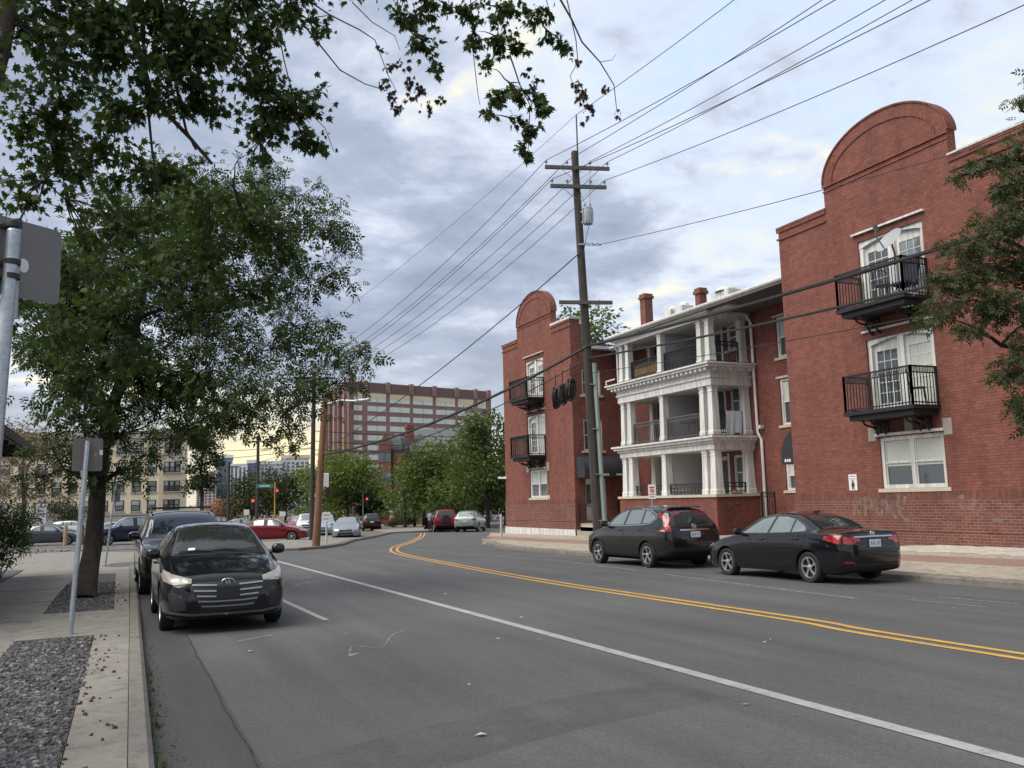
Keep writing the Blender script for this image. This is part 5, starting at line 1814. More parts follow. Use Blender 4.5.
ymid = 30.0
for z0, z1, w_ in ((1.602, 3.278, .34), (3.802, 5.698, .31), (6.552, 8.278, .29)):
    for x, y in ((PX + .2, PYA + .2), (PX + .2, PYA + .72), (PX + .2, ymid), (PX + .2, PYB - .72), (PX + .2, PYB - .2), (RX - .2, PYA + .2), (RX - .2, PYB - .2)):
        column(x, y, z0, z1, w_, po)
# pale partition between the two porches
for z0, z1 in ((1.603, 3.277), (3.803, 5.697), (6.553, 8.277)):
    pt = MB(); pt.box((PX + .38, ymid - .06, z0), (RX - .004, ymid + .06, z1)); pt.build('partition', M['greywall'], po)
# rails
def rail_set(zf, h, m, gap=.11, segs=None):
    for (p, q) in segs:
        b = MB()
        iron_rail(b, p, q, zf + .05, zf + h, band=.14, gap=gap)
        b.build('railing', M[m], po)
F1, F2 = (PX + .2, PYA + .9), (PX + .2, ymid - .2)
F3, F4 = (PX + .2, ymid + .2), (PX + .2, PYB - .9)
S1, S2 = (PX + .4, PYA + .2), (RX - .4, PYA + .2)
rail_set(1.6, .42, 'black_iron', .22, [(F1, F2), (F3, F4), (S1, S2)])
rail_set(3.8, .92, 'grey_iron', .12, [(F1, F2), (F3, F4)])
rail_set(3.8, .92, 'black_iron', .11, [(S1, S2)])
rail_set(6.55, .88, 'black_iron', .105, [(F1, F2), (F3, F4), (S1, S2)])
# downpipes
dp = MB()
dp.tube([(PX - .1, PYA + .05, 8.55), (RX - .25, PYA - .25, 8.42), (RX - .12, PYA - .33, 8.1), (RX - .1, PYA - .33, 3.9), (RX - .1, PYA - .52, 3.6), (RX - .1, PYA - .52, .2)][1:], .055, 8)
dp.build('downpipe', M['white'], apt, True)
dp = MB()
dp.tube([(PX - .08, PYB + .12, 8.4), (PX + .1, PYB + .12, 8.15), (PX + .12, PYB + .14, 6.6)], .045, 8)
dp.build('downpipe', M['white'], apt, True)
dp = MB()
dp.tube([(PX - .3, PYB + .46, 6.55), (PX - .3, PYB + .5, 6.75), (PX + .05, PYB + .3, 6.85)], .045, 8)
dp.build('downpipe', M['white'], apt, True)
dp = MB(); dp.tube([(RX - .08, 30.55, 1.7), (RX - .08, 30.55, 3.05), (RX - .08, 30.8, 3.15)], .05, 8); dp.build('downpipe', M['white'], apt, True)
# main roof: low slope, white fascia with gutter, dark soffit
EX = 19.92
rf = MB()
y0, y1 = YA + .004, PYB + .35
rf.add([(EX - .06, y0, 8.74), (EX - .06, y1, 8.74), (32, y1, 9.7), (32, y0, 9.7)], [(0, 1, 2, 3)])
rf.add([(20.9, y1, 8.60), (20.9, YB - .43, 8.60), (32, YB - .43, 9.55), (32, y1, 9.55)], [(0, 1, 2, 3)])
rf.add([(EX - .06, y1, 8.74), (32, y1, 9.7), (32, y1, 8.5), (EX - .06, y1, 8.6)], [(0, 1, 2, 3)])
rfo = rf.build('roof', M['roof_dark'], apt)
for q in (((EX - .02, y0, 8.545), (EX + .05, y1, 8.71)), ((20.93, y1 + .01, 8.40), (21.0, YB - .45, 8.57)), ((EX + .052, y1 - .07, 8.545), (RX, y1 - .002, 8.70))):
    fa = MB(); fa.box(*q); fa.build('fascia', M['white'], rfo)
for q in ([(EX - .08, y0, 8.66), (EX - .08, y1, 8.66)], [(20.87, y1 + .01, 8.52), (20.87, YB - .45, 8.52)]):
    gu = MB(); gu.tube(q, .075, 8); gu.build('gutter', M['white_dirty'], rfo, True)
for q in (((EX + .051, y0, 8.547), (RX, PYA - .17, 8.58)), ((21.001, y1, 8.38), (RX, YB - .45, 8.42))):
    so_ = MB(); so_.box(*q); so_.build('soffit', M['wood_arm'], rfo)
def chimney(x, y, z0, z1, w_):
    b = MB()
    b.box((x - w_ / 2, y - w_ / 2, z0), (x + w_ / 2, y + w_ / 2, z1 - .25))
    b.box((x - w_ / 2 - .06, y - w_ / 2 - .06, z1 - .248), (x + w_ / 2 + .06, y + w_ / 2 + .06, z1 - .12))
    b.box((x - w_ / 2 - .02, y - w_ / 2 - .02, z1 - .118), (x + w_ / 2 + .02, y + w_ / 2 + .02, z1))
    b.build('chimney', M['brick_far'], apt)
c1 = at(646, 300, 44); chimney(c1.x, c1.y, 9.0, at(646, 294.5, 44).z, .46)
c2 = at(701, 300, 36.5); chimney(c2.x, c2.y, 8.9, at(701, 288.5, 36.5).z, .34)
def roof_box(px, py, D, w_, h, d):
    p = at(px, py, D)
    b = MB()
    b.box((p.x - d / 2, p.y - w_ / 2, p.z - h - .5), (p.x + d / 2, p.y + w_ / 2, p.z - .12))
    b.lathe([(w_ * .42, 0), (w_ * .38, .1), (w_ * .2, .17), (0, .19)], (p.x, p.y, p.z - .121), 'z', 20)
    b.build('roof_vent_housing', M['white'], apt)
roof_box(684, 303.5, 36, .5, .3, .6)
roof_box(673, 308, 38, .5, .3, .6)
roof_box(726, 288.5, 33, 1.0, .3, .6)
# gate and handrails in the near courtyard corner
for (p, q) in (((21.6, 25.75), (21.6, 25.05)),):
    g = MB(); iron_rail(g, p, q, .1, 1.62, gap=.13); g.build('gate', M['black_iron'], apt)
for pts in ([(PX - .02, PYA - .16, .75), (PX + .6, PYA - .18, 1.15), (PX + .95, PYA - .18, 1.22)], [(PX + .4, 22.3, 1.0), (PX + 1.3, 22.5, 1.55)]):
    g = MB(); g.tube(pts, .025, 6); g.build('handrail', M['black_iron'], apt)
# security lamp on the corner
b = MB(); b.box((RX - .22, PYA - .62, 4.0), (RX - .01, PYA - .48, 4.14)); b.build('wall_lamp', M['white'], apt, bevel=.02)
cmb = MB()
cmb.bar((FX - .01, YF + HF - .1, 2.75), (FX - .32, YF + HF + .25, 2.78), .09, .10)
cmb.box((FX - .05, YF + HF - .16, 2.7), (FX - .002, YF + HF - .04, 2.84))
tag(cmb.build('security_camera', M['sign_white']), 'small white security camera on the far corner of the brick gable wall', 'camera')
# wall sign plates
def wall_sign(yc, z, w_, h, label):
    b = MB()
    x = FX - .012
    b.box((x, yc - w_ / 2, z - h / 2), (FX - .001, yc + w_ / 2, z + h / 2), 0)
    # a standing figure under two lines
    b.box((x - .003, yc - w_ * .36, z + h * .36), (x, yc + w_ * .36, z + h * .39), 1)
    b.box((x - .003, yc - w_ * .36, z + h * .20), (x, yc + w_ * .36, z + h * .23), 1)
    b.lathe([(0, -.003), (.035, -.003), (.035, 0), (0, 0)], (x, yc, z + .03), 'x', 12, 1)
    b.prism([(-.05, -.0), (.05, 0), (.07, -.12), (.035, -.06), (.05, -.19), (.015, -.19), (0, -.11), (-.015, -.19), (-.05, -.19), (-.035, -.06), (-.07, -.12)], lambda u, v, d: (x - .003 + d, yc + u, z + v - .01), 0, .003, 1)
    return tag(b.build('wall_sign', [M['sign_white'], M['ink']]), label, 'sign')
wall_sign(18.72, 1.84, .30, .45, 'white notice plate with a black figure beside the ground floor window')
b = MB(); b.box((FX - .012, YF - 1.35, 1.25), (FX - .001, YF - 1.0, 1.75)); tag(b.build('wall_sign', M['cream']), 'plain pale plate on the brick wall below the far gable window', 'sign')


# faded graffiti on the dark brick band
def scrawl(name, strokes, y0, z0, s, label):
    b = MB()
    x = FX - .0345
    k = 0
    for st in strokes:
        k += 1
        pts = [(y0 - u * s, z0 + v * s) for u, v in st]
        for (a, c) in zip(pts[:-1], pts[1:]):
            b.bar((x - k * .0003, a[0], a[1]), (x - k * .0003, c[0], c[1]), .17 * s, .0006, 0, (1, 0, 0))
            k += .21
    return tag(b.build(name, M['grafwhite']), label, 'graffiti')
scrawl('graffiti', [[(0, .2), (.15, 1), (.35, .3), (.5, 1)], [(.1, .55), (.4, .55)], [(.7, .2), (.7, 1), (1.1, .9), (1.15, .6), (.75, .6)], [(1.3, 1), (1.35, .3), (1.6, .25), (1.75, .9)], [(1.9, .2), (1.95, 1), (2.3, 1), (2.3, .65), (1.95, .6), (2.45, .1)], [(2.6, 1.1), (2.5, .6), (2.8, .5), (2.95, 1.05)], [(2.5, .45), (2.9, .0), (3.1, .1)]],
       18.75, .78, .62, 'washed out pale graffiti scrawl on the dark brick band behind the sedan')
scrawl('graffiti', [[(0, .9), (.6, 1.1), (.4, .6), (1.0, .5), (1.2, .9)], [(1.3, .4), (1.7, .8), (1.5, .1)], [(1.9, .05), (2.4, 0)]], 15.5, .82, .55, 'thin faint graffiti scrawl on the dark brick band under the sill end')

# ---- things on the balconies and porches
def at_wall(name): pass
b = MB()
dz = at(855, 271, 24)
cx, cy, cz = FX - .55, 16.25, 8.12
vs_, fs_ = [], []
nn = Vector((-.62, .1, .45)).normalized(); uu = nn.cross(Vector((0, 0, 1))).normalized(); ww = uu.cross(nn)
for i, r_ in enumerate((0, .16, .29, .38)):
    for k in range(20):
        a = 2 * math.pi * k / 20
        p = Vector((cx, cy, cz)) + uu * math.cos(a) * r_ * 1.15 + ww * math.sin(a) * r_ + nn * (r_ * r_ * .6)
        vs_.append(p)
for i in range(3):
    for k in range(20): fs_.append((i * 20 + k, i * 20 + (k + 1) % 20, i * 20 + 20 + (k + 1) % 20, i * 20 + 20 + k))
b.add(vs_, fs_)
dish = empty('satellite_dish', (cx, cy, cz - .6), 'pale grey satellite dish on the top balcony railing', 'satellite dish')
b.build('dish', M['tower_g'], dish, True)
b = MB()
c0 = Vector((cx, cy, cz))
b.tube([c0 - ww * .3, c0 - ww * .15 + nn * .45, c0 + nn * .55 + ww * .05], .018, 6)
b.bar(c0 + nn * .5 + ww * .0, c0 + nn * .62 + ww * .08, .1, .08)
b.tube([c0 - nn * .02, c0 - nn * .12 - Vector((0, 0, .25)), (cx + .1, cy, 7.5)], .025, 6)
b.build('feed_arm', M['grey_iron'], dish, True)


def cafe_chair(x, y, z, rz_, label, m='black_iron'):
    root = empty('balcony_chair', (x, y, z), label, 'chair', None, rz_)
    s = MB(); s.lathe([(0, .43), (.2, .43), (.205, .445), (.2, .46), (0, .46)], (0, 0, 0), 'z', 18); s.build('seat', M[m], root, org=(0, 0, 0))
    k = MB()
    k.tube([(-.17, .14, .45), (-.18, .2, .85), (-.1, .23, .93), (.1, .23, .93), (.18, .2, .85), (.17, .14, .45)], .014, 6)
    for u in (-.09, 0, .09): k.tube([(u, .17, .46), (u, .225, .92)], .008, 5)
    k.build('backrest', M[m], root, org=(0, 0, 0))
    for u, v in ((-.15, -.15), (.15, -.15), (.15, .15), (-.15, .15)):
        l = MB(); l.tube([(u, v, .44), (u * 1.25, v * 1.25, 0)], .013, 6); l.build('leg', M[m], root, org=(0, 0, 0))
    return root


cafe_chair(FX - .5, 15.85, 3.72, .6, 'black metal cafe chair on the middle balcony of the near gable')
cafe_chair(FX - .5, 16.65, 6.57, -.5, 'black metal cafe chair on the top balcony below the dish')
# folded dark blue deck chair
root = empty('deck_chair', (FX - .5, 15.95, 6.57), 'dark blue fabric chair at the right end of the top balcony', 'chair')
b = MB(); b.bar((-.25, 0, .35), (.15, 0, .3), .5, .06); b.build('seat', M['bluebag'], root, org=(0, 0, 0))
b = MB(); b.bar((.15, 0, .3), (.3, 0, 1.0), .5, .06); b.build('backrest', M['bluebag'], root, org=(0, 0, 0))
for s_ in (-.24, .24):
    b = MB(); b.tube([(-.3, s_, 0), (.2, s_, .5)], .015, 6); b.tube([(.25, s_, 0), (-.2, s_, .45)], .015, 6); b.build('leg', M['grey_iron'], root, org=(0, 0, 0))
# towel drying on the middle porch side rail
b = MB()
nx, nz = 14, 10
vs_, fs_ = [], []
x0, x1 = PX + .75, PX + 1.5
for side, dy in ((0, -.035), (1, .035)):
    for i in range(nx + 1):
        for j in range(nz + 1):
            u, v = i / nx, j / nz
            drop = (.95 + .12 * math.sin(u * 7) if side == 0 else .5)
            vs_.append((x0 + (x1 - x0) * u + .03 * v * math.sin(u * 9), PYA + .2 + dy * (1 if v > .05 else .4) - (.02 if side == 0 else -.02) * math.sin(u * 16 + v * 2) * v, 4.75 - v * drop))
for side in (0, 1):
    o_ = side * (nx + 1) * (nz + 1)
    for i in range(nx):
        for j in range(nz):
            a = o_ + i * (nz + 1) + j
            fs_.append((a, a + 1, a + nz + 2, a + nz + 1))
for i in range(nx):
    a, c = i * (nz + 1), (nx + 1) * (nz + 1) + i * (nz + 1)
    fs_.append((a, a + nz + 1, c + nz + 1, c))
b.add(vs_, fs_)
tag(b.build('towel', M['towel'], None, True), 'pale blue towel hung over the side rail of the middle porch', 'towel')
# bamboo screens in the left bay of the top porch
for (ya, yb, lb) in ((30.25, 31.2, 'tan bamboo screen panel next to the middle post of the top porch'), (31.25, 32.3, 'tan bamboo screen panel at the left end of the top porch rail')):
    root = empty('bamboo_screen', (PX + .3, (ya + yb) / 2, 6.6), lb, 'screen', 'bamboo screens on the top porch')
    b = MB()
    n = int((yb - ya) / .035)
    for i in range(n):
        y = ya + (i + .5) * (yb - ya) / n
        b.tube([(PX + .30, y, 6.6), (PX + .30, y, 7.28 + random.uniform(-.02, .02))], .016, 6)
    b.build('canes', M['bamboo'], root)
    b = MB()
    for z in (6.8, 7.15): b.bar((PX + .28, ya, z), (PX + .28, yb, z), .02, .03)
    b.build('batten', M['wood_arm'], root)
# patio furniture glimpsed on the middle porch
for (x, y, z, lb) in ((PX + .8, 28.3, 3.8, 'dark patio chair behind the middle porch front rail'), (PX + 1.2, 31.8, 3.8, 'dark patio chair in the far bay of the middle porch'), (PX + .9, 31.4, 6.55, 'dark patio chair behind the bamboo screens on the top porch')):
    cafe_chair(x, y, z, 1.2, lb, 'plastic')
root = empty('patio_table', (PX + .75, 29.1, 3.8), 'small round patio table on the middle porch', 'table')
b = MB(); b.lathe([(0, .70), (.38, .70), (.39, .715), (.38, .73), (0, .73)], (0, 0, 0), 'z', 24); b.build('tabletop', M['grey_iron'], root, org=(0, 0, 0))
b = MB(); b.tube([(0, 0, .7), (0, 0, .03)], .03, 8); b.lathe([(0, 0), (.22, 0), (.2, .03), (0, .04)], (0, 0, 0), 'z', 18); b.build('leg', M['grey_iron'], root, org=(0, 0, 0))
# ------------------------------------------------------------------ trees
MAPLE = np.array([(0, 0), (.18, .10), (.44, .05), (.28, .24), (.56, .54), (.22, .47), (.30, .74), (.12, .64), (0, 1.10), (-.12, .64), (-.30, .74), (-.22, .47), (-.56, .54), (-.28, .24), (-.44, .05), (-.18, .10)])


def unit(a):
    return a / np.maximum(np.linalg.norm(a, axis=-1, keepdims=True), 1e-9)


def leaf_arrays(C, D, S, kind, rg):
    """C positions, D leaf axis, S size -> vertices, polygon size, tint"""
    N = len(C)
    D = unit(D)
    rnd = unit(rg.normal(size=(N, 3)) + np.array([0, 0, .9]))
    side = unit(np.cross(D, rnd))
    nor = np.cross(side, D)
    S = S[:, None]
    tint = rg.beta(2, 2.2, N)
    if kind == 'rhomb':
        w = .30
        P = np.stack([C, C + (D * .45 + side * w) * S + nor * .06 * S, C + D * S, C + (D * .45 - side * w) * S + nor * .06 * S], 1)
        return P.reshape(-1, 3), 4, tint
    if kind == 'maple':
        sh = MAPLE
        P = C[:, None] + S[:, None] * (side[:, None] * sh[None, :, :1] + D[:, None] * sh[None, :, 1:] - nor[:, None] * (np.abs(sh[None, :, :1]) * .28 + sh[None, :, 1:] ** 2 * .15))
        return P.reshape(-1, 3), len(sh), tint
    if kind == 'ash':
        out = []
        tt = []
        for (t_, sd, ln) in ((.32, 1, .42), (.32, -1, .42), (.58, 1, .44), (.58, -1, .44), (.82, 1, .40), (.82, -1, .40), (.88, 0, .46)):
            b = C + D * t_ * S - np.array([0, 0, .12]) * S * t_ ** 2
            d = unit(D * (.55 if sd else 1) + side * sd * .85 - np.array([0, 0, .25]))
            l = ln * S * rg.uniform(.8, 1.15, (N, 1))
            s2 = unit(np.cross(d, nor))
            out.append(np.stack([b, b + (d * .45 + s2 * .19) * l, b + d * l, b + (d * .45 - s2 * .19) * l], 1))
            tt.append(np.clip(tint + rg.normal(0, .12, N), 0, 1))
        P = np.concatenate(out, 0)
        return P.reshape(-1, 3), 4, np.concatenate(tt)


def leaf_mesh(name, parts, m, parent, org):
    """parts: list of (vertices, polygon size, tint)"""
    nv = sum(len(p[0]) for p in parts)
    V = np.concatenate([p[0] for p in parts]) - np.array(org)
    tot = np.concatenate([np.full(len(p[0]) // p[1], p[1]) for p in parts])
    T = np.concatenate([p[2] for p in parts])
    me = bpy.data.meshes.new(name)
    me.vertices.add(nv)
    me.vertices.foreach_set('co', V.astype(np.float32).ravel())
    me.loops.add(nv)
    me.loops.foreach_set('vertex_index', np.arange(nv, dtype=np.int32))
    me.polygons.add(len(tot))
    st = np.concatenate([[0], np.cumsum(tot)[:-1]])
    me.polygons.foreach_set('loop_start', st.astype(np.int32))
    me.update(calc_edges=True)
    a = me.attributes.new('tint', 'FLOAT', 'FACE')
    a.data.foreach_set('value', T.astype(np.float32))
    me.materials.append(m)
    return link(name, me, parent)


def clump_leaves(c, r, n, size, kind, rg, subs=9, droop=.55, sig=.26, along=0):
    """one clump: sub-tufts inside an ellipsoid so that gaps show through; returns arrays and the tuft centres"""
    c = np.array(c); r = np.array(r if hasattr(r, '__len__') else (r, r, r))
    sc_ = c + unit(rg.normal(size=(subs, 3))) * (rg.uniform(.15, 1, (subs, 1)) ** .5) * r
    k = rg.integers(0, subs, n)
    off = rg.normal(size=(n, 3)) * sig * r * np.array([1, 1, .8])
    if along:
        # most leaves sit along the twigs that fan out from the middle of the clump
        al = rg.uniform(size=(n, 1)) < along
        t_ = rg.uniform(.30, 1.12, (n, 1))
        off = np.where(al, rg.normal(size=(n, 3)) * .085 * r, off)
        C = np.where(al, c + (sc_[k] - c) * t_, sc_[k]) + off
    else: C = sc_[k] + off
    D = unit(off) * .8 + unit(C - c) * .35 + rg.normal(size=(n, 3)) * .35 - np.array([0, 0, droop])
    S = size * rg.uniform(.5, 1.3, n)
    V_, n_, T_ = leaf_arrays(C, D, S, kind, rg)
    st_ = rg.beta(1.6, 1.9, subs)[k]
    T_ = np.clip(T_ * .5 + np.tile(st_, len(T_) // n) * .5, 0, 1)
    return (V_, n_, T_), sc_


def limb(b, p, q, r0, r1, bow=.12, n=7, rg=RNG, mi=0, seg=7):
    p, q = Vector(p), Vector(q)
    L = (q - p).length
    off = Vector(rg.normal(size=3)) * bow * L
    off.z = abs(off.z) * .8
    pts, rad = [], []
    for i in range(n + 1):
        t_ = i / n
        pts.append(p.lerp(q, t_) + off * math.sin(math.pi * t_) * (1 - .3 * t_) + Vector(rg.normal(size=3)) * .012 * L * (0 < i < n))
        rad.append(r0 + (r1 - r0) * t_ ** .8)
    b.tube(pts, rad, seg, mi)
    return pts


def tree(name, label, base, trunk, tr, clumps, kind, size, lm, bark='bark', group=None, seed=1, subs=9, droop=.55, sig=.26, limb_r=.09, forks=None, twigs=True, extra=None, hang=False, along=0):
    """trunk: points, tr: radii; clumps: (centre, radius, leaves); forks: indices of trunk points the limbs may leave from"""
    rg = np.random.default_rng(seed)
    root = empty(name, base, label, 'tree', group)
    b = MB()
    # flared foot
    pts = [Vector(p) for p in trunk]
    Q, Rr = [], []
    for i in range(len(pts) - 1):
        for k in range(6):
            t_ = k / 6
            p0, p1, p2, p3 = pts[max(i - 1, 0)], pts[i], pts[i + 1], pts[min(i + 2, len(pts) - 1)]
            Q.append(.5 * ((2 * p1) + (p2 - p0) * t_ + (2 * p0 - 5 * p1 + 4 * p2 - p3) * t_ ** 2 + (3 * p1 - p0 - 3 * p2 + p3) * t_ ** 3) + Vector(rg.normal(size=3)) * .02 * tr[i] * (i + k > 0))
            Rr.append((tr[i] * (1 - t_) + tr[i + 1] * t_) * rg.uniform(.97, 1.03))
    Q.append(pts[-1]); Rr.append(tr[-1])
    Rr[0] *= 1.22; Rr[1] *= 1.13; Rr[2] *= 1.06
    Q[0] = Q[0] - Vector((0, 0, .06))
    b.tube(Q, Rr, 14)
    to = b.build('trunk', M[bark], root, True)
    parts = []
    lb = MB()
    srcs = [(Q[i], Rr[i]) for i in range(len(Q)) if (forks is None and i > len(Q) * .45) or (forks is not None and Q[i].z >= forks)]
    for (c, r, n) in clumps:
        la, sc_ = clump_leaves(c, r, n, size, kind, rg, subs, droop, sig, along)
        parts.append(la)
        c = Vector(c)
        # the nearest suitable point lower on the trunk or on an earlier limb
        if hang: best = min(srcs, key=lambda s: (s[0] - c).length + max(0, c.z - s[0].z) * 1.5)
        else: best = min(srcs, key=lambda s: (s[0] - c).length + max(0, s[0].z - c.z + .3) * 2.5)
        rr = min(best[1] * .75, limb_r)
        lp = limb(lb, best[0], c, rr, max(.012, rr * .3), .10, 7, rg)
        srcs += [(lp[i], rr * (1 - .7 * i / 7)) for i in (3, 5, 7)]
        if twigs:
            for s in sc_: limb(lb, lp[5], Vector(s), max(.009, rr * .26), .004, .04, 4, rg, 0, 4)
    if extra: extra(lb, rg, parts, srcs)
    if lb.v: lb.build('branch', M[bark], root, True)
    leaf_mesh('crown', parts, M[lm], root, base)
    return root


# ---- street tree (compound leaves) in the gravel bed
B0 = gat(84, 598, .09)
T = [B0, at(93, 545, 20.6), at(98, 490, 20.8), at(104, 440, 20.8), at(118, 390, 20.6), at(135, 330, 20.4), at(150, 260, 20.2)]
T = [Vector(p) for p in T]
ash = []
def ac(lst, px, py, D, r, n): lst.append((at(px, py, D), r, n))
for (px, py, D, r, n) in [
    (60, 300, 20, 1.3, 620), (110, 260, 21, 1.5, 720), (170, 250, 20, 1.5, 720), (225, 235, 19.5, 1.3, 620), (270, 225, 19, 1.1, 520), (300, 210, 19, .8, 300), (325, 228, 18.8, .55, 150),
    (340, 240, 18.6, .45, 110), (333, 275, 18.8, .55, 160), (290, 275, 19, 1.0, 420), (235, 290, 20, 1.3, 520), (170, 310, 21, 1.4, 560), (110, 330, 21, 1.4, 620), (60, 365, 20, 1.1, 480),
    (300, 320, 18.6, .8, 260), (330, 345, 18.3, .65, 190), (355, 358, 18.0, .5, 120), (368, 352, 17.9, .32, 50), (340, 378, 18.2, .55, 150), (300, 372, 18.6, .9, 300), (250, 350, 19.2, 1.1, 400),
    (200, 370, 20, 1.2, 440), (150, 380, 21, 1.1, 420), (265, 400, 18.8, .9, 360), (230, 408, 19, .9, 380), (290, 415, 18.4, .65, 220), (316, 405, 18.2, .5, 130), (205, 425, 19.5, .8, 300),
    (165, 420, 20, .9, 330), (185, 440, 19.4, .45, 130), (295, 440, 18.3, .35, 80), (275, 452, 18.4, .22, 34), (245, 432, 18.8, .5, 150), (130, 440, 20.4, .7, 240), (75, 420, 20, .95, 420),
    (50, 450, 19.6, .6, 200), (85, 458, 20, .6, 190), (40, 490, 19.3, .40, 90), (65, 478, 19.6, .5, 140), (125, 478, 20, .5, 150), (150, 462, 19.8, .45, 120), (105, 410, 20.5, .9, 330), (140, 350, 20.5, 1.1, 380),
    (35, 400, 19.6, .8, 300), (90, 300, 20.6, 1.2, 420), (200, 200, 20.4, 1.2, 420), (255, 185, 19.8, .8, 260), (150, 200, 20.8, 1.3, 420), (285, 345, 19, .7, 210), (215, 330, 19.6, 1.0, 320)]:
    if px < 48 and 380 < py < 470: continue
    k = 1.35 if px < 270 and py < 400 else .72
    if px > 200 and py > 255: k = .55
    if py > 425: k = .42
    if py > 395: py -= 8
    ac(ash, px, py, D, (r * 1.05, r * 1.05, r * .85), int(n * k))
ash.sort(key=lambda c: (c[0] - T[3]).length)
def ash_fork(lb, rg, parts, srcs):
    limb(lb, at(97, 505, 20.75), at(82, 455, 20.3), .10, .06, .02, 6, rg, 0, 10)
tree('street_tree', 'leafy street tree with a dark forked trunk in the gravel bed beside the parked hatchback', B0, T, [.205, .18, .165, .14, .12, .09, .055], ash, 'ash', .25, 'leaf_ash', 'bark',
     None, 4, subs=15, droop=.5, sig=.20, limb_r=.10, forks=T[2].z, extra=ash_fork, along=.7)

# ---- maple overhead: its trunk stands just outside the picture on the left
MB0 = Vector((-1.38, 6.85, gz(0, 6.85) + .08))
MT = [MB0, Vector((-1.42, 6.9, 1.6)), Vector((-1.36, 7.0, 3.3)), at(-26, 90, 7.5), at(-6, 40, 7.6), at(10, -20, 7.9), at(50, -110, 8.2)]
mp = []
for (px, py, D, r, n) in [
    (25, 25, 7.6, .30, 60), (62, 12, 8, .36, 100), (62, 60, 7.8, .26, 50), (100, 20, 8, .38, 110), (135, 8, 8, .36, 110), (165, 25, 8, .36, 120), (205, 12, 8.2, .40, 140), (240, 8, 8.4, .36, 100), (215, 50, 8.1, .36, 120),
    (255, 40, 8.4, .30, 90), (180, 70, 8, .36, 120), (120, 60, 8, .34, 100), (60, 90, 7.8, .26, 50), (150, 110, 8.2, .34, 90), (200, 100, 8.2, .26, 60), (262, 85, 8.4, .30, 90), (285, 115, 8.4, .24, 64),
    (300, 100, 8.5, .20, 40), (270, 125, 8.4, .20, 44), (305, 140, 8.4, .14, 24), (318, 145, 8.4, .08, 10), (262, 152, 8.4, .11, 16), (190, 62, 8.0, .2, 40), (285, 10, 8.6, .24, 46), (318, 25, 8.8, .14, 20), (45, 130, 8, .28, 62), (90, 150, 8.4, .32, 80),
    (30, 190, 8.4, .26, 56), (75, 210, 8.8, .34, 80), (130, 170, 8.8, .34, 80), (170, 180, 9, .30, 70), (110, 240, 9.4, .36, 90), (60, 270, 9.2, .34, 84), (150, 225, 9.4, .36, 90), (200, 215, 9.6, .40, 110),
    (240, 205, 9.8, .38, 100), (262, 225, 9.9, .34, 80), (280, 250, 9.9, .28, 60), (215, 260, 10, .36, 84), (170, 280, 10, .36, 84), (120, 300, 10, .38, 90), (70, 330, 9.8, .34, 80), (45, 370, 9.6, .26, 56),
    (95, 370, 10, .36, 84), (130, 350, 10, .30, 64), (80, 400, 10, .26, 50), (262, 290, 10, .22, 40), (235, 290, 10, .24, 40), (60, 165, 8.2, .26, 60), (15, 235, 8.2, .22, 46), (20, 300, 8.6, .24, 50),
    (405, 20, 9, .20, 60), (432, 8, 9, .24, 80), (425, 45, 9, .18, 50), (436, 68, 9, .09, 18), (470, 12, 9, .24, 80), (505, 12, 9, .24, 80), (535, 15, 9, .20, 56), (498, 42, 9, .18, 54), (488, 66, 9, .10, 20), (518, 48, 9, .12, 24), (552, 38, 9, .10, 22), (565, 48, 9, .09, 18),
    (470, 40, 9, .14, 30), (498, 98, 8.8, .15, 40), (520, 93, 8.8, .13, 32), (540, 100, 8.8, .12, 28), (490, 115, 8.8, .09, 18), (545, 112, 8.8, .10, 22), (515, 120, 8.8, .08, 14), (530, 132, 8.8, .12, 30), (524, 148, 8.8, .08, 16), (527, 158, 8.8, .05, 8),
    (350, -25, 8.8, .30, 70), (400, -35, 9, .36, 90), (470, -40, 9, .4, 120), (540, -35, 9, .36, 90), (590, -50, 9, .3, 70), (120, -40, 8, .5, 160), (220, -45, 8.2, .5, 160), (40, -40, 7.8, .4, 100), (300, -50, 8.5, .4, 110), (-40, 60, 7.4, .4, 90), (-50, 200, 7.8, .4, 90), (-60, 330, 8.4, .4, 90)]:
    if px < 60 and 350 < py < 420: continue
    k = 1.2 if px < 330 else 1.0
    ac(mp, px, py, D, (r * k, r * k, r * .9 * k), int(n * (3.8 if px < 330 and py < 190 else (1.9 if px > 380 else 3.0))))
mp.sort(key=lambda c: -c[0].z)
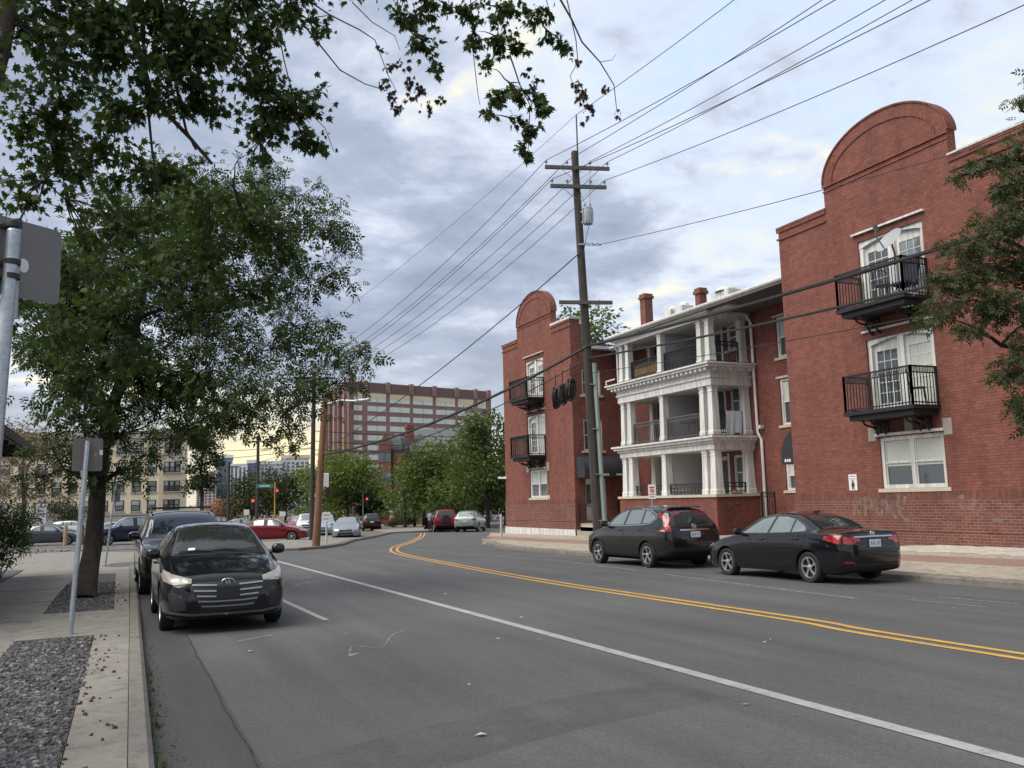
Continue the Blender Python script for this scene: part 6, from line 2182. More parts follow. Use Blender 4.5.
def maple_twigs(lb, rg, parts, srcs):
    # bare hanging twigs with withered leaf bunches
    dead = []
    def path(pts, r0, r1):
        P = [at(*p) for p in pts]
        lb.tube(P, list(np.linspace(r0, r1, len(P))), 5)
        return P
    path([(128, -20, 8), (133, 30, 8), (142, 62, 8), (150, 90, 8.1), (165, 112, 8.1), (190, 138, 8.2), (212, 164, 8.2)], .032, .016)
    path([(165, -10, 8), (170, 50, 8.05), (178, 95, 8.1), (186, 130, 8.1), (196, 150, 8.2)], .020, .010)
    path([(140, -10, 8), (146, 90, 8.1), (152, 150, 8.2), (158, 190, 8.3)], .018, .008)
    path([(286, -10, 8.8), (296, 15, 8.8), (320, 45, 8.8), (340, 70, 8.8), (365, 84, 8.8), (388, 91, 8.8)], .012, .004)
    path([(300, -5, 8.8), (330, 15, 8.8), (360, 30, 8.8), (375, 40, 8.8), (388, 75, 8.8), (397, 92, 8.8)], .009, .003)
    path([(352, 2, 8.8), (372, 22, 8.8), (395, 36, 8.8), (400, 50, 8.8)], .006, .003)
    path([(276, 20, 8.6), (284, 60, 8.6), (292, 92, 8.6), (312, 115, 8.6), (325, 128, 8.6), (334, 152, 8.6)], .007, .003)
    path([(555, -10, 9), (572, 20, 9), (582, 42, 9), (600, 62, 9), (614, 85, 9), (617, 112, 9)], .013, .004)
    path([(566, -5, 9), (576, 40, 9), (578, 62, 9), (570, 76, 9), (576, 92, 9)], .007, .003)
    path([(600, 62, 9), (612, 60, 9), (616, 54, 9)], .004, .002)
    path([(545, -5, 9), (552, 20, 9)], .006, .003)
    path([(510, 55, 8.9), (520, 85, 8.8), (530, 105, 8.8), (528, 155, 8.8)], .010, .004)
    path([(470, -10, 9), (474, 60, 9), (478, 95, 8.9), (480, 105, 8.9)], .006, .003)
    for (px, py, k) in [(385, 82, 9), (390, 95, 10), (397, 106, 10), (410, 82, 9), (420, 90, 10), (412, 98, 8), (428, 106, 7), (440, 98, 5), (388, 68, 6), (383, 50, 4), (396, 62, 4), (405, 65, 4), (577, 85, 8), (583, 92, 9), (588, 105, 8), (580, 98, 6), (585, 118, 3), (618, 115, 3), (536, 80, 8), (532, 88, 7), (528, 72, 5), (324, 134, 4), (333, 148, 2), (603, 88, 4), (576, 60, 4)]:
        n = k * 2
        C = np.array(at(px, py, 8.9)) + rg.normal(size=(n, 3)) * .03
        D = rg.normal(size=(n, 3)) * .4 - np.array([0, 0, 1])
        dead.append(leaf_arrays(C, D, rg.uniform(.04, .075, n), 'maple', rg))
    maple_twigs.dead = dead
mt = tree('maple_tree', 'big maple whose lobed leaves hang into the top of the view from the left', MB0, MT, [.30, .27, .25, .16, .13, .10, .07], mp, 'maple', .076, 'leaf_maple', 'bark2',
          None, 9, subs=8, droop=.85, sig=.27, limb_r=.030, forks=3.4, extra=maple_twigs, hang=True, along=.6)
leaf_mesh('withered_leaves', maple_twigs.dead, M['leaf_dead'], mt, MB0)

# ---- dusty tree in front of the near gable, trunk just outside the right edge
RB = Vector((15.15, 9.6, gz(0, 9.6) + .17))
RT = [RB, Vector((15.2, 9.65, 2.2)), Vector((15.1, 9.8, 4.2)), Vector((15.2, 10.0, 6.3)), Vector((15.3, 10.0, 8.6))]
rc = []
for (px, py, D, r, n) in [
    (1000, 150, 17.6, .36, 110), (970, 160, 17.4, .30, 90), (945, 175, 17.2, .16, 30), (1015, 180, 17.6, .55, 200), (985, 190, 17.4, .34, 110), (1018, 95, 17.6, .20, 40), (1005, 100, 17.5, .14, 22), (1022, 75, 17.6, .16, 26), (1012, 215, 17.4, .5, 180), (975, 230, 17.3, .50, 190),
    (955, 245, 17.1, .42, 150), (990, 260, 17.4, .55, 220), (1015, 270, 17.5, .5, 180), (945, 275, 17.0, .38, 140), (925, 283, 17.0, .26, 70), (960, 300, 17.1, .50, 190), (930, 305, 17.0, .32, 100), (990, 305, 17.3, .5, 180), (955, 325, 17.1, .26, 70), (915, 318, 17, .16, 30), (1015, 320, 17.4, .4, 130),
    (1000, 350, 17.3, .34, 110), (1015, 365, 17.3, .45, 160), (990, 375, 17.2, .22, 50), (1018, 400, 17.3, .4, 140), (1005, 410, 17.2, .22, 50), (1020, 425, 17.3, .22, 50), (1050, 200, 17.6, .8, 300), (1055, 300, 17.5, .8, 300), (1050, 390, 17.4, .6, 200), (1060, 110, 17.7, .7, 220), (1100, 60, 17.8, .9, 330), (1100, 340, 17.8, .9, 420), (1150, 180, 18, 1.1, 460), (1175, 300, 18, 1.0, 420), (1090, 0, 17.8, .8, 330), (1140, -50, 18, 1.0, 400), (1200, 80, 18, 1.0, 400), (1110, 250, 17.6, .9, 260)]:
    ac(rc, px + 14, py, D, (r * 1.12, r * 1.12, r * .66), int(n * .95))
tree('honey_locust', 'dusty grey-green tree overhanging the right edge in front of the near brick gable', RB, RT, [.24, .20, .17, .12, .07], rc, 'ash', .20, 'leaf_loc', 'bark2', None, 14, subs=10, droop=.45, sig=.22, limb_r=.06, forks=2.2, along=.75)


def blob_tree(label, px, py_base, D, w, h, lm, seed, n=5200, size=.34, kind='rhomb', lift=.16, name='background_tree', ncl=16, group='trees beyond the junction', bark='bark', base=None, cat=None):
    """a tree farther off: many tufts through the whole crown"""
    rg = np.random.default_rng(seed)
    b = base or at(px, 512, D)
    g = gz(b.x, b.y) if py_base is None else at(px, py_base, D).z
    base_ = Vector((b.x, b.y, g))
    cl = []
    for i in range(ncl):
        u = rg.uniform(0, 1)
        z = lift + (1 - lift) * (.12 + .80 * u)
        env = math.sin(math.pi * min(1, max(.05, (.10 + .86 * u)))) ** .55
        a = rg.uniform(0, 6.28)
        rr = env * rg.uniform(.35, .78)
        r = (.22 + .10 * rg.uniform()) * w * (.7 + .3 * env)
        cl.append((base_ + Vector((math.cos(a) * rr * w / 2, math.sin(a) * rr * w / 2, z * h)), (r, r, r * .8), int(n / ncl)))
    tr = [base_, base_ + Vector((.1, 0, h * .25)), base_ + Vector((-.1, .1, h * .5)), base_ + Vector((0, 0, h * .8))]
    k = max(.12, h * .022)
    return tree(name, label, base_, tr, [k, k * .85, k * .6, k * .25], cl, kind, size, lm, bark, group, seed, subs=11, droop=.3, sig=.24, limb_r=k * .45, twigs=False)


blob_tree('bright green round tree left of the brick house, right of the brown wooden pole', 347, 528, 96, 7.4, 7.8, 'leaf_bright', 31, 7500, .36)
blob_tree('yellowish green tree behind the brown wooden pole in front of the tall brown office block', 318, 528, 104, 7.4, 6.8, 'leaf_bright', 32, 4600, .36)
blob_tree('low dark green tree at the foot of the red brick house gable', 372, 528, 98, 4.2, 4.6, 'leaf_dark', 34, 3600, .3)
blob_tree('tall spreading green tree over the parked red car in front of the brick house', 436, 531, 88, 9.0, 8.2, 'leaf_mid', 35, 9500, .36)
blob_tree('tall green tree right beside the far brick gable', 487, 531, 80, 9.0, 10.6, 'leaf_mid', 36, 9500, .36)
blob_tree('drooping pale green tree whose left edge hangs before the brick house porch', 414, 531, 92, 5.0, 7.2, 'leaf_bright', 37, 3800, .34)
blob_tree('dark green tree behind the far gable wall at street level', 505, 531, 92, 9.0, 9.0, 'leaf_dark', 38, 5200, .36)
blob_tree('narrow dark green tree against the right end of the tan apartment block', 201, 524, 130, 6.0, 13.5, 'leaf_dark', 39, 5200, .4)
blob_tree('dark olive tree behind the red sedan near the green street sign', 285, 526, 108, 8.5, 6.8, 'leaf_olive', 40, 5200, .34)
blob_tree('round green tree left of the green street sign with the towers behind', 251, 526, 112, 7.0, 5.4, 'leaf_olive', 41, 4200, .34)
blob_tree('pink flowering tree behind the left part of the parking lot', 232, 527, 118, 4.4, 3.4, 'leaf_pink', 42, 2400, .26)
blob_tree('small pink flowering shrub tree under the blue grey tower', 212, 526, 116, 4.0, 3.0, 'leaf_pink', 43, 1700, .24)
blob_tree('bare tan twiggy tree in front of the tan apartment block at far left', 22, 528, 88, 8.5, 9.0, 'leaf_tan', 44, 6500, .22)
blob_tree('low green tree behind the parked cars at the far left of the lot', 62, 528, 118, 5.0, 3.4, 'leaf_olive', 45, 2200, .26)
blob_tree('leafy tree rising behind the roof of the brick apartment building', 597, None, 62, 8.5, 17.4, 'leaf_mid', 46, 5500, .38, base=at(590, 512, 66), group=None)
blob_tree('green tree behind the brick house roof by the tall gable trees', 462, 528, 120, 10, 9.0, 'leaf_mid', 47, 5200, .4)


# shrubs
def shrub(label, c, r, n, lm, size, seed, name='shrub', group=None):
    rg = np.random.default_rng(seed)
    root = empty(name, c, label, 'shrub', group)
    parts = []
    st = MB()
    for i in range(9):
        p = Vector(c) + Vector((rg.uniform(-.6, .6) * r[0], rg.uniform(-.6, .6) * r[1], rg.uniform(.35, .95) * r[2]))
        la, s_ = clump_leaves(p, (r[0] * .42, r[1] * .42, r[2] * .28), n // 9, size, 'rhomb', rg, 8, .1, .3)
        parts.append(la)
        limb(st, c, p, .015, .006, .1, 4, rg, 0, 5)
    st.build('stem', M['bark'], root, True)
    leaf_mesh('foliage', parts, M[lm], root, c)
    return root


p = at(3, 512, 29); shrub('dense green bush beside the galvanised sign post at the left edge', (p.x, p.y, gz(p.x, p.y) + .05), (1.05, 1.05, 1.9), 7500, 'leaf_ash', .075, 61)
p = at(407, 527, 92); shrub('clipped low shrub on the far street corner', (p.x, p.y, p.z), (1.2, 1.2, .8), 700, 'leaf_dark', .16, 62, group='low shrubs on the far corner')
p = at(395, 528, 90); shrub('small round shrub on the far street corner island', (p.x, p.y, p.z), (.9, .9, .7), 500, 'leaf_dark', .16, 63, group='low shrubs on the far corner')
p = at(390, 522, 112); shrub('long green hedge at the foot of the brick house steps', (p.x, p.y, p.z), (4.0, 1.2, 1.4), 1600, 'leaf_mid', .2, 64, name='hedge')
# ------------------------------------------------------------------ poles, wires, signs
def pY(px, py, Y):
    d = look(px, py)
    return Vector((0, 0, EYE)) + d * (Y / d.y)


def pX(px, py, X):
    d = look(px, py)
    return Vector((0, 0, EYE)) + d * (X / d.x)


PXX = 15.2
PB = Vector((PXX + .1, pX(599, 530, PXX + .1).y, gz(20, 26) + .13))
PT = pX(574.5, 153, PXX)
def on_pole(z): return PB.lerp(PT, (z - PB.z) / (PT.z - PB.z))
pole = empty('utility_pole', PB, 'tall dark wooden utility pole with three crossarms in front of the far brick gable', 'utility pole')
b = MB()
b.tube([PB, PB.lerp(PT, .3), PB.lerp(PT, .65), PT], [.19, .175, .15, .13], 14)
b.lathe([(.128, 0), (.11, .06), (0, .1)], PT, 'z', 14)
b.build('shaft', M['wood_pole'], pole, True)
AD = Vector((.961, -.276, 0))
FD = Vector((.276, .961, 0))
arms = {}
for nm, (xl, yl), (xr, yr) in (('a', (544, 168), (608, 171)), ('b', (549.5, 187), (605, 189)), ('c', (558, 302), (611, 304))):
    zc = pX((xl + xr) / 2, (yl + yr) / 2, PXX).z
    c = on_pole(zc)
    D = math.hypot(c.x, c.y)
    # half lengths measured against the pole axis
    def ext(px, py):
        d = look(px, py); o = Vector((0, 0, EYE))
        # intersect with the vertical plane through the pole along the arm
        n = FD; t_ = (c - o).dot(n) / d.dot(n)
        return (o + d * t_ - c).dot(AD)
    arms[nm] = (c, ext(xl, yl), ext(xr, yr))
    b = MB()
    cc = c - FD * .2
    b.bar(cc + AD * arms[nm][1], cc + AD * arms[nm][2], .10, .13)
    b.build('crossarm', M['wood_arm'], pole)
    if nm != 'c':
        b = MB()
        for k in (-.7, .7): b.bar(cc + AD * k - FD * .06, c - Vector((0, 0, .5)) - FD * .12, .03, .006)
        b.build('brace', M['galv'], pole)
INS = {}
def insulator(key, arm, s):
    c, l, r = arms[arm]
    p = c - FD * .2 + AD * (l + (r - l) * s) + Vector((0, 0, .066))
    b = MB()
    b.lathe([(.012, 0), (.012, .09), (.05, .10), (.06, .13), (.035, .15), (.05, .17), (.03, .21), (0, .22)], p, 'z', 10)
    b.build('insulator', M['ceramic'], pole, True)
    INS[key] = p + Vector((0, 0, .2))
for key, arm, s in (('a0', 'a', .02), ('a1', 'a', .34), ('a2', 'a', .70), ('a3', 'a', .97), ('b0', 'b', .03), ('b1', 'b', .30), ('b2', 'b', .72), ('b3', 'b', .97)): insulator(key, arm, s)
b = MB()
sp0 = PT + AD * .12
spk = pX(578.5, 110, PXX)
b.tube([sp0 - Vector((0, 0, .5)), Vector((sp0.x, sp0.y, spk.z))], [.035, .03], 6)
b.build('top_bracket', M['wood_arm'], pole)
INS['top'] = Vector((sp0.x, sp0.y, spk.z))
# transformer can
tz = pX(583, 215, PXX).z
tcn = on_pole(tz) + AD * .30 - FD * .22
b = MB()
b.lathe([(0, -.30), (.17, -.30), (.18, -.28), (.18, .26), (.195, .27), (.195, .30), (.14, .33), (0, .34)], tcn, 'z', 20)
for k in range(10):
    a = 2 * math.pi * k / 10
    b.bar(tcn + Vector((math.cos(a) * .19, math.sin(a) * .19, -.22)), tcn + Vector((math.cos(a) * .19, math.sin(a) * .19, .22)), .02, .03, 0, (math.cos(a), math.sin(a), 0))
b.bar(on_pole(tz + .2), tcn + Vector((0, 0, .2)), .1, .06); b.bar(on_pole(tz - .2), tcn - Vector((0, 0, .2)), .1, .06)
tr_ = b.build('transformer', M['galv'], pole, True)
b = MB()
for k in (-.1, .1): b.lathe([(.03, 0), (.05, .05), (.03, .09), (.05, .13), (.02, .2), (0, .2)], tcn + AD * k + Vector((0, 0, .32)), 'z', 8)
b.build('bushing', M['ceramic'], tr_, True)
b = MB()
b.tube([INS['a2'], tcn + AD * .1 + Vector((0, 0, .51))], .008, 4); b.build('jumper_wire', M['wire'], pole); b = MB(); b.tube([tcn - AD * .1 + Vector((0, 0, .51)), on_pole(tz + 1.2) - FD * .2, on_pole(tz + 1.9)], .008, 4)
b.build('jumper_wire', M['wire'], pole); b = MB()
b.tube([tcn - Vector((0, 0, .3)) - FD * .22, on_pole(tz - .9) - FD * .3 + AD * .15, on_pole(tz - 1.6) - FD * .2], .012, 5)
b.build('jumper_wire', M['wire'], pole)
# secondary bracket
sz = pX(586, 242, PXX).z
b = MB(); c = on_pole(sz); b.bar(c - AD * .1 - FD * .16, c + AD * .75 - FD * .16, .05, .06)
for k in (.2, .4, .6): b.lathe([(0, -.05), (.04, -.05), (.03, 0), (.04, .05), (0, .05)], c + AD * k - FD * .2, 'z', 8)
b.build('service_bracket', M['galv'], pole)
INS['svc'] = c + AD * .7 - FD * .2
INS['svcl'] = c - AD * .1 - FD * .2 - Vector((0, 0, .35))
# pale conduit strapped to the shaft
b = MB()
ztop = pX(592, 362, PXX).z
of = AD * .20 - FD * .12
b.tube([PB + of, on_pole(ztop) + of], .085, 10)
co_ = b.build('conduit', M['conduit'], pole, True)
for k in range(4):
    b = MB(); c = on_pole(.8 + k * 1.6); b.bar(c - AD * .02 - FD * .2, c + of + AD * .1 - FD * .06, .05, .03); b.build('strap', M['galv'], co_)


def wire(p, q, sag, r, label, m='wire', name='overhead_wire', group='overhead wires', n=28, cat='wire'):
    p, q = Vector(p), Vector(q)
    b = MB()
    pts = []
    for i in range(n + 1):
        t_ = i / n
        v = p.lerp(q, t_); v.z -= 4 * sag * t_ * (1 - t_)
        pts.append(v)
    b.tube(pts, r, 5)
    o = b.build(name, M[m], None, True, org=(0, 0, 0))
    return tag(o, label, cat, group)


def through(p, px, py, yend, sag, x_at=None):
    """far end of a span from p that passes the surveyed point"""
    p = Vector(p)
    q = pX(px, py, x_at or p.x)
    t_ = (p.y - q.y) / (p.y - yend)
    z = (q.z + 4 * sag * t_ * (1 - t_) - p.z * (1 - t_)) / t_
    return Vector((p.x + (q.x - p.x) / t_, yend, z))


G1 = 'power lines from the pole over the street'
up = [('top', 734, 0, 'topmost line rising from the spike of the tall pole towards the upper right'), ('a0', 835, 0, 'line from the left end of the highest crossarm to the upper right'), ('a1', 822, 0, 'line from beside the shaft on the highest crossarm to the upper right'),
      ('a2', 885, 0, 'line from the right part of the highest crossarm to the upper right'), ('a3', 912, 0, 'line from the right end of the highest crossarm to the upper right'), ('b0', 930, 0, 'line from the left end of the second crossarm to the upper right'), ('b3', 1024, 5, 'lone line from the right end of the second crossarm passing over the near gable')]
for k, px, py, lb in up:
    e = through(INS[k], px, py, -16, .9)
    wire(INS[k], e, .9, .012, lb, group=G1)
e = through(INS['svc'], 947, 156, -16, .7)
wire(INS['svc'], e, .7, .011, 'service line from mid height of the tall pole across the near gable wall', group=G1)
# the far pole pair at the junction
DB = gat(311.5, 542); DBt = at(317, 372, math.hypot(DB.x, DB.y))
dpole = empty('utility_pole', DB, 'dark thin wooden pole standing just left of the brown street light pole', 'utility pole')
b = MB(); b.tube([DB, Vector((DB.x + .1, DB.y, DBt.z))], [.16, .11], 10); b.build('shaft', M['wood_pole'], dpole, True)
b = MB(); ca = Vector((DB.x + .1, DB.y - .15, DBt.z - .4)); b.bar(ca - AD * 1.2, ca + AD * 1.2, .1, .12); b.build('crossarm', M['wood_arm'], dpole)
G2 = 'power lines running from the pole down to the junction'
lw = [('a0', -1.1, 0), ('a1', -.6, 0), ('a2', .5, 0), ('a3', 1.1, 0), ('b0', -1.0, -.5), ('b3', .9, -.5)]
nmz = ['outermost left line', 'second line from the left', 'middle line', 'right hand line', 'lower left line of the second arm', 'lower right line of the second arm']
for (k, s, dz), lb in zip(lw, nmz):
    wire(INS[k], ca + AD * s + Vector((0, 0, .1 + dz)), .8, .012, lb + ' running from the tall pole down to the junction', group=G2)
wire(INS['top'], ca + AD * -2.2 + Vector((0, 0, 1.3)), .5, .008, 'faint topmost line sloping left from the pole spike towards the junction', group=G2)
wire(INS['svcl'], Vector((DB.x, DB.y - .15, at(312, 455, 51).z)), .5, .022, 'thick service line sloping left below the power lines', group=G2)
# brown street light pole
LB = gat(316, 546, .13)
LT = at(325, 396, math.hypot(LB.x, LB.y))
lp = empty('street_light_pole', LB, 'brown wooden pole with a street light arm on the corner pavement', 'street light')
b = MB(); LT2 = Vector((LT.x, LT.y, LT.z)); b.tube([LB, LB.lerp(LT2, .5), LT2], [.19, .165, .13], 12); b.build('shaft', M['wood_new'], lp, True)
b = MB()
tip = at(357, 401, math.hypot(LB.x, LB.y) - 1)
aj = LB.lerp(LT2, .94)
b.tube([aj, aj.lerp(tip, .5) + Vector((0, 0, .12)), tip], [.05, .045, .04], 8)
b.build('arm', M['galv'], lp, True)
b = MB(); dr = (tip - aj).normalized(); b.bar(tip - dr * .1, tip + dr * .7, .26, .12); b.build('lamp_head', M['galv'], lp, True, bevel=.04)
# thick bundled cables along the street side
cz = pX(583, 346, PXX - .15)
C0 = on_pole(cz.z) - FD * .2
e = through(C0, 1024, 222, -16, .75); wire(C0, e, .75, .050, 'thick bundled black cable from the pole to the right edge, the upper of two', 'rubber', 'telecom_cable', 'telecom cables', cat='cable')
C1 = on_pole(cz.z - .45) - FD * .2
e = through(C1, 1024, 263, -16, .7); wire(C1, e, .7, .034, 'black cable from the pole to the right edge, below the thickest bundle', 'rubber', 'telecom_cable', 'telecom cables', cat='cable')
C2 = on_pole(cz.z - 1.0) - FD * .2
e = through(C2, 1024, 296, -16, .55); wire(C2, e, .55, .011, 'thin line below the two thick cables on the right', 'rubber', 'telecom_cable', 'telecom cables', cat='cable')
L1 = LB.lerp(LT2, .60)
wire(C0, L1, .55, .055, 'thick bundled cable hanging from the pole past the coils to the brown pole', 'rubber', 'telecom_cable', 'telecom cables', cat='cable')
wire(C1, LB.lerp(LT2, .54), .6, .02, 'thin cable below the bundle running to the brown pole', 'rubber', 'telecom_cable', 'telecom cables', cat='cable')
# slack coils hung on the bundle
for i, (px, py, sx) in enumerate(((556, 398, .9), (563, 394, 1.0), (571, 389, 1.05))):
    t_ = .055 + .0
    p = at(px, py, math.hypot(C0.x, C0.y) + .6 + (571 - px) * .12)
    b = MB()
    for k in range(9):
        rr = .40 - .018 * k + random.uniform(-.04, .04)
        off = Vector((random.uniform(-.09, .09), random.uniform(-.09, .09), random.uniform(-.04, .04)))
        ax = (Vector((.75, .45, 0)).normalized() + Vector((random.uniform(-.3, .3), random.uniform(-.3, .3), random.uniform(-.15, .15)))).normalized()
        b.tube([p + off + ax * math.cos(a) * rr * .55 * sx + Vector((0, 0, math.sin(a) * rr)) for a in np.linspace(0, 2 * math.pi, 25)], .026, 6, cap=False)
    b.tube([p + Vector((0, 0, .45)), p + Vector((0, 0, .9))], .02, 5)
    tag(b.build('cable_coil', M['rubber'], None, True, org=(0, 0, 0)), ['leftmost narrow slack coil hanging from the bundled cable beside the far gable', 'middle slack coil of black cable hanging beside the far gable', 'right hand fat slack coil of black cable next to the pole'][i], 'cable coil', 'slack cable coils')
for k in range(5):
    b = MB()
    t_ = .03 + k * .045
    v = C0.lerp(L1, t_); v.z -= 4 * .55 * t_ * (1 - t_) + .05
    b.tube([v, v + Vector((random.uniform(-.1, .1), random.uniform(-.1, .1), random.uniform(-.25, -.1)))], .015, 4)
    tag(b.build('cable_tail', M['rubber']), 'loose black cable tail dangling under the bundle near the coils', 'cable', 'loose cable tails')
# lines across the junction
EB = at(545, 512, 78)
epole = empty('utility_pole', (EB.x, EB.y, gz(EB.x, EB.y)), 'wooden pole beyond the far gable carrying the junction cables', 'utility pole')
b = MB(); b.tube([Vector((EB.x, EB.y, gz(EB.x, EB.y))), Vector((EB.x, EB.y, 10))], [.17, .12], 10); b.build('shaft', M['wood_pole'], epole, True)
dD = math.hypot(DB.x, DB.y)
for i, (y0, y1, lb) in enumerate(((431, 436, 'upper'), (441, 446, 'middle'), (450, 449.5, 'lowest'))):
    wire(at(314, y0, dD), Vector((EB.x, EB.y, at(545, y1 - 1, 78).z)), .25, .022, lb + ' of three cables crossing the junction in front of the brown office block', 'rubber', 'telecom_cable', 'cables across the junction', cat='cable')
# poles farther left
for i, (px, yt, yb, D, lb) in enumerate(((228, 462, 525, 92, 'thin dark pole in front of the blue grey tower'), (257, 436, 527, 84, 'dark pole carrying the green street sign'))):
    p = at(px, yb, D); q = at(px, yt, D)
    root = empty('utility_pole', p, lb, 'utility pole')
    b = MB(); b.tube([p, Vector((p.x, p.y, q.z))], [.17, .13], 8); b.build('shaft', M['wood_pole'], root, True)
    b = MB(); b.bar(Vector((p.x, p.y, q.z - .5)) - AD * 1.0, Vector((p.x, p.y, q.z - .5)) + AD * 1.0, .1, .12); b.build('crossarm', M['wood_arm'], root)
    wire(Vector((p.x, p.y, q.z - .4)), at(314, (441, 447)[i], dD), .4, .02, ('upper', 'lower')[i] + ' cable running left from the junction poles to the leafless poles', 'rubber', 'telecom_cable', 'cables left of the junction', cat='cable')
    wire(at(314, (448, 443)[i], dD), at(150, (455, 446)[i], 95), .5, .02, ('lower', 'upper')[i] + ' cable crossing behind the street tree leaves towards the tan block', 'rubber', 'telecom_cable', 'cables left of the junction', cat='cable')


# ---- signs
def sign(label, px, y_bot, D, px_w, y_t, y_b, post_r=.03, face='sign_white', back=None, ph=None, hang=0, turn=0, lines=0, name='street_sign', postm='galv', lean=0, base_h=.0):
    """post from the pavement with a flat plate; sizes come from the real distance"""
    bp = at(px, y_bot, D)
    hd_ = math.atan2(bp.x, bp.y) - YAW
    f = D / FPX * math.cos(hd_) ** 2
    top = at(px + lean, y_t, D); bot = at(px + lean, y_b, D)
    w_ = px_w * f
    h = top.z - bot.z
    root = empty(name, bp, label, 'sign')
    b = MB()
    tp = Vector((top.x, top.y, top.z + (ph or 0)))
    b.tube([bp - Vector((0, 0, .05)), tp], post_r, 8)
    b.build('post', M[postm], root, True)
    d = Vector((bp.x, bp.y, 0)).normalized()
    ax = Vector((d.y, -d.x, 0))
    ax = Matrix.Rotation(turn, 3, 'Z') @ ax
    nn = Vector((-ax.y, ax.x, 0))
    if nn.dot(d) > 0: nn = -nn
    if face == 'signback':
        c = (top + bot) / 2 - nn * (post_r + .012)      # seen from behind: the post stands in front of the plate
        tp = top - Vector((0, 0, .03))
        d_ = bp
    else: c = (top + bot) / 2 + nn * (post_r + .006)
    b = MB()
    r_ = min(w_, h) * .08
    poly = []
    for (sx, sz, a0) in ((1, 1, 0), (-1, 1, math.pi / 2), (-1, -1, math.pi), (1, -1, 1.5 * math.pi)):
        for k in range(4):
            a = a0 + math.pi / 2 * k / 3
            poly.append((sx * (w_ / 2 - r_) + r_ * math.cos(a), sz * (h / 2 - r_) + r_ * math.sin(a)))
    b.prism(poly, lambda u, v, dd: c + ax * u + Vector((0, 0, v)) + nn * dd, 0, .006)
    po_ = b.build('plate', M[face], root)
    if lines:
        t_ = MB()
        for i in range(lines):
            z = h / 2 - h * (i + .8) / (lines + .6)
            t_.prism([(-w_ * .36, z - h * .05), (w_ * (.36 - .08 * (i % 2)), z - h * .05), (w_ * (.36 - .08 * (i % 2)), z + h * .05), (-w_ * .36, z + h * .05)], lambda u, v, dd: c + ax * u + Vector((0, 0, v)) + nn * dd, .0065, .008)
        t_.build('lettering', M['ink_grey'], root)
    return root, c, ax, nn, w_, h


# sign backs in front of us on the left
root = empty('street_sign', (-.52, 4.75, gz(0, 4.75) + .08), 'large sign seen from behind on a galvanised post at the left edge', 'sign')
p0 = Vector((-.60, 4.74, gz(0, 4.75) + .08)); p1 = at(14, 232, 4.8)
b = MB(); b.tube([p0, p0.lerp(p1, .5), p1], .032, 12); b.lathe([(.033, 0), (.03, .012), (0, .016)], p1, 'z', 12)
b.build('post', M['galv'], root, True)
pr, pb = at(62, 222, 4.86), at(60, 298, 4.86)
hgt = pr.z - pb.z
axp = Vector((.80, .60, 0)).normalized()
nn = Vector((axp.y, -axp.x, 0))
ctr_z = (pr.z + pb.z) / 2 - .005
cen = Vector((p1.x, p1.y, ctr_z)) - nn * .075
W2 = .30
b = MB()
poly = []
for (sx, sz, a0) in ((1, 1, 0), (-1, 1, math.pi / 2), (-1, -1, math.pi), (1, -1, 1.5 * math.pi)):
    for k in range(5):
        a = a0 + math.pi / 2 * k / 4
        poly.append((sx * (W2 - .035) + .035 * math.cos(a), sz * (hgt / 2 - .035) + .035 * math.sin(a)))
b.prism(poly, lambda u, v, d_: cen + axp * u + Vector((0, 0, v)) + nn * d_, -.003, 0)
b.build('plate', M['alu'], root)
for z in (.36, -.12, -.30):
    b = MB()
    c = Vector((p1.x, p1.y, ctr_z + z * hgt))
    b.lathe([(.036, -.014), (.037, -.012), (.037, .012), (.036, .014)], c, 'z', 14)
    b.bar(c - nn * .02, c - nn * .074, .05, .02)
    b.build('clamp', M['plastic'], root)
b = MB(); c = cen + axp * .10 + nn * .002 + Vector((0, 0, -.03)); b.prism([(.028 * math.cos(a), .036 * math.sin(a)) for a in np.linspace(0, 2 * math.pi, 20)[:-1]], lambda u, v, d_: c + axp * u + Vector((0, 0, v)) + nn * d_, 0, .001)
b.build('sticker', M['sign_white'], root)
b = MB(); b.tube([p1 - Vector((0, 0, .12)) - nn * .05 + axp * .045, p1 - Vector((0, 0, .42)) - nn * .05 + axp * .045], .022, 10); b.build('mounting_tube', M['galv'], root, True)

sb = gat(70, 634, .10)
root, c, ax, nn, w_, h = sign('dark weathered sign seen from behind on a leaning steel post by the cross path', 70, 634, math.hypot(sb.x, sb.y), 31, 438, 471, .034, 'signback', lean=18, turn=.1, name='street_sign', ph=-.04)
nf = nn
b = MB()
for (u, v, s_, mi) in ((.10, .0, .028, 0), (.17, .03, .035, 1)):
    q = c + ax * u * 1.0 + Vector((0, 0, v)) + nf * .008
    b.prism([(-s_ * .6, -s_), (s_ * .6, -s_), (s_ * .6, s_), (-s_ * .6, s_)], lambda uu, vv, d_: q + ax * uu + Vector((0, 0, vv)) + nf * d_, 0, .001, mi)
b.build('sticker', [M['yel_mark'], M['sign_white']], root)
s2 = gat(105, 566, .08)
sign('thin steel sign post standing behind the street tree trunk', 105, 566, math.hypot(s2.x, s2.y), 9, 484, 502, .03, 'signback', lean=11)
s3 = gat(325, 544, .1)
sign('small white sign on a thin post beside the brown street light pole', 326.5, 545, math.hypot(s3.x, s3.y), 8, 512, 522, .03, 'sign_white', lines=2)
nb = gat(652, 540, .2)
npk = Vector((15.6, 26.2, 0))
Dn = 27.0
root, c, ax, nn, w_, h = sign('no parking sign in red and white on a thin post behind the crossover', 652, 531, Dn, 7.5, 484.5, 499, .025, 'sign_white', lines=0)
b = MB()
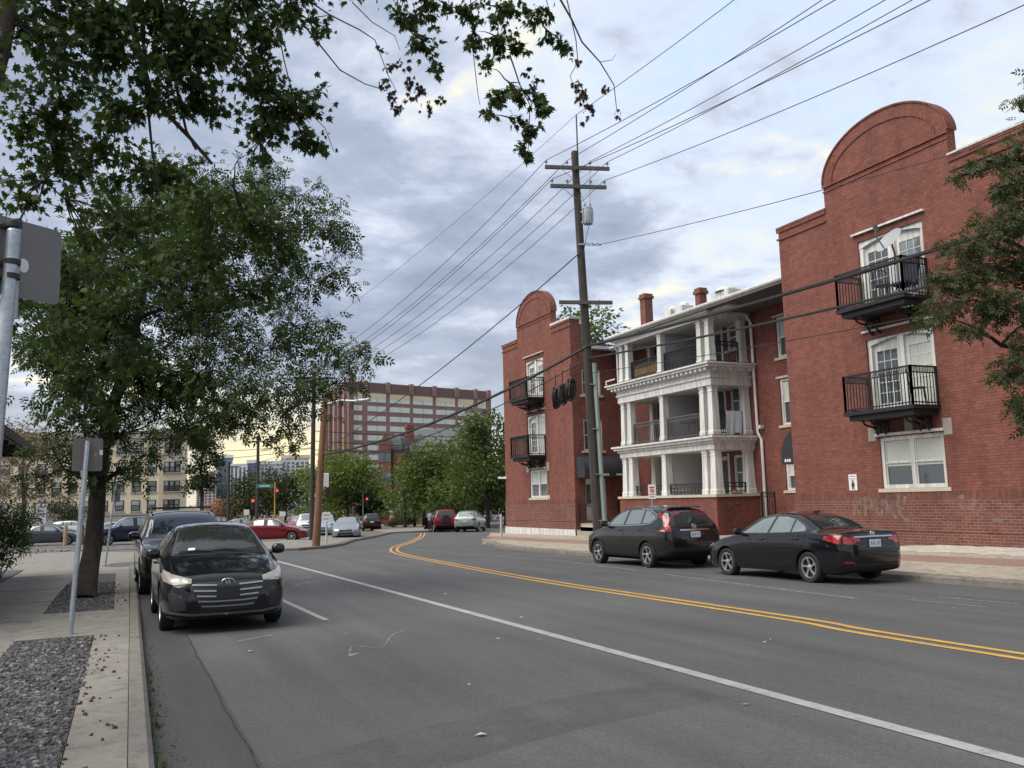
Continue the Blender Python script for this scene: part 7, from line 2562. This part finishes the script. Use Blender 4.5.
for i, (z, hh, ww) in enumerate(((.30, .10, .7), (-.18, .05, .8), (-.34, .05, .6))):
    b.prism([(-w_ * ww / 2, h * z - h * hh / 2), (w_ * ww / 2, h * z - h * hh / 2), (w_ * ww / 2, h * z + h * hh / 2), (-w_ * ww / 2, h * z + h * hh / 2)], lambda u, v, d_: c + ax * u + Vector((0, 0, v)) + nn * d_, .0065, .008)
pts = [(w_ * .22 * math.cos(a), h * .08 + w_ * .22 * math.sin(a)) for a in np.linspace(0, 2 * math.pi, 17)]
b.tube([c + ax * u + Vector((0, 0, v)) + nn * .009 for u, v in pts], .012, 5, cap=False)
b.tube([c + ax * w_ * .15 + Vector((0, 0, h * .08 - w_ * .15)) + nn * .009, c - ax * w_ * .15 + Vector((0, 0, h * .08 + w_ * .15)) + nn * .009], .012, 5)
b.build('lettering', M['sign_red'], root)
sign('white lot sign with lines of lettering over the parked cars at far left', 41, 530, 72, 11, 504, 518, .05, 'sign_white', lines=3, turn=.3)
sign('small white plate sign below the lettered lot sign at far left', 43.5, 530, 73, 5, 517, 523.5, .04, 'sign_white')
sign('small white sign right of the dark pole near the red sedan', 246.5, 527, 80, 5.5, 509.5, 515, .03, 'sign_white')
sign('small white sign right of the yellow signal pole', 282.5, 527, 80, 6, 511.5, 516, .03, 'sign_white')
sign('pale square sign on a post left of the red crossover', 455, 529, 88, 6, 511.5, 517.5, .03, 'sign_white')
sign('pale blue sign on a post over the pale green hatch', 488, 527, 88, 7, 511, 517, .03, 'tower_g')
# green street name blade on the dark pole
p = at(262, 486, 83.5)
root = empty('street_name_sign', p, 'green street name blade on the dark pole above the red signal', 'sign')
d = Vector((p.x, p.y, 0)).normalized(); ax = Vector((d.y, -d.x, 0))
b = MB(); b.bar(p - ax * .55, p + ax * 1.0, .03, .36); b.build('blade', M['green_sign'], root)
b = MB()
for i in range(6): b.bar(p - d * .025 + ax * (-.2 + i * .16), p - d * .025 + ax * (-.1 + i * .16), .012, .16)
b.build('lettering', M['sign_white'], root)


# ---- traffic signals
def signal(label, px, yc, D, ybase, ytop, post=True, pm='galv', scale=1.0, dx=0, white=False):
    bp = at(px, ybase, D)
    c = at(px + dx, yc, D - .25)
    root = empty('traffic_signal', bp, label, 'traffic light')
    d = Vector((bp.x, bp.y, 0)).normalized(); ax = Vector((d.y, -d.x, 0))
    s = scale
    if post:
        b = MB(); b.tube([bp, Vector((bp.x, bp.y, at(px, ytop, D).z))], .07, 8); b.build('post', M[pm], root, True)
    b = MB()
    for v in (-.36, 0, .36): b.bar(c + Vector((0, 0, v - .17)) * 1, c + Vector((0, 0, v + .17)), .36 * s, .30 * s, 0, d)
    b.bar(c + d * .2, Vector((bp.x, bp.y, c.z)), .06, .06)
    h = b.build('signal_head', M['plastic'], root)
    for i, v in enumerate((.36, 0, -.36)):
        l = MB()
        q = c + Vector((0, 0, v)) - d * .19
        l.prism([(.14 * math.cos(a), .14 * math.sin(a)) for a in np.linspace(0, 2 * math.pi, 17)[:-1]], lambda u, vv, dd: q + ax * u + Vector((0, 0, vv)) - d * dd, 0, .02)
        l.build('lens', M['red_on' if i == 0 else 'sig_off'], h)
        k = MB(); k.tube([q + ax * .15 * math.cos(a) + Vector((0, 0, .15 * math.sin(a))) - d * .1 for a in np.linspace(-.3, math.pi + .3, 12)], .05, 4); k.build('visor', M['plastic'], h)
    return root
signal('red traffic light hung beside the brown street light pole', 327.5, 490, 72, 528, 480, True, 'wood_pole')
signal('red traffic light on a slim grey post behind the silver sedan', 363, 502, 96, 529, 490, True, 'galv', dx=4)
signal('red traffic light under the green street name sign', 253, 504.5, 83, 527, 500, False, dx=0)
signal('traffic light on a yellow based post right of the red signal', 274.5, 494, 90, 529, 482, True, 'yel_mark', dx=2.5)
p = at(324, 480, 60)
b = MB(); b.box((p.x - .3, p.y - .2, p.z - .45), (p.x + .3, p.y + .2, p.z + .45)); b.bar(p + Vector((0, 0, -.45)), p + Vector((-.2, 0, -.9)), .08, .08)
tag(b.build('signal_cabinet', M['sign_white'], bevel=.04), 'white equipment box mounted high beside the brown pole', 'equipment box')
b = MB(); q = LB + Vector((.55, .3, 0)); b.tube([q, q + Vector((0, 0, 1.1))], .045, 10)
b.lathe([(.045, 0), (.04, .03), (0, .05)], q + Vector((0, 0, 1.1)), 'z', 10)
tag(b.build('bollard', M['sign_white'], None, True), 'short white bollard at the foot of the brown pole', 'bollard')
for i, (px, yb, lb) in enumerate(((65, 546, 'pale timber bollard in front of the grey sedan at far left'), (82, 545, 'pale timber bollard half hidden by the leaning sign post'), (120, 541, 'pale timber bollard by the navy four by four'))):
    q = gat(px, yb); b = MB(); b.tube([q, q + Vector((0, 0, 1.35))], [.14, .12], 10)
    tag(b.build('bollard', M['wood_new'] if i > 0 else M['bamboo'], None, True), lb, 'bollard', 'timber bollards at the lot edge')
# rubble edge along the lot
g5 = scatter_stones('rubble', [(-8, -1.2, 53.0, 54.6)], 26, (.05, .16), .0, M['concrete'], seed=77)
tag(g5, 'low line of broken kerb stones and dirt along the edge of the parking lot', 'rubble')
# pavement posts of the far right corner
q = gat(501.5, 541); q.z = gz(q.x, q.y) + .1
b = MB(); b.tube([q, q + Vector((0, 0, 1.25))], .06, 10); b.lathe([(.06, 0), (.05, .04), (0, .06)], q + Vector((0, 0, 1.25)), 'z', 10)
tag(b.build('bollard', M['cream'], None, True), 'cream post at the foot of the far gable corner', 'bollard')
# fire hydrant like black post on the far corner
q = at(405, 527.5, 88); b = MB(); b.tube([q, q + Vector((0, 0, 3.2))], .12, 8); b.lathe([(.2, 0), (.2, .1), (.12, .5)], q, 'z', 10); b.lathe([(.22, 3.1), (.28, 3.3), (.2, 3.7), (0, 3.8)], q, 'z', 10)
tag(b.build('lamp_post', M['black_iron'], None, True), 'short black lamp post on the far street corner', 'lamp post')
# ------------------------------------------------------------------ buildings beyond the junction
def vface(p, q):
    """frame on a vertical face seen from the street: fn(u along p->q, z, d into the wall)"""
    p, q = Vector((p[0], p[1], 0)), Vector((q[0], q[1], 0))
    L = (q - p).length
    a = (q - p) / L
    n = Vector((-a.y, a.x, 0))          # away from the viewer when p is left of q
    if n.dot(p) < 0: n = -n
    return (lambda u, v, d: p + a * u + n * d + Vector((0, 0, v))), L, a, n


def extrude_box(b, pts, z0, z1, mi=0):
    n = len(pts)
    vs_ = [(x, y, z0) for x, y in pts] + [(x, y, z1) for x, y in pts]
    fs_ = [(i, (i + 1) % n, n + (i + 1) % n, n + i) for i in range(n)] + [tuple(range(n, 2 * n)), tuple(range(n - 1, -1, -1))]
    b.add(vs_, fs_, mi)


# tall brown office block with pale window bands
A = at(352, 450, 205); Bq = at(492, 450, 228); Cq = at(327, 450, 236)
zt = at(352, 378.5, 205).z
root = empty('office_block', (A.x, A.y, -1.2), 'tall brown brick office block with pale window bands above the trees', 'building')
fnA, LA, aA, nA = vface(A, Bq)
fnC, LC, aC, nC = vface(Cq, A)
b = MB()
back = (Bq + nA * 30)
extrude_box(b, [(A.x, A.y), (Bq.x, Bq.y), (back.x, back.y), (Cq.x + 10, Cq.y + 20), (Cq.x, Cq.y)], -2, zt - .6)
b.build('wall', M['hosp'], root)
edges = [(0.0, .105), (.105, .315), (.325, .535), (.545, .755), (.765, .885), (.895, 1.0)]
px_b = [(352.5, 362), (367.5, 386), (390, 410), (413.5, 433), (436.5, 455.5), (458.5, 474), (478.5, 486.5)]
def u_at(px):
    d = look(px, 450); o = Vector((0, 0, 0)); n = nA
    t_ = A.dot(n) / d.dot(n)
    return (d * t_ - Vector((A.x, A.y, 0))).dot(aA)
# rows surveyed on the left end of the face: top and bottom of each window band
rows = [(412 - 12.5, 412 + 6.2)] if False else []
zrow = lambda y: at(375, y, (A.length + 2.0)).z
bands = [(y - 2.6, y + 2.6) for y in (408.6, 418.4, 428.2, 437.9, 447.6, 457.2, 466.8)]
bands = [(393.2, 402.0)] + bands
for (xa, xb) in px_b:
    ua, ub = u_at(xa), u_at(xb)
    for i, (ya, yb) in enumerate(bands):
        w_ = MB()
        z1, z0 = zrow(ya), zrow(yb)
        bxf(w_, fnA, ua, ub, z0, z1, -.10, .02, 0)
        if i == 0: bxf(w_, fnA, ua, ub, z1 - 1.15, z1 - .02, -.14, -.101, 2)
        n = max(2, int((ub - ua) / 2.4))
        for k in range(1, n):
            u = ua + (ub - ua) * k / n
            bxf(w_, fnA, u - .04, u + .04, z0, z1, -.13, -.1005, 1)
        w_.build('window', [M['hosp_win'], M['hosp'], M['hosp_top']], root)
    w_ = MB()
    bxf(w_, fnA, ua, ub, zrow(391.5), zrow(382.5), -.06, .02)
    n = max(3, int((ub - ua) / 1.2))
    for k in range(n): bxf(w_, fnA, ua + (ub - ua) * (k + .3) / n, ua + (ub - ua) * (k + .6) / n, zrow(391.5), zrow(382.5), -.12, -.061)
    w_.build('louvre', M['hosp_dark'], root)
fins = [u_at(x) for x in (347.5 + 5, 365, 388, 411.5, 434.8, 457, 476.2, 489.5)]
for u in fins:
    b = MB(); bxf(b, fnA, u - .55, u + .55, zrow(392), zt - .35, -.5, .5); b.build('pier', M['hosp'], root)
for k, u in enumerate(np.linspace(.5, LC - 1.0, 6)):
    b = MB(); bxf(b, fnC, u, u + (1.6 if k % 2 else 2.2), -2, zt + .05, -.9, .3); b.build('fin', M['hosp_dark' if k % 2 else 'hosp'], root)

# tan apartment block at the left
A = at(-60, 500, 150); Bq = at(160, 500, 139); B2 = at(187.5, 500, 139)
root = empty('apartment_block', (Bq.x, Bq.y, -1.2), 'tan brick apartment block with dark sash windows behind the parking lot', 'building')
zt = at(150, 434, 139).z
fnT, LT_, aT, nT = vface(A, Bq)
fnU, LU, aU, nU = vface(Bq - nT * .8, B2 - nT * .8)
zz_ = lambda y: at(150, y, 139).z
b = MB()
k = A + nT * 15
extrude_box(b, [(A.x, A.y), (Bq.x, Bq.y), (Bq.x + nT.x * 15, Bq.y + nT.y * 15), (k.x, k.y)], -2, zt)
p0, p1 = fnU(0, 0, 0), fnU(LU, 0, 0)
extrude_box(b, [(p0.x, p0.y), (p1.x, p1.y), (p1.x + nU.x * 15, p1.y + nU.y * 15), (p0.x + nU.x * 15, p0.y + nU.y * 15)], -2, zt + .3)
b.build('wall', M['tan'], root)
b = MB()
bxf(b, fnT, 0, LT_, zz_(514.5), zz_(513), -.25, -.002); bxf(b, fnU, -.1, LU + .2, zz_(514.5), zz_(513), -.25, -.002)
bxf(b, fnT, 0, LT_, -2, zz_(514.6), -.12, -.003); bxf(b, fnU, -.05, LU + .05, -2, zz_(514.6), -.12, -.003)
bxf(b, fnT, 0, LT_, zt - .6, zt + .5, -.5, -.002); bxf(b, fnU, -.1, LU + .2, zt - .3, zt + .8, -.5, -.002)
b.build('stone_course', M['stone'], root)
fl = [(499.8, 510.5), (481, 491.5), (462, 472.5), (443, 453.5)]
def tw(fn, u0, u1, y0, y1, n=1):
    w_ = MB()
    z1, z0 = zz_(y0), zz_(y1)
    bxf(w_, fn, u0, u1, z0, z1, -.04, -.004, 0)
    for i in range(n):
        a = u0 + (u1 - u0) * i / n + .14; c = u0 + (u1 - u0) * (i + 1) / n - .14
        bxf(w_, fn, a, c, z0 + .12, (z0 + z1) / 2 - .06, -.07, -.041, 1)
        bxf(w_, fn, a, c, (z0 + z1) / 2 + .06, z1 - .12, -.07, -.041, 2 if random.random() < .7 else 1)
    o = w_.build('window', [M['hosp_dark'] if False else M['plastic'], M['glass_bld'], M['glass_pale']], root)
    s_ = MB(); bxf(s_, fn, u0 - .15, u1 + .15, z0 - .22, z0 - .01, -.16, -.002); s_.build('sill', M['stone'], o)
def uT(px):
    d = look(px, 500); t_ = A.dot(nT) / d.dot(nT); return (d * t_ - Vector((A.x, A.y, 0))).dot(aT)
for (ya, yb) in fl:
    for px in (151.5, 135.8, 119.5, 103.5, 87.5, 72, 56, 40, 22, 4): tw(fnT, uT(px) - .65, uT(px) + .65, ya, yb)
    tw(fnU, LU * .17, LU * .76, ya, yb, 3)

# distant towers
def tower(label, pxa, pxb, ytop, D, m1, m2, cols, rows_, z_base=-2, depth=18, wm='glass_bld', style='grid', group='distant towers'):
    a, c = at(pxa, 500, D), at(pxb, 500, D)
    zt = at((pxa + pxb) / 2, ytop, D).z
    root = empty('tower_block', (a.x, a.y, z_base), label, 'building', group)
    fn, L, av, nv = vface(a, c)
    b = MB()
    q = c + nv * depth; r_ = a + nv * depth
    extrude_box(b, [(a.x, a.y), (c.x, c.y), (q.x, q.y), (r_.x, r_.y)], z_base, zt)
    b.build('wall', M[m1], root)
    b = MB(); bxf(b, fn, -.3, L + .3, zt - .1, zt + 1.2, -.4, depth); b.build('parapet', M[m2], root)
    for j in range(rows_):
        z0 = 2 + (zt - 3) * j / rows_; z1 = z0 + (zt - 3) / rows_ * .6
        w_ = MB()
        for i in range(cols):
            u0 = L * (i + .2) / cols; u1 = L * (i + .8) / cols
            bxf(w_, fn, u0, u1, z0, z1, -.12, .05)
        w_.build('window_row', M[wm], root)
    if style == 'fins':
        b = MB()
        for i in range(cols + 1): bxf(b, fn, L * i / cols - .35, L * i / cols + .35, z_base, zt, -1.2, -.002)
        b.build('fin', M[m2], root)
    return root
tower('cream tower with small square windows far behind the narrow dark tree', 203.5, 216, 474, 330, 'tower_c', 'tower_c', 3, 10)
tower('blue grey tower slab far away above the pink trees', 215, 232, 458, 345, 'tower_b', 'tower_w', 3, 11)
tower('white and grey tower with tall window strips far away beside the blue slab', 229.5, 246, 467, 335, 'tower_g', 'tower_w', 4, 11, style='fins')
tower('narrow blue grey tower wing right of the window strips', 246.5, 256, 463, 345, 'tower_b', 'tower_w', 2, 11)
tower('white tower with a dense window grid behind the green street sign', 256.5, 282, 464, 350, 'tower_w', 'tower_w', 7, 11)
tower('pale tower with rows of balconies left of the brown wooden pole', 281, 309, 458, 355, 'tower_w', 'tower_c', 6, 12)
tower('low white block in the gap behind the narrow dark tree', 196, 205, 489, 300, 'tower_w', 'tower_w', 2, 6)

# old red brick house with a slate roof
D = 116
root = empty('brick_house', at(385, 527, D), 'old red brick house with slate roof, chimneys and pointed gable half hidden by trees', 'building')
P = lambda px, py, d=D: at(px, py, d)
gA, gB = P(378.5, 500), P(391.5, 500)
fn, L, av, nv = vface(gA, gB)
zw, zp = P(385, 446).z, P(386, 433).z
b = MB()
b.prism([(0, -2), (L, -2), (L, zw), (L * .75, zp - .9), (L * .5, zp), (L * .25, zp - .9), (0, zw)], fn, 0, 10)
b.build('gable', M['brick_far'], root)
b = MB()
for (u, z0, z1) in ((.3, P(385, 462).z, P(385, 452).z), (.7, P(385, 462).z, P(385, 452).z), (.3, P(385, 485).z, P(385, 472).z), (.7, P(385, 485).z, P(385, 472).z)):
    bxf(b, fn, L * u - .45, L * u + .45, z0, z1, -.05, .1)
b.build('window', M['glass_bld'], root)
mA, mB_ = P(404, 500, D + 4), P(470, 500, D + 1)
fm_, L2, av2, nv2 = vface(mA, mB_)
ze = P(400, 451, D + 3).z; zr = P(420, 428.5, D + 6).z
b = MB(); q = mB_ + nv2 * 11; r_ = mA + nv2 * 11
extrude_box(b, [(mA.x, mA.y), (mB_.x, mB_.y), (q.x, q.y), (r_.x, r_.y)], -2, ze)
b.build('wall', M['brick_far'], root)
b = MB()
b.prism([(-.6, ze - .1), (11.6, ze - .1), (7, zr), (4, zr)], lambda u, v, d_: fm_(d_, v, u), -.5, L2 + .5)
b.build('roof', M['roof_slate'], root)
b = MB()
for i in range(6):
    u = L2 * (i + .5) / 6
    for (ya, yb) in ((455, 463), (474, 484)): bxf(b, fm_, u - .5, u + .5, P(400, yb).z, P(400, ya).z, -.05, .1)
b.build('window', M['glass_bld'], root)
for (px, y0, y1, w_) in ((391.8, 452, 446, 1.5), (404, 440, 436, .9), (409.5, 436, 425, 1.0)):
    c = P(px, y0, D + 5); ct = P(px, y1, D + 5)
    b = MB(); b.box((c.x - w_ / 2, c.y - w_ / 2, c.z - 2), (c.x + w_ / 2, c.y + w_ / 2, ct.z)); b.box((c.x - w_ * .6, c.y - w_ * .6, ct.z - .5), (c.x + w_ * .6, c.y + w_ * .6, ct.z - .2))
    b.build('chimney', M['brick_far'], root)
# small dormer and porch of the house
c = P(398, 447, D + 2)
b = MB()
b.lathe([(1.7, 0), (1.7, .4), (1.2, 1.6), (.5, 2.2), (0, 2.4)], (c.x, c.y, c.z - .5), 'z', 8); b.build('turret_roof', M['roof_slate'], root)
b = MB(); b.lathe([(1.5, -5.5), (1.5, 0)], (c.x, c.y, c.z - .5), 'z', 8); b.build('turret', M['brick_far'], root)
pa, pb = P(393, 520, D - 4), P(428, 520, D + 1)
fp, L3, a3, n3 = vface(pa, pb)
b = MB(); bxf(b, fp, -.4, L3 + .4, P(400, 499).z, P(400, 495.5).z, -.4, 4); b.build('porch_roof', M['roof_slate'], root)
for i in range(7):
    u = L3 * i / 6; b = MB(); bxf(b, fp, u - .22, u + .22, -1.3, P(400, 499).z, 0, .44); b.build('porch_column', M['cream'], root)
b = MB(); bxf(b, fp, -1, L3 + 4, -1.4, P(400, 517).z, -.6, -.2); b.build('porch_wall', M['brick_far'], root)
# low red retaining wall along the far corner
wa, wb = at(384, 524, 104), at(432, 524, 104)
fw, L4, _, _ = vface(wa, wb)
b = MB(); bxf(b, fw, 0, L4, -1.6, at(400, 524, 104).z + .45, 0, .4)
tag(b.build('retaining_wall', M['brick_far']), 'low red brick wall along the far pavement below the brick house', 'wall')

# roof corner of the house at the left edge
HX0, HX1, HY0, HY1 = -12, -3.7, 15.5, 28.4
ex, ey, ez = -2.35, 29.9, at(39, 450, 30.0).z
root = empty('brick_bungalow', (-7, 22, -.2), 'house at the left edge showing only its wide brown eave behind the sign post', 'house')
b = MB(); b.box((HX0, HY0, -.6), (HX1, HY1, ez - .1)); b.build('wall', M['tan'], root)
b = MB()
b.add([(ex, HY0 - 1, ez + .08), (ex, ey, ez + .08), (-8, (HY0 + HY1) / 2 + 4, ez + 2.2), (-8, (HY0 + HY1) / 2 - 4, ez + 2.2), (-13, HY0 - 1, ez + .08), (-13, ey, ez + .08)], [(0, 1, 2, 3), (1, 5, 2), (0, 3, 4), (3, 2, 5, 4)])
b.build('roof', M['roof_dark'], root)
b = MB()
b.box((ex - .04, HY0 - 1, ez - .14), (ex, ey, ez + .075)); b.box((-13, ey - .04, ez - .14), (ex - .041, ey, ez + .075))
b.build('fascia', M['wood_pole'], root)
b = MB(); b.box((-13, HY0 - 1, ez - .17), (ex - .05, ey - .05, ez - .141)); b.build('soffit', mat('warm_soffit_boards', (.30, .23, .14), .8, var=.2, streak=.3), root)
for k in range(9):
    b = MB(); b.box((HX1, HY0 + .2 + k * 1.55, ez - .30), (ex - .06, HY0 + .32 + k * 1.55, ez - .171)); b.build('rafter', M['wood_pole'], root)
for k in range(3):
    b = MB(); b.box((HX1 - .1 - k * 1.6, HY1, ez - .30), (HX1 + .02 - k * 1.6, ey - .06, ez - .171)); b.build('rafter', M['wood_pole'], root)

# ------------------------------------------------------------------ small cars
small(SEDAN, 'parked_sedan', 'dark red sedan standing side-on behind the brown wooden pole at the lot corner', 'p_red', 271, 542.0, 108)
small(SEDAN, 'moving_sedan', 'silver sedan coming towards the junction just right of the brown wooden pole', 'p_silver', 347, 537.3, 196)
small(CROSS, 'moving_crossover', 'dark crossover seen from behind under the red signal left of the brick house', 'p_char', 371.5, 529.2, 14)
small(CROSS, 'moving_crossover', 'pale blue crossover just left of the silver sedan, cut by the brown pole', 'p_blue', 324, 536.3, 196)
small(CROSS, 'moving_crossover', 'maroon crossover left of the dark thin pole behind the red sedan', 'p_red', 299, 533, 194)
small(BOXY, 'parked_van', 'white van peeking out between the maroon crossover and the dark thin pole', 'p_white', 308.5, 533.5, 194)
small(CROSS, 'parked_crossover', 'pale green hatch parked beyond the junction by the far gable', 'p_green', 471, 530.0, 33)
gr = small(BOXY, 'parked_four_by_four', 'dark red four by four with black spare wheel and open door beyond the junction', 'p_red', 444, 530.0, 16)
small(CROSS, 'parked_crossover', 'black crossover parked beyond the red four by four under the trees', 'p_black', 434.5, 528.6, 20)
small(BOXY, 'parked_four_by_four', 'navy blue four by four in the lot left of the black four by four', 'p_navy', 128, 544.3, 258)
small(SEDAN, 'parked_sedan', 'dark violet grey sedan at the far left of the lot behind the timber bollards', 'p_grey', 46, 545.5, 92)
small(SEDAN, 'parked_sedan', 'black blue sedan just behind the violet grey sedan at the far left', 'p_navy', 52, 541, 92)
small(CROSS, 'parked_crossover', 'white crossover in the second row behind the violet grey sedan', 'p_white', 74, 536, 100)
small(SEDAN, 'parked_sedan', 'white sedan nose in view just left of the navy four by four', 'p_white', 108, 538, 250)
small(SEDAN, 'parked_sedan', 'silver grey sedan behind the red sedan and the hatchback roof', 'p_silver', 243, 534.5, 95)
small(SEDAN, 'parked_sedan', 'white sedan in the far row left of the narrow dark tree', 'p_white', 165, 531, 90)
small(CROSS, 'parked_crossover', 'grey crossover in the far row in front of the tan block', 'p_grey', 186, 531, 90)
small(SEDAN, 'parked_sedan', 'silver sedan in the far row behind the white sedan nose', 'p_silver', 96, 533, 88)
small(CROSS, 'parked_crossover', 'dark crossover in the far row behind the silver grey sedan', 'p_char', 222, 531.5, 92)
# spare wheel and open door of the red four by four
b = MB(); sp_ = BOXY
b.lathe([(0, -.1), (.30, -.1), (.34, -.05), (.34, .08), (.30, .12), (0, .12)], (0, -(4.75 - (sp_['fo'] + sp_['wb'] / 2)) - .06, 1.02), 'y', 24)
b.build('spare_wheel', M['tyre'], gr, True, org=(0, 0, 0))
b = MB(); b.bar((-.95, .55, .95), (-1.75, .05, .95), .07, .9); b.bar((-.95, .55, 1.5), (-1.7, .08, 1.5), .05, .35)
b.build('open_door', M['p_black'], gr, org=(0, 0, 0))

# person by the open door: one continuous skinned body
def person(label, base, heading, scale=1.0):
    root = empty('person', base, label, 'person')
    J = [(0, 0, .95), (0, -.01, 1.15), (0, 0, 1.38), (0, .01, 1.50), (0, .02, 1.62), (0, .02, 1.72),
         (.10, 0, .90), (.12, .03, .50), (.12, -.02, .09), (.12, .12, .04), (-.10, 0, .90), (-.12, .06, .50), (-.12, .02, .09), (-.12, .16, .04),
         (.19, 0, 1.40), (.25, -.02, 1.14), (.27, .10, .90), (.28, .15, .80), (-.19, 0, 1.40), (-.26, .05, 1.14), (-.25, .26, 1.02), (-.25, .34, 1.0)]
    E_ = [(0, 1), (1, 2), (2, 3), (3, 4), (4, 5), (0, 6), (6, 7), (7, 8), (8, 9), (0, 10), (10, 11), (11, 12), (12, 13), (2, 14), (14, 15), (15, 16), (16, 17), (2, 18), (18, 19), (19, 20), (20, 21)]
    RD = [.15, .14, .15, .065, .10, .09, .095, .065, .045, .045, .095, .065, .045, .045, .065, .048, .036, .035, .065, .048, .036, .035]
    me = bpy.data.meshes.new('body')
    me.from_pydata(J, E_, [])
    o = link('body', me, root)
    o.modifiers.new('s', 'SKIN')
    lay = me.skin_vertices[0].data
    for i, r_ in enumerate(RD): lay[i].radius = (r_, r_ * .8)
    lay[0].use_root = True
    sb_ = o.modifiers.new('sub', 'SUBSURF'); sb_.levels = 2; sb_.render_levels = 2
    dg = bpy.context.evaluated_depsgraph_get(); dg.update()
    ev = bpy.data.meshes.new_from_object(o.evaluated_get(dg))
    o.modifiers.clear(); o.data = ev
    for m_ in ('skin', 'shirt', 'pants', 'hair'): ev.materials.append(M[m_])
    for p_ in ev.polygons:
        c = p_.center
        p_.use_smooth = True
        if c.z > 1.53: p_.material_index = 3 if (c.z > 1.70 or c.y < -.01) else 0
        elif c.z > .95 and abs(c.x) < .24 or c.z > 1.12: p_.material_index = 1
        elif c.z < .95 and abs(c.x) < .22: p_.material_index = 2
    root.rotation_euler.z = heading
    root.scale = (scale,) * 3
    return root
q = gat(430, 531.3); person('person in grey top and dark trousers at the open door of the red car', (q.x, q.y, gz(q.x, q.y)), -1.0)
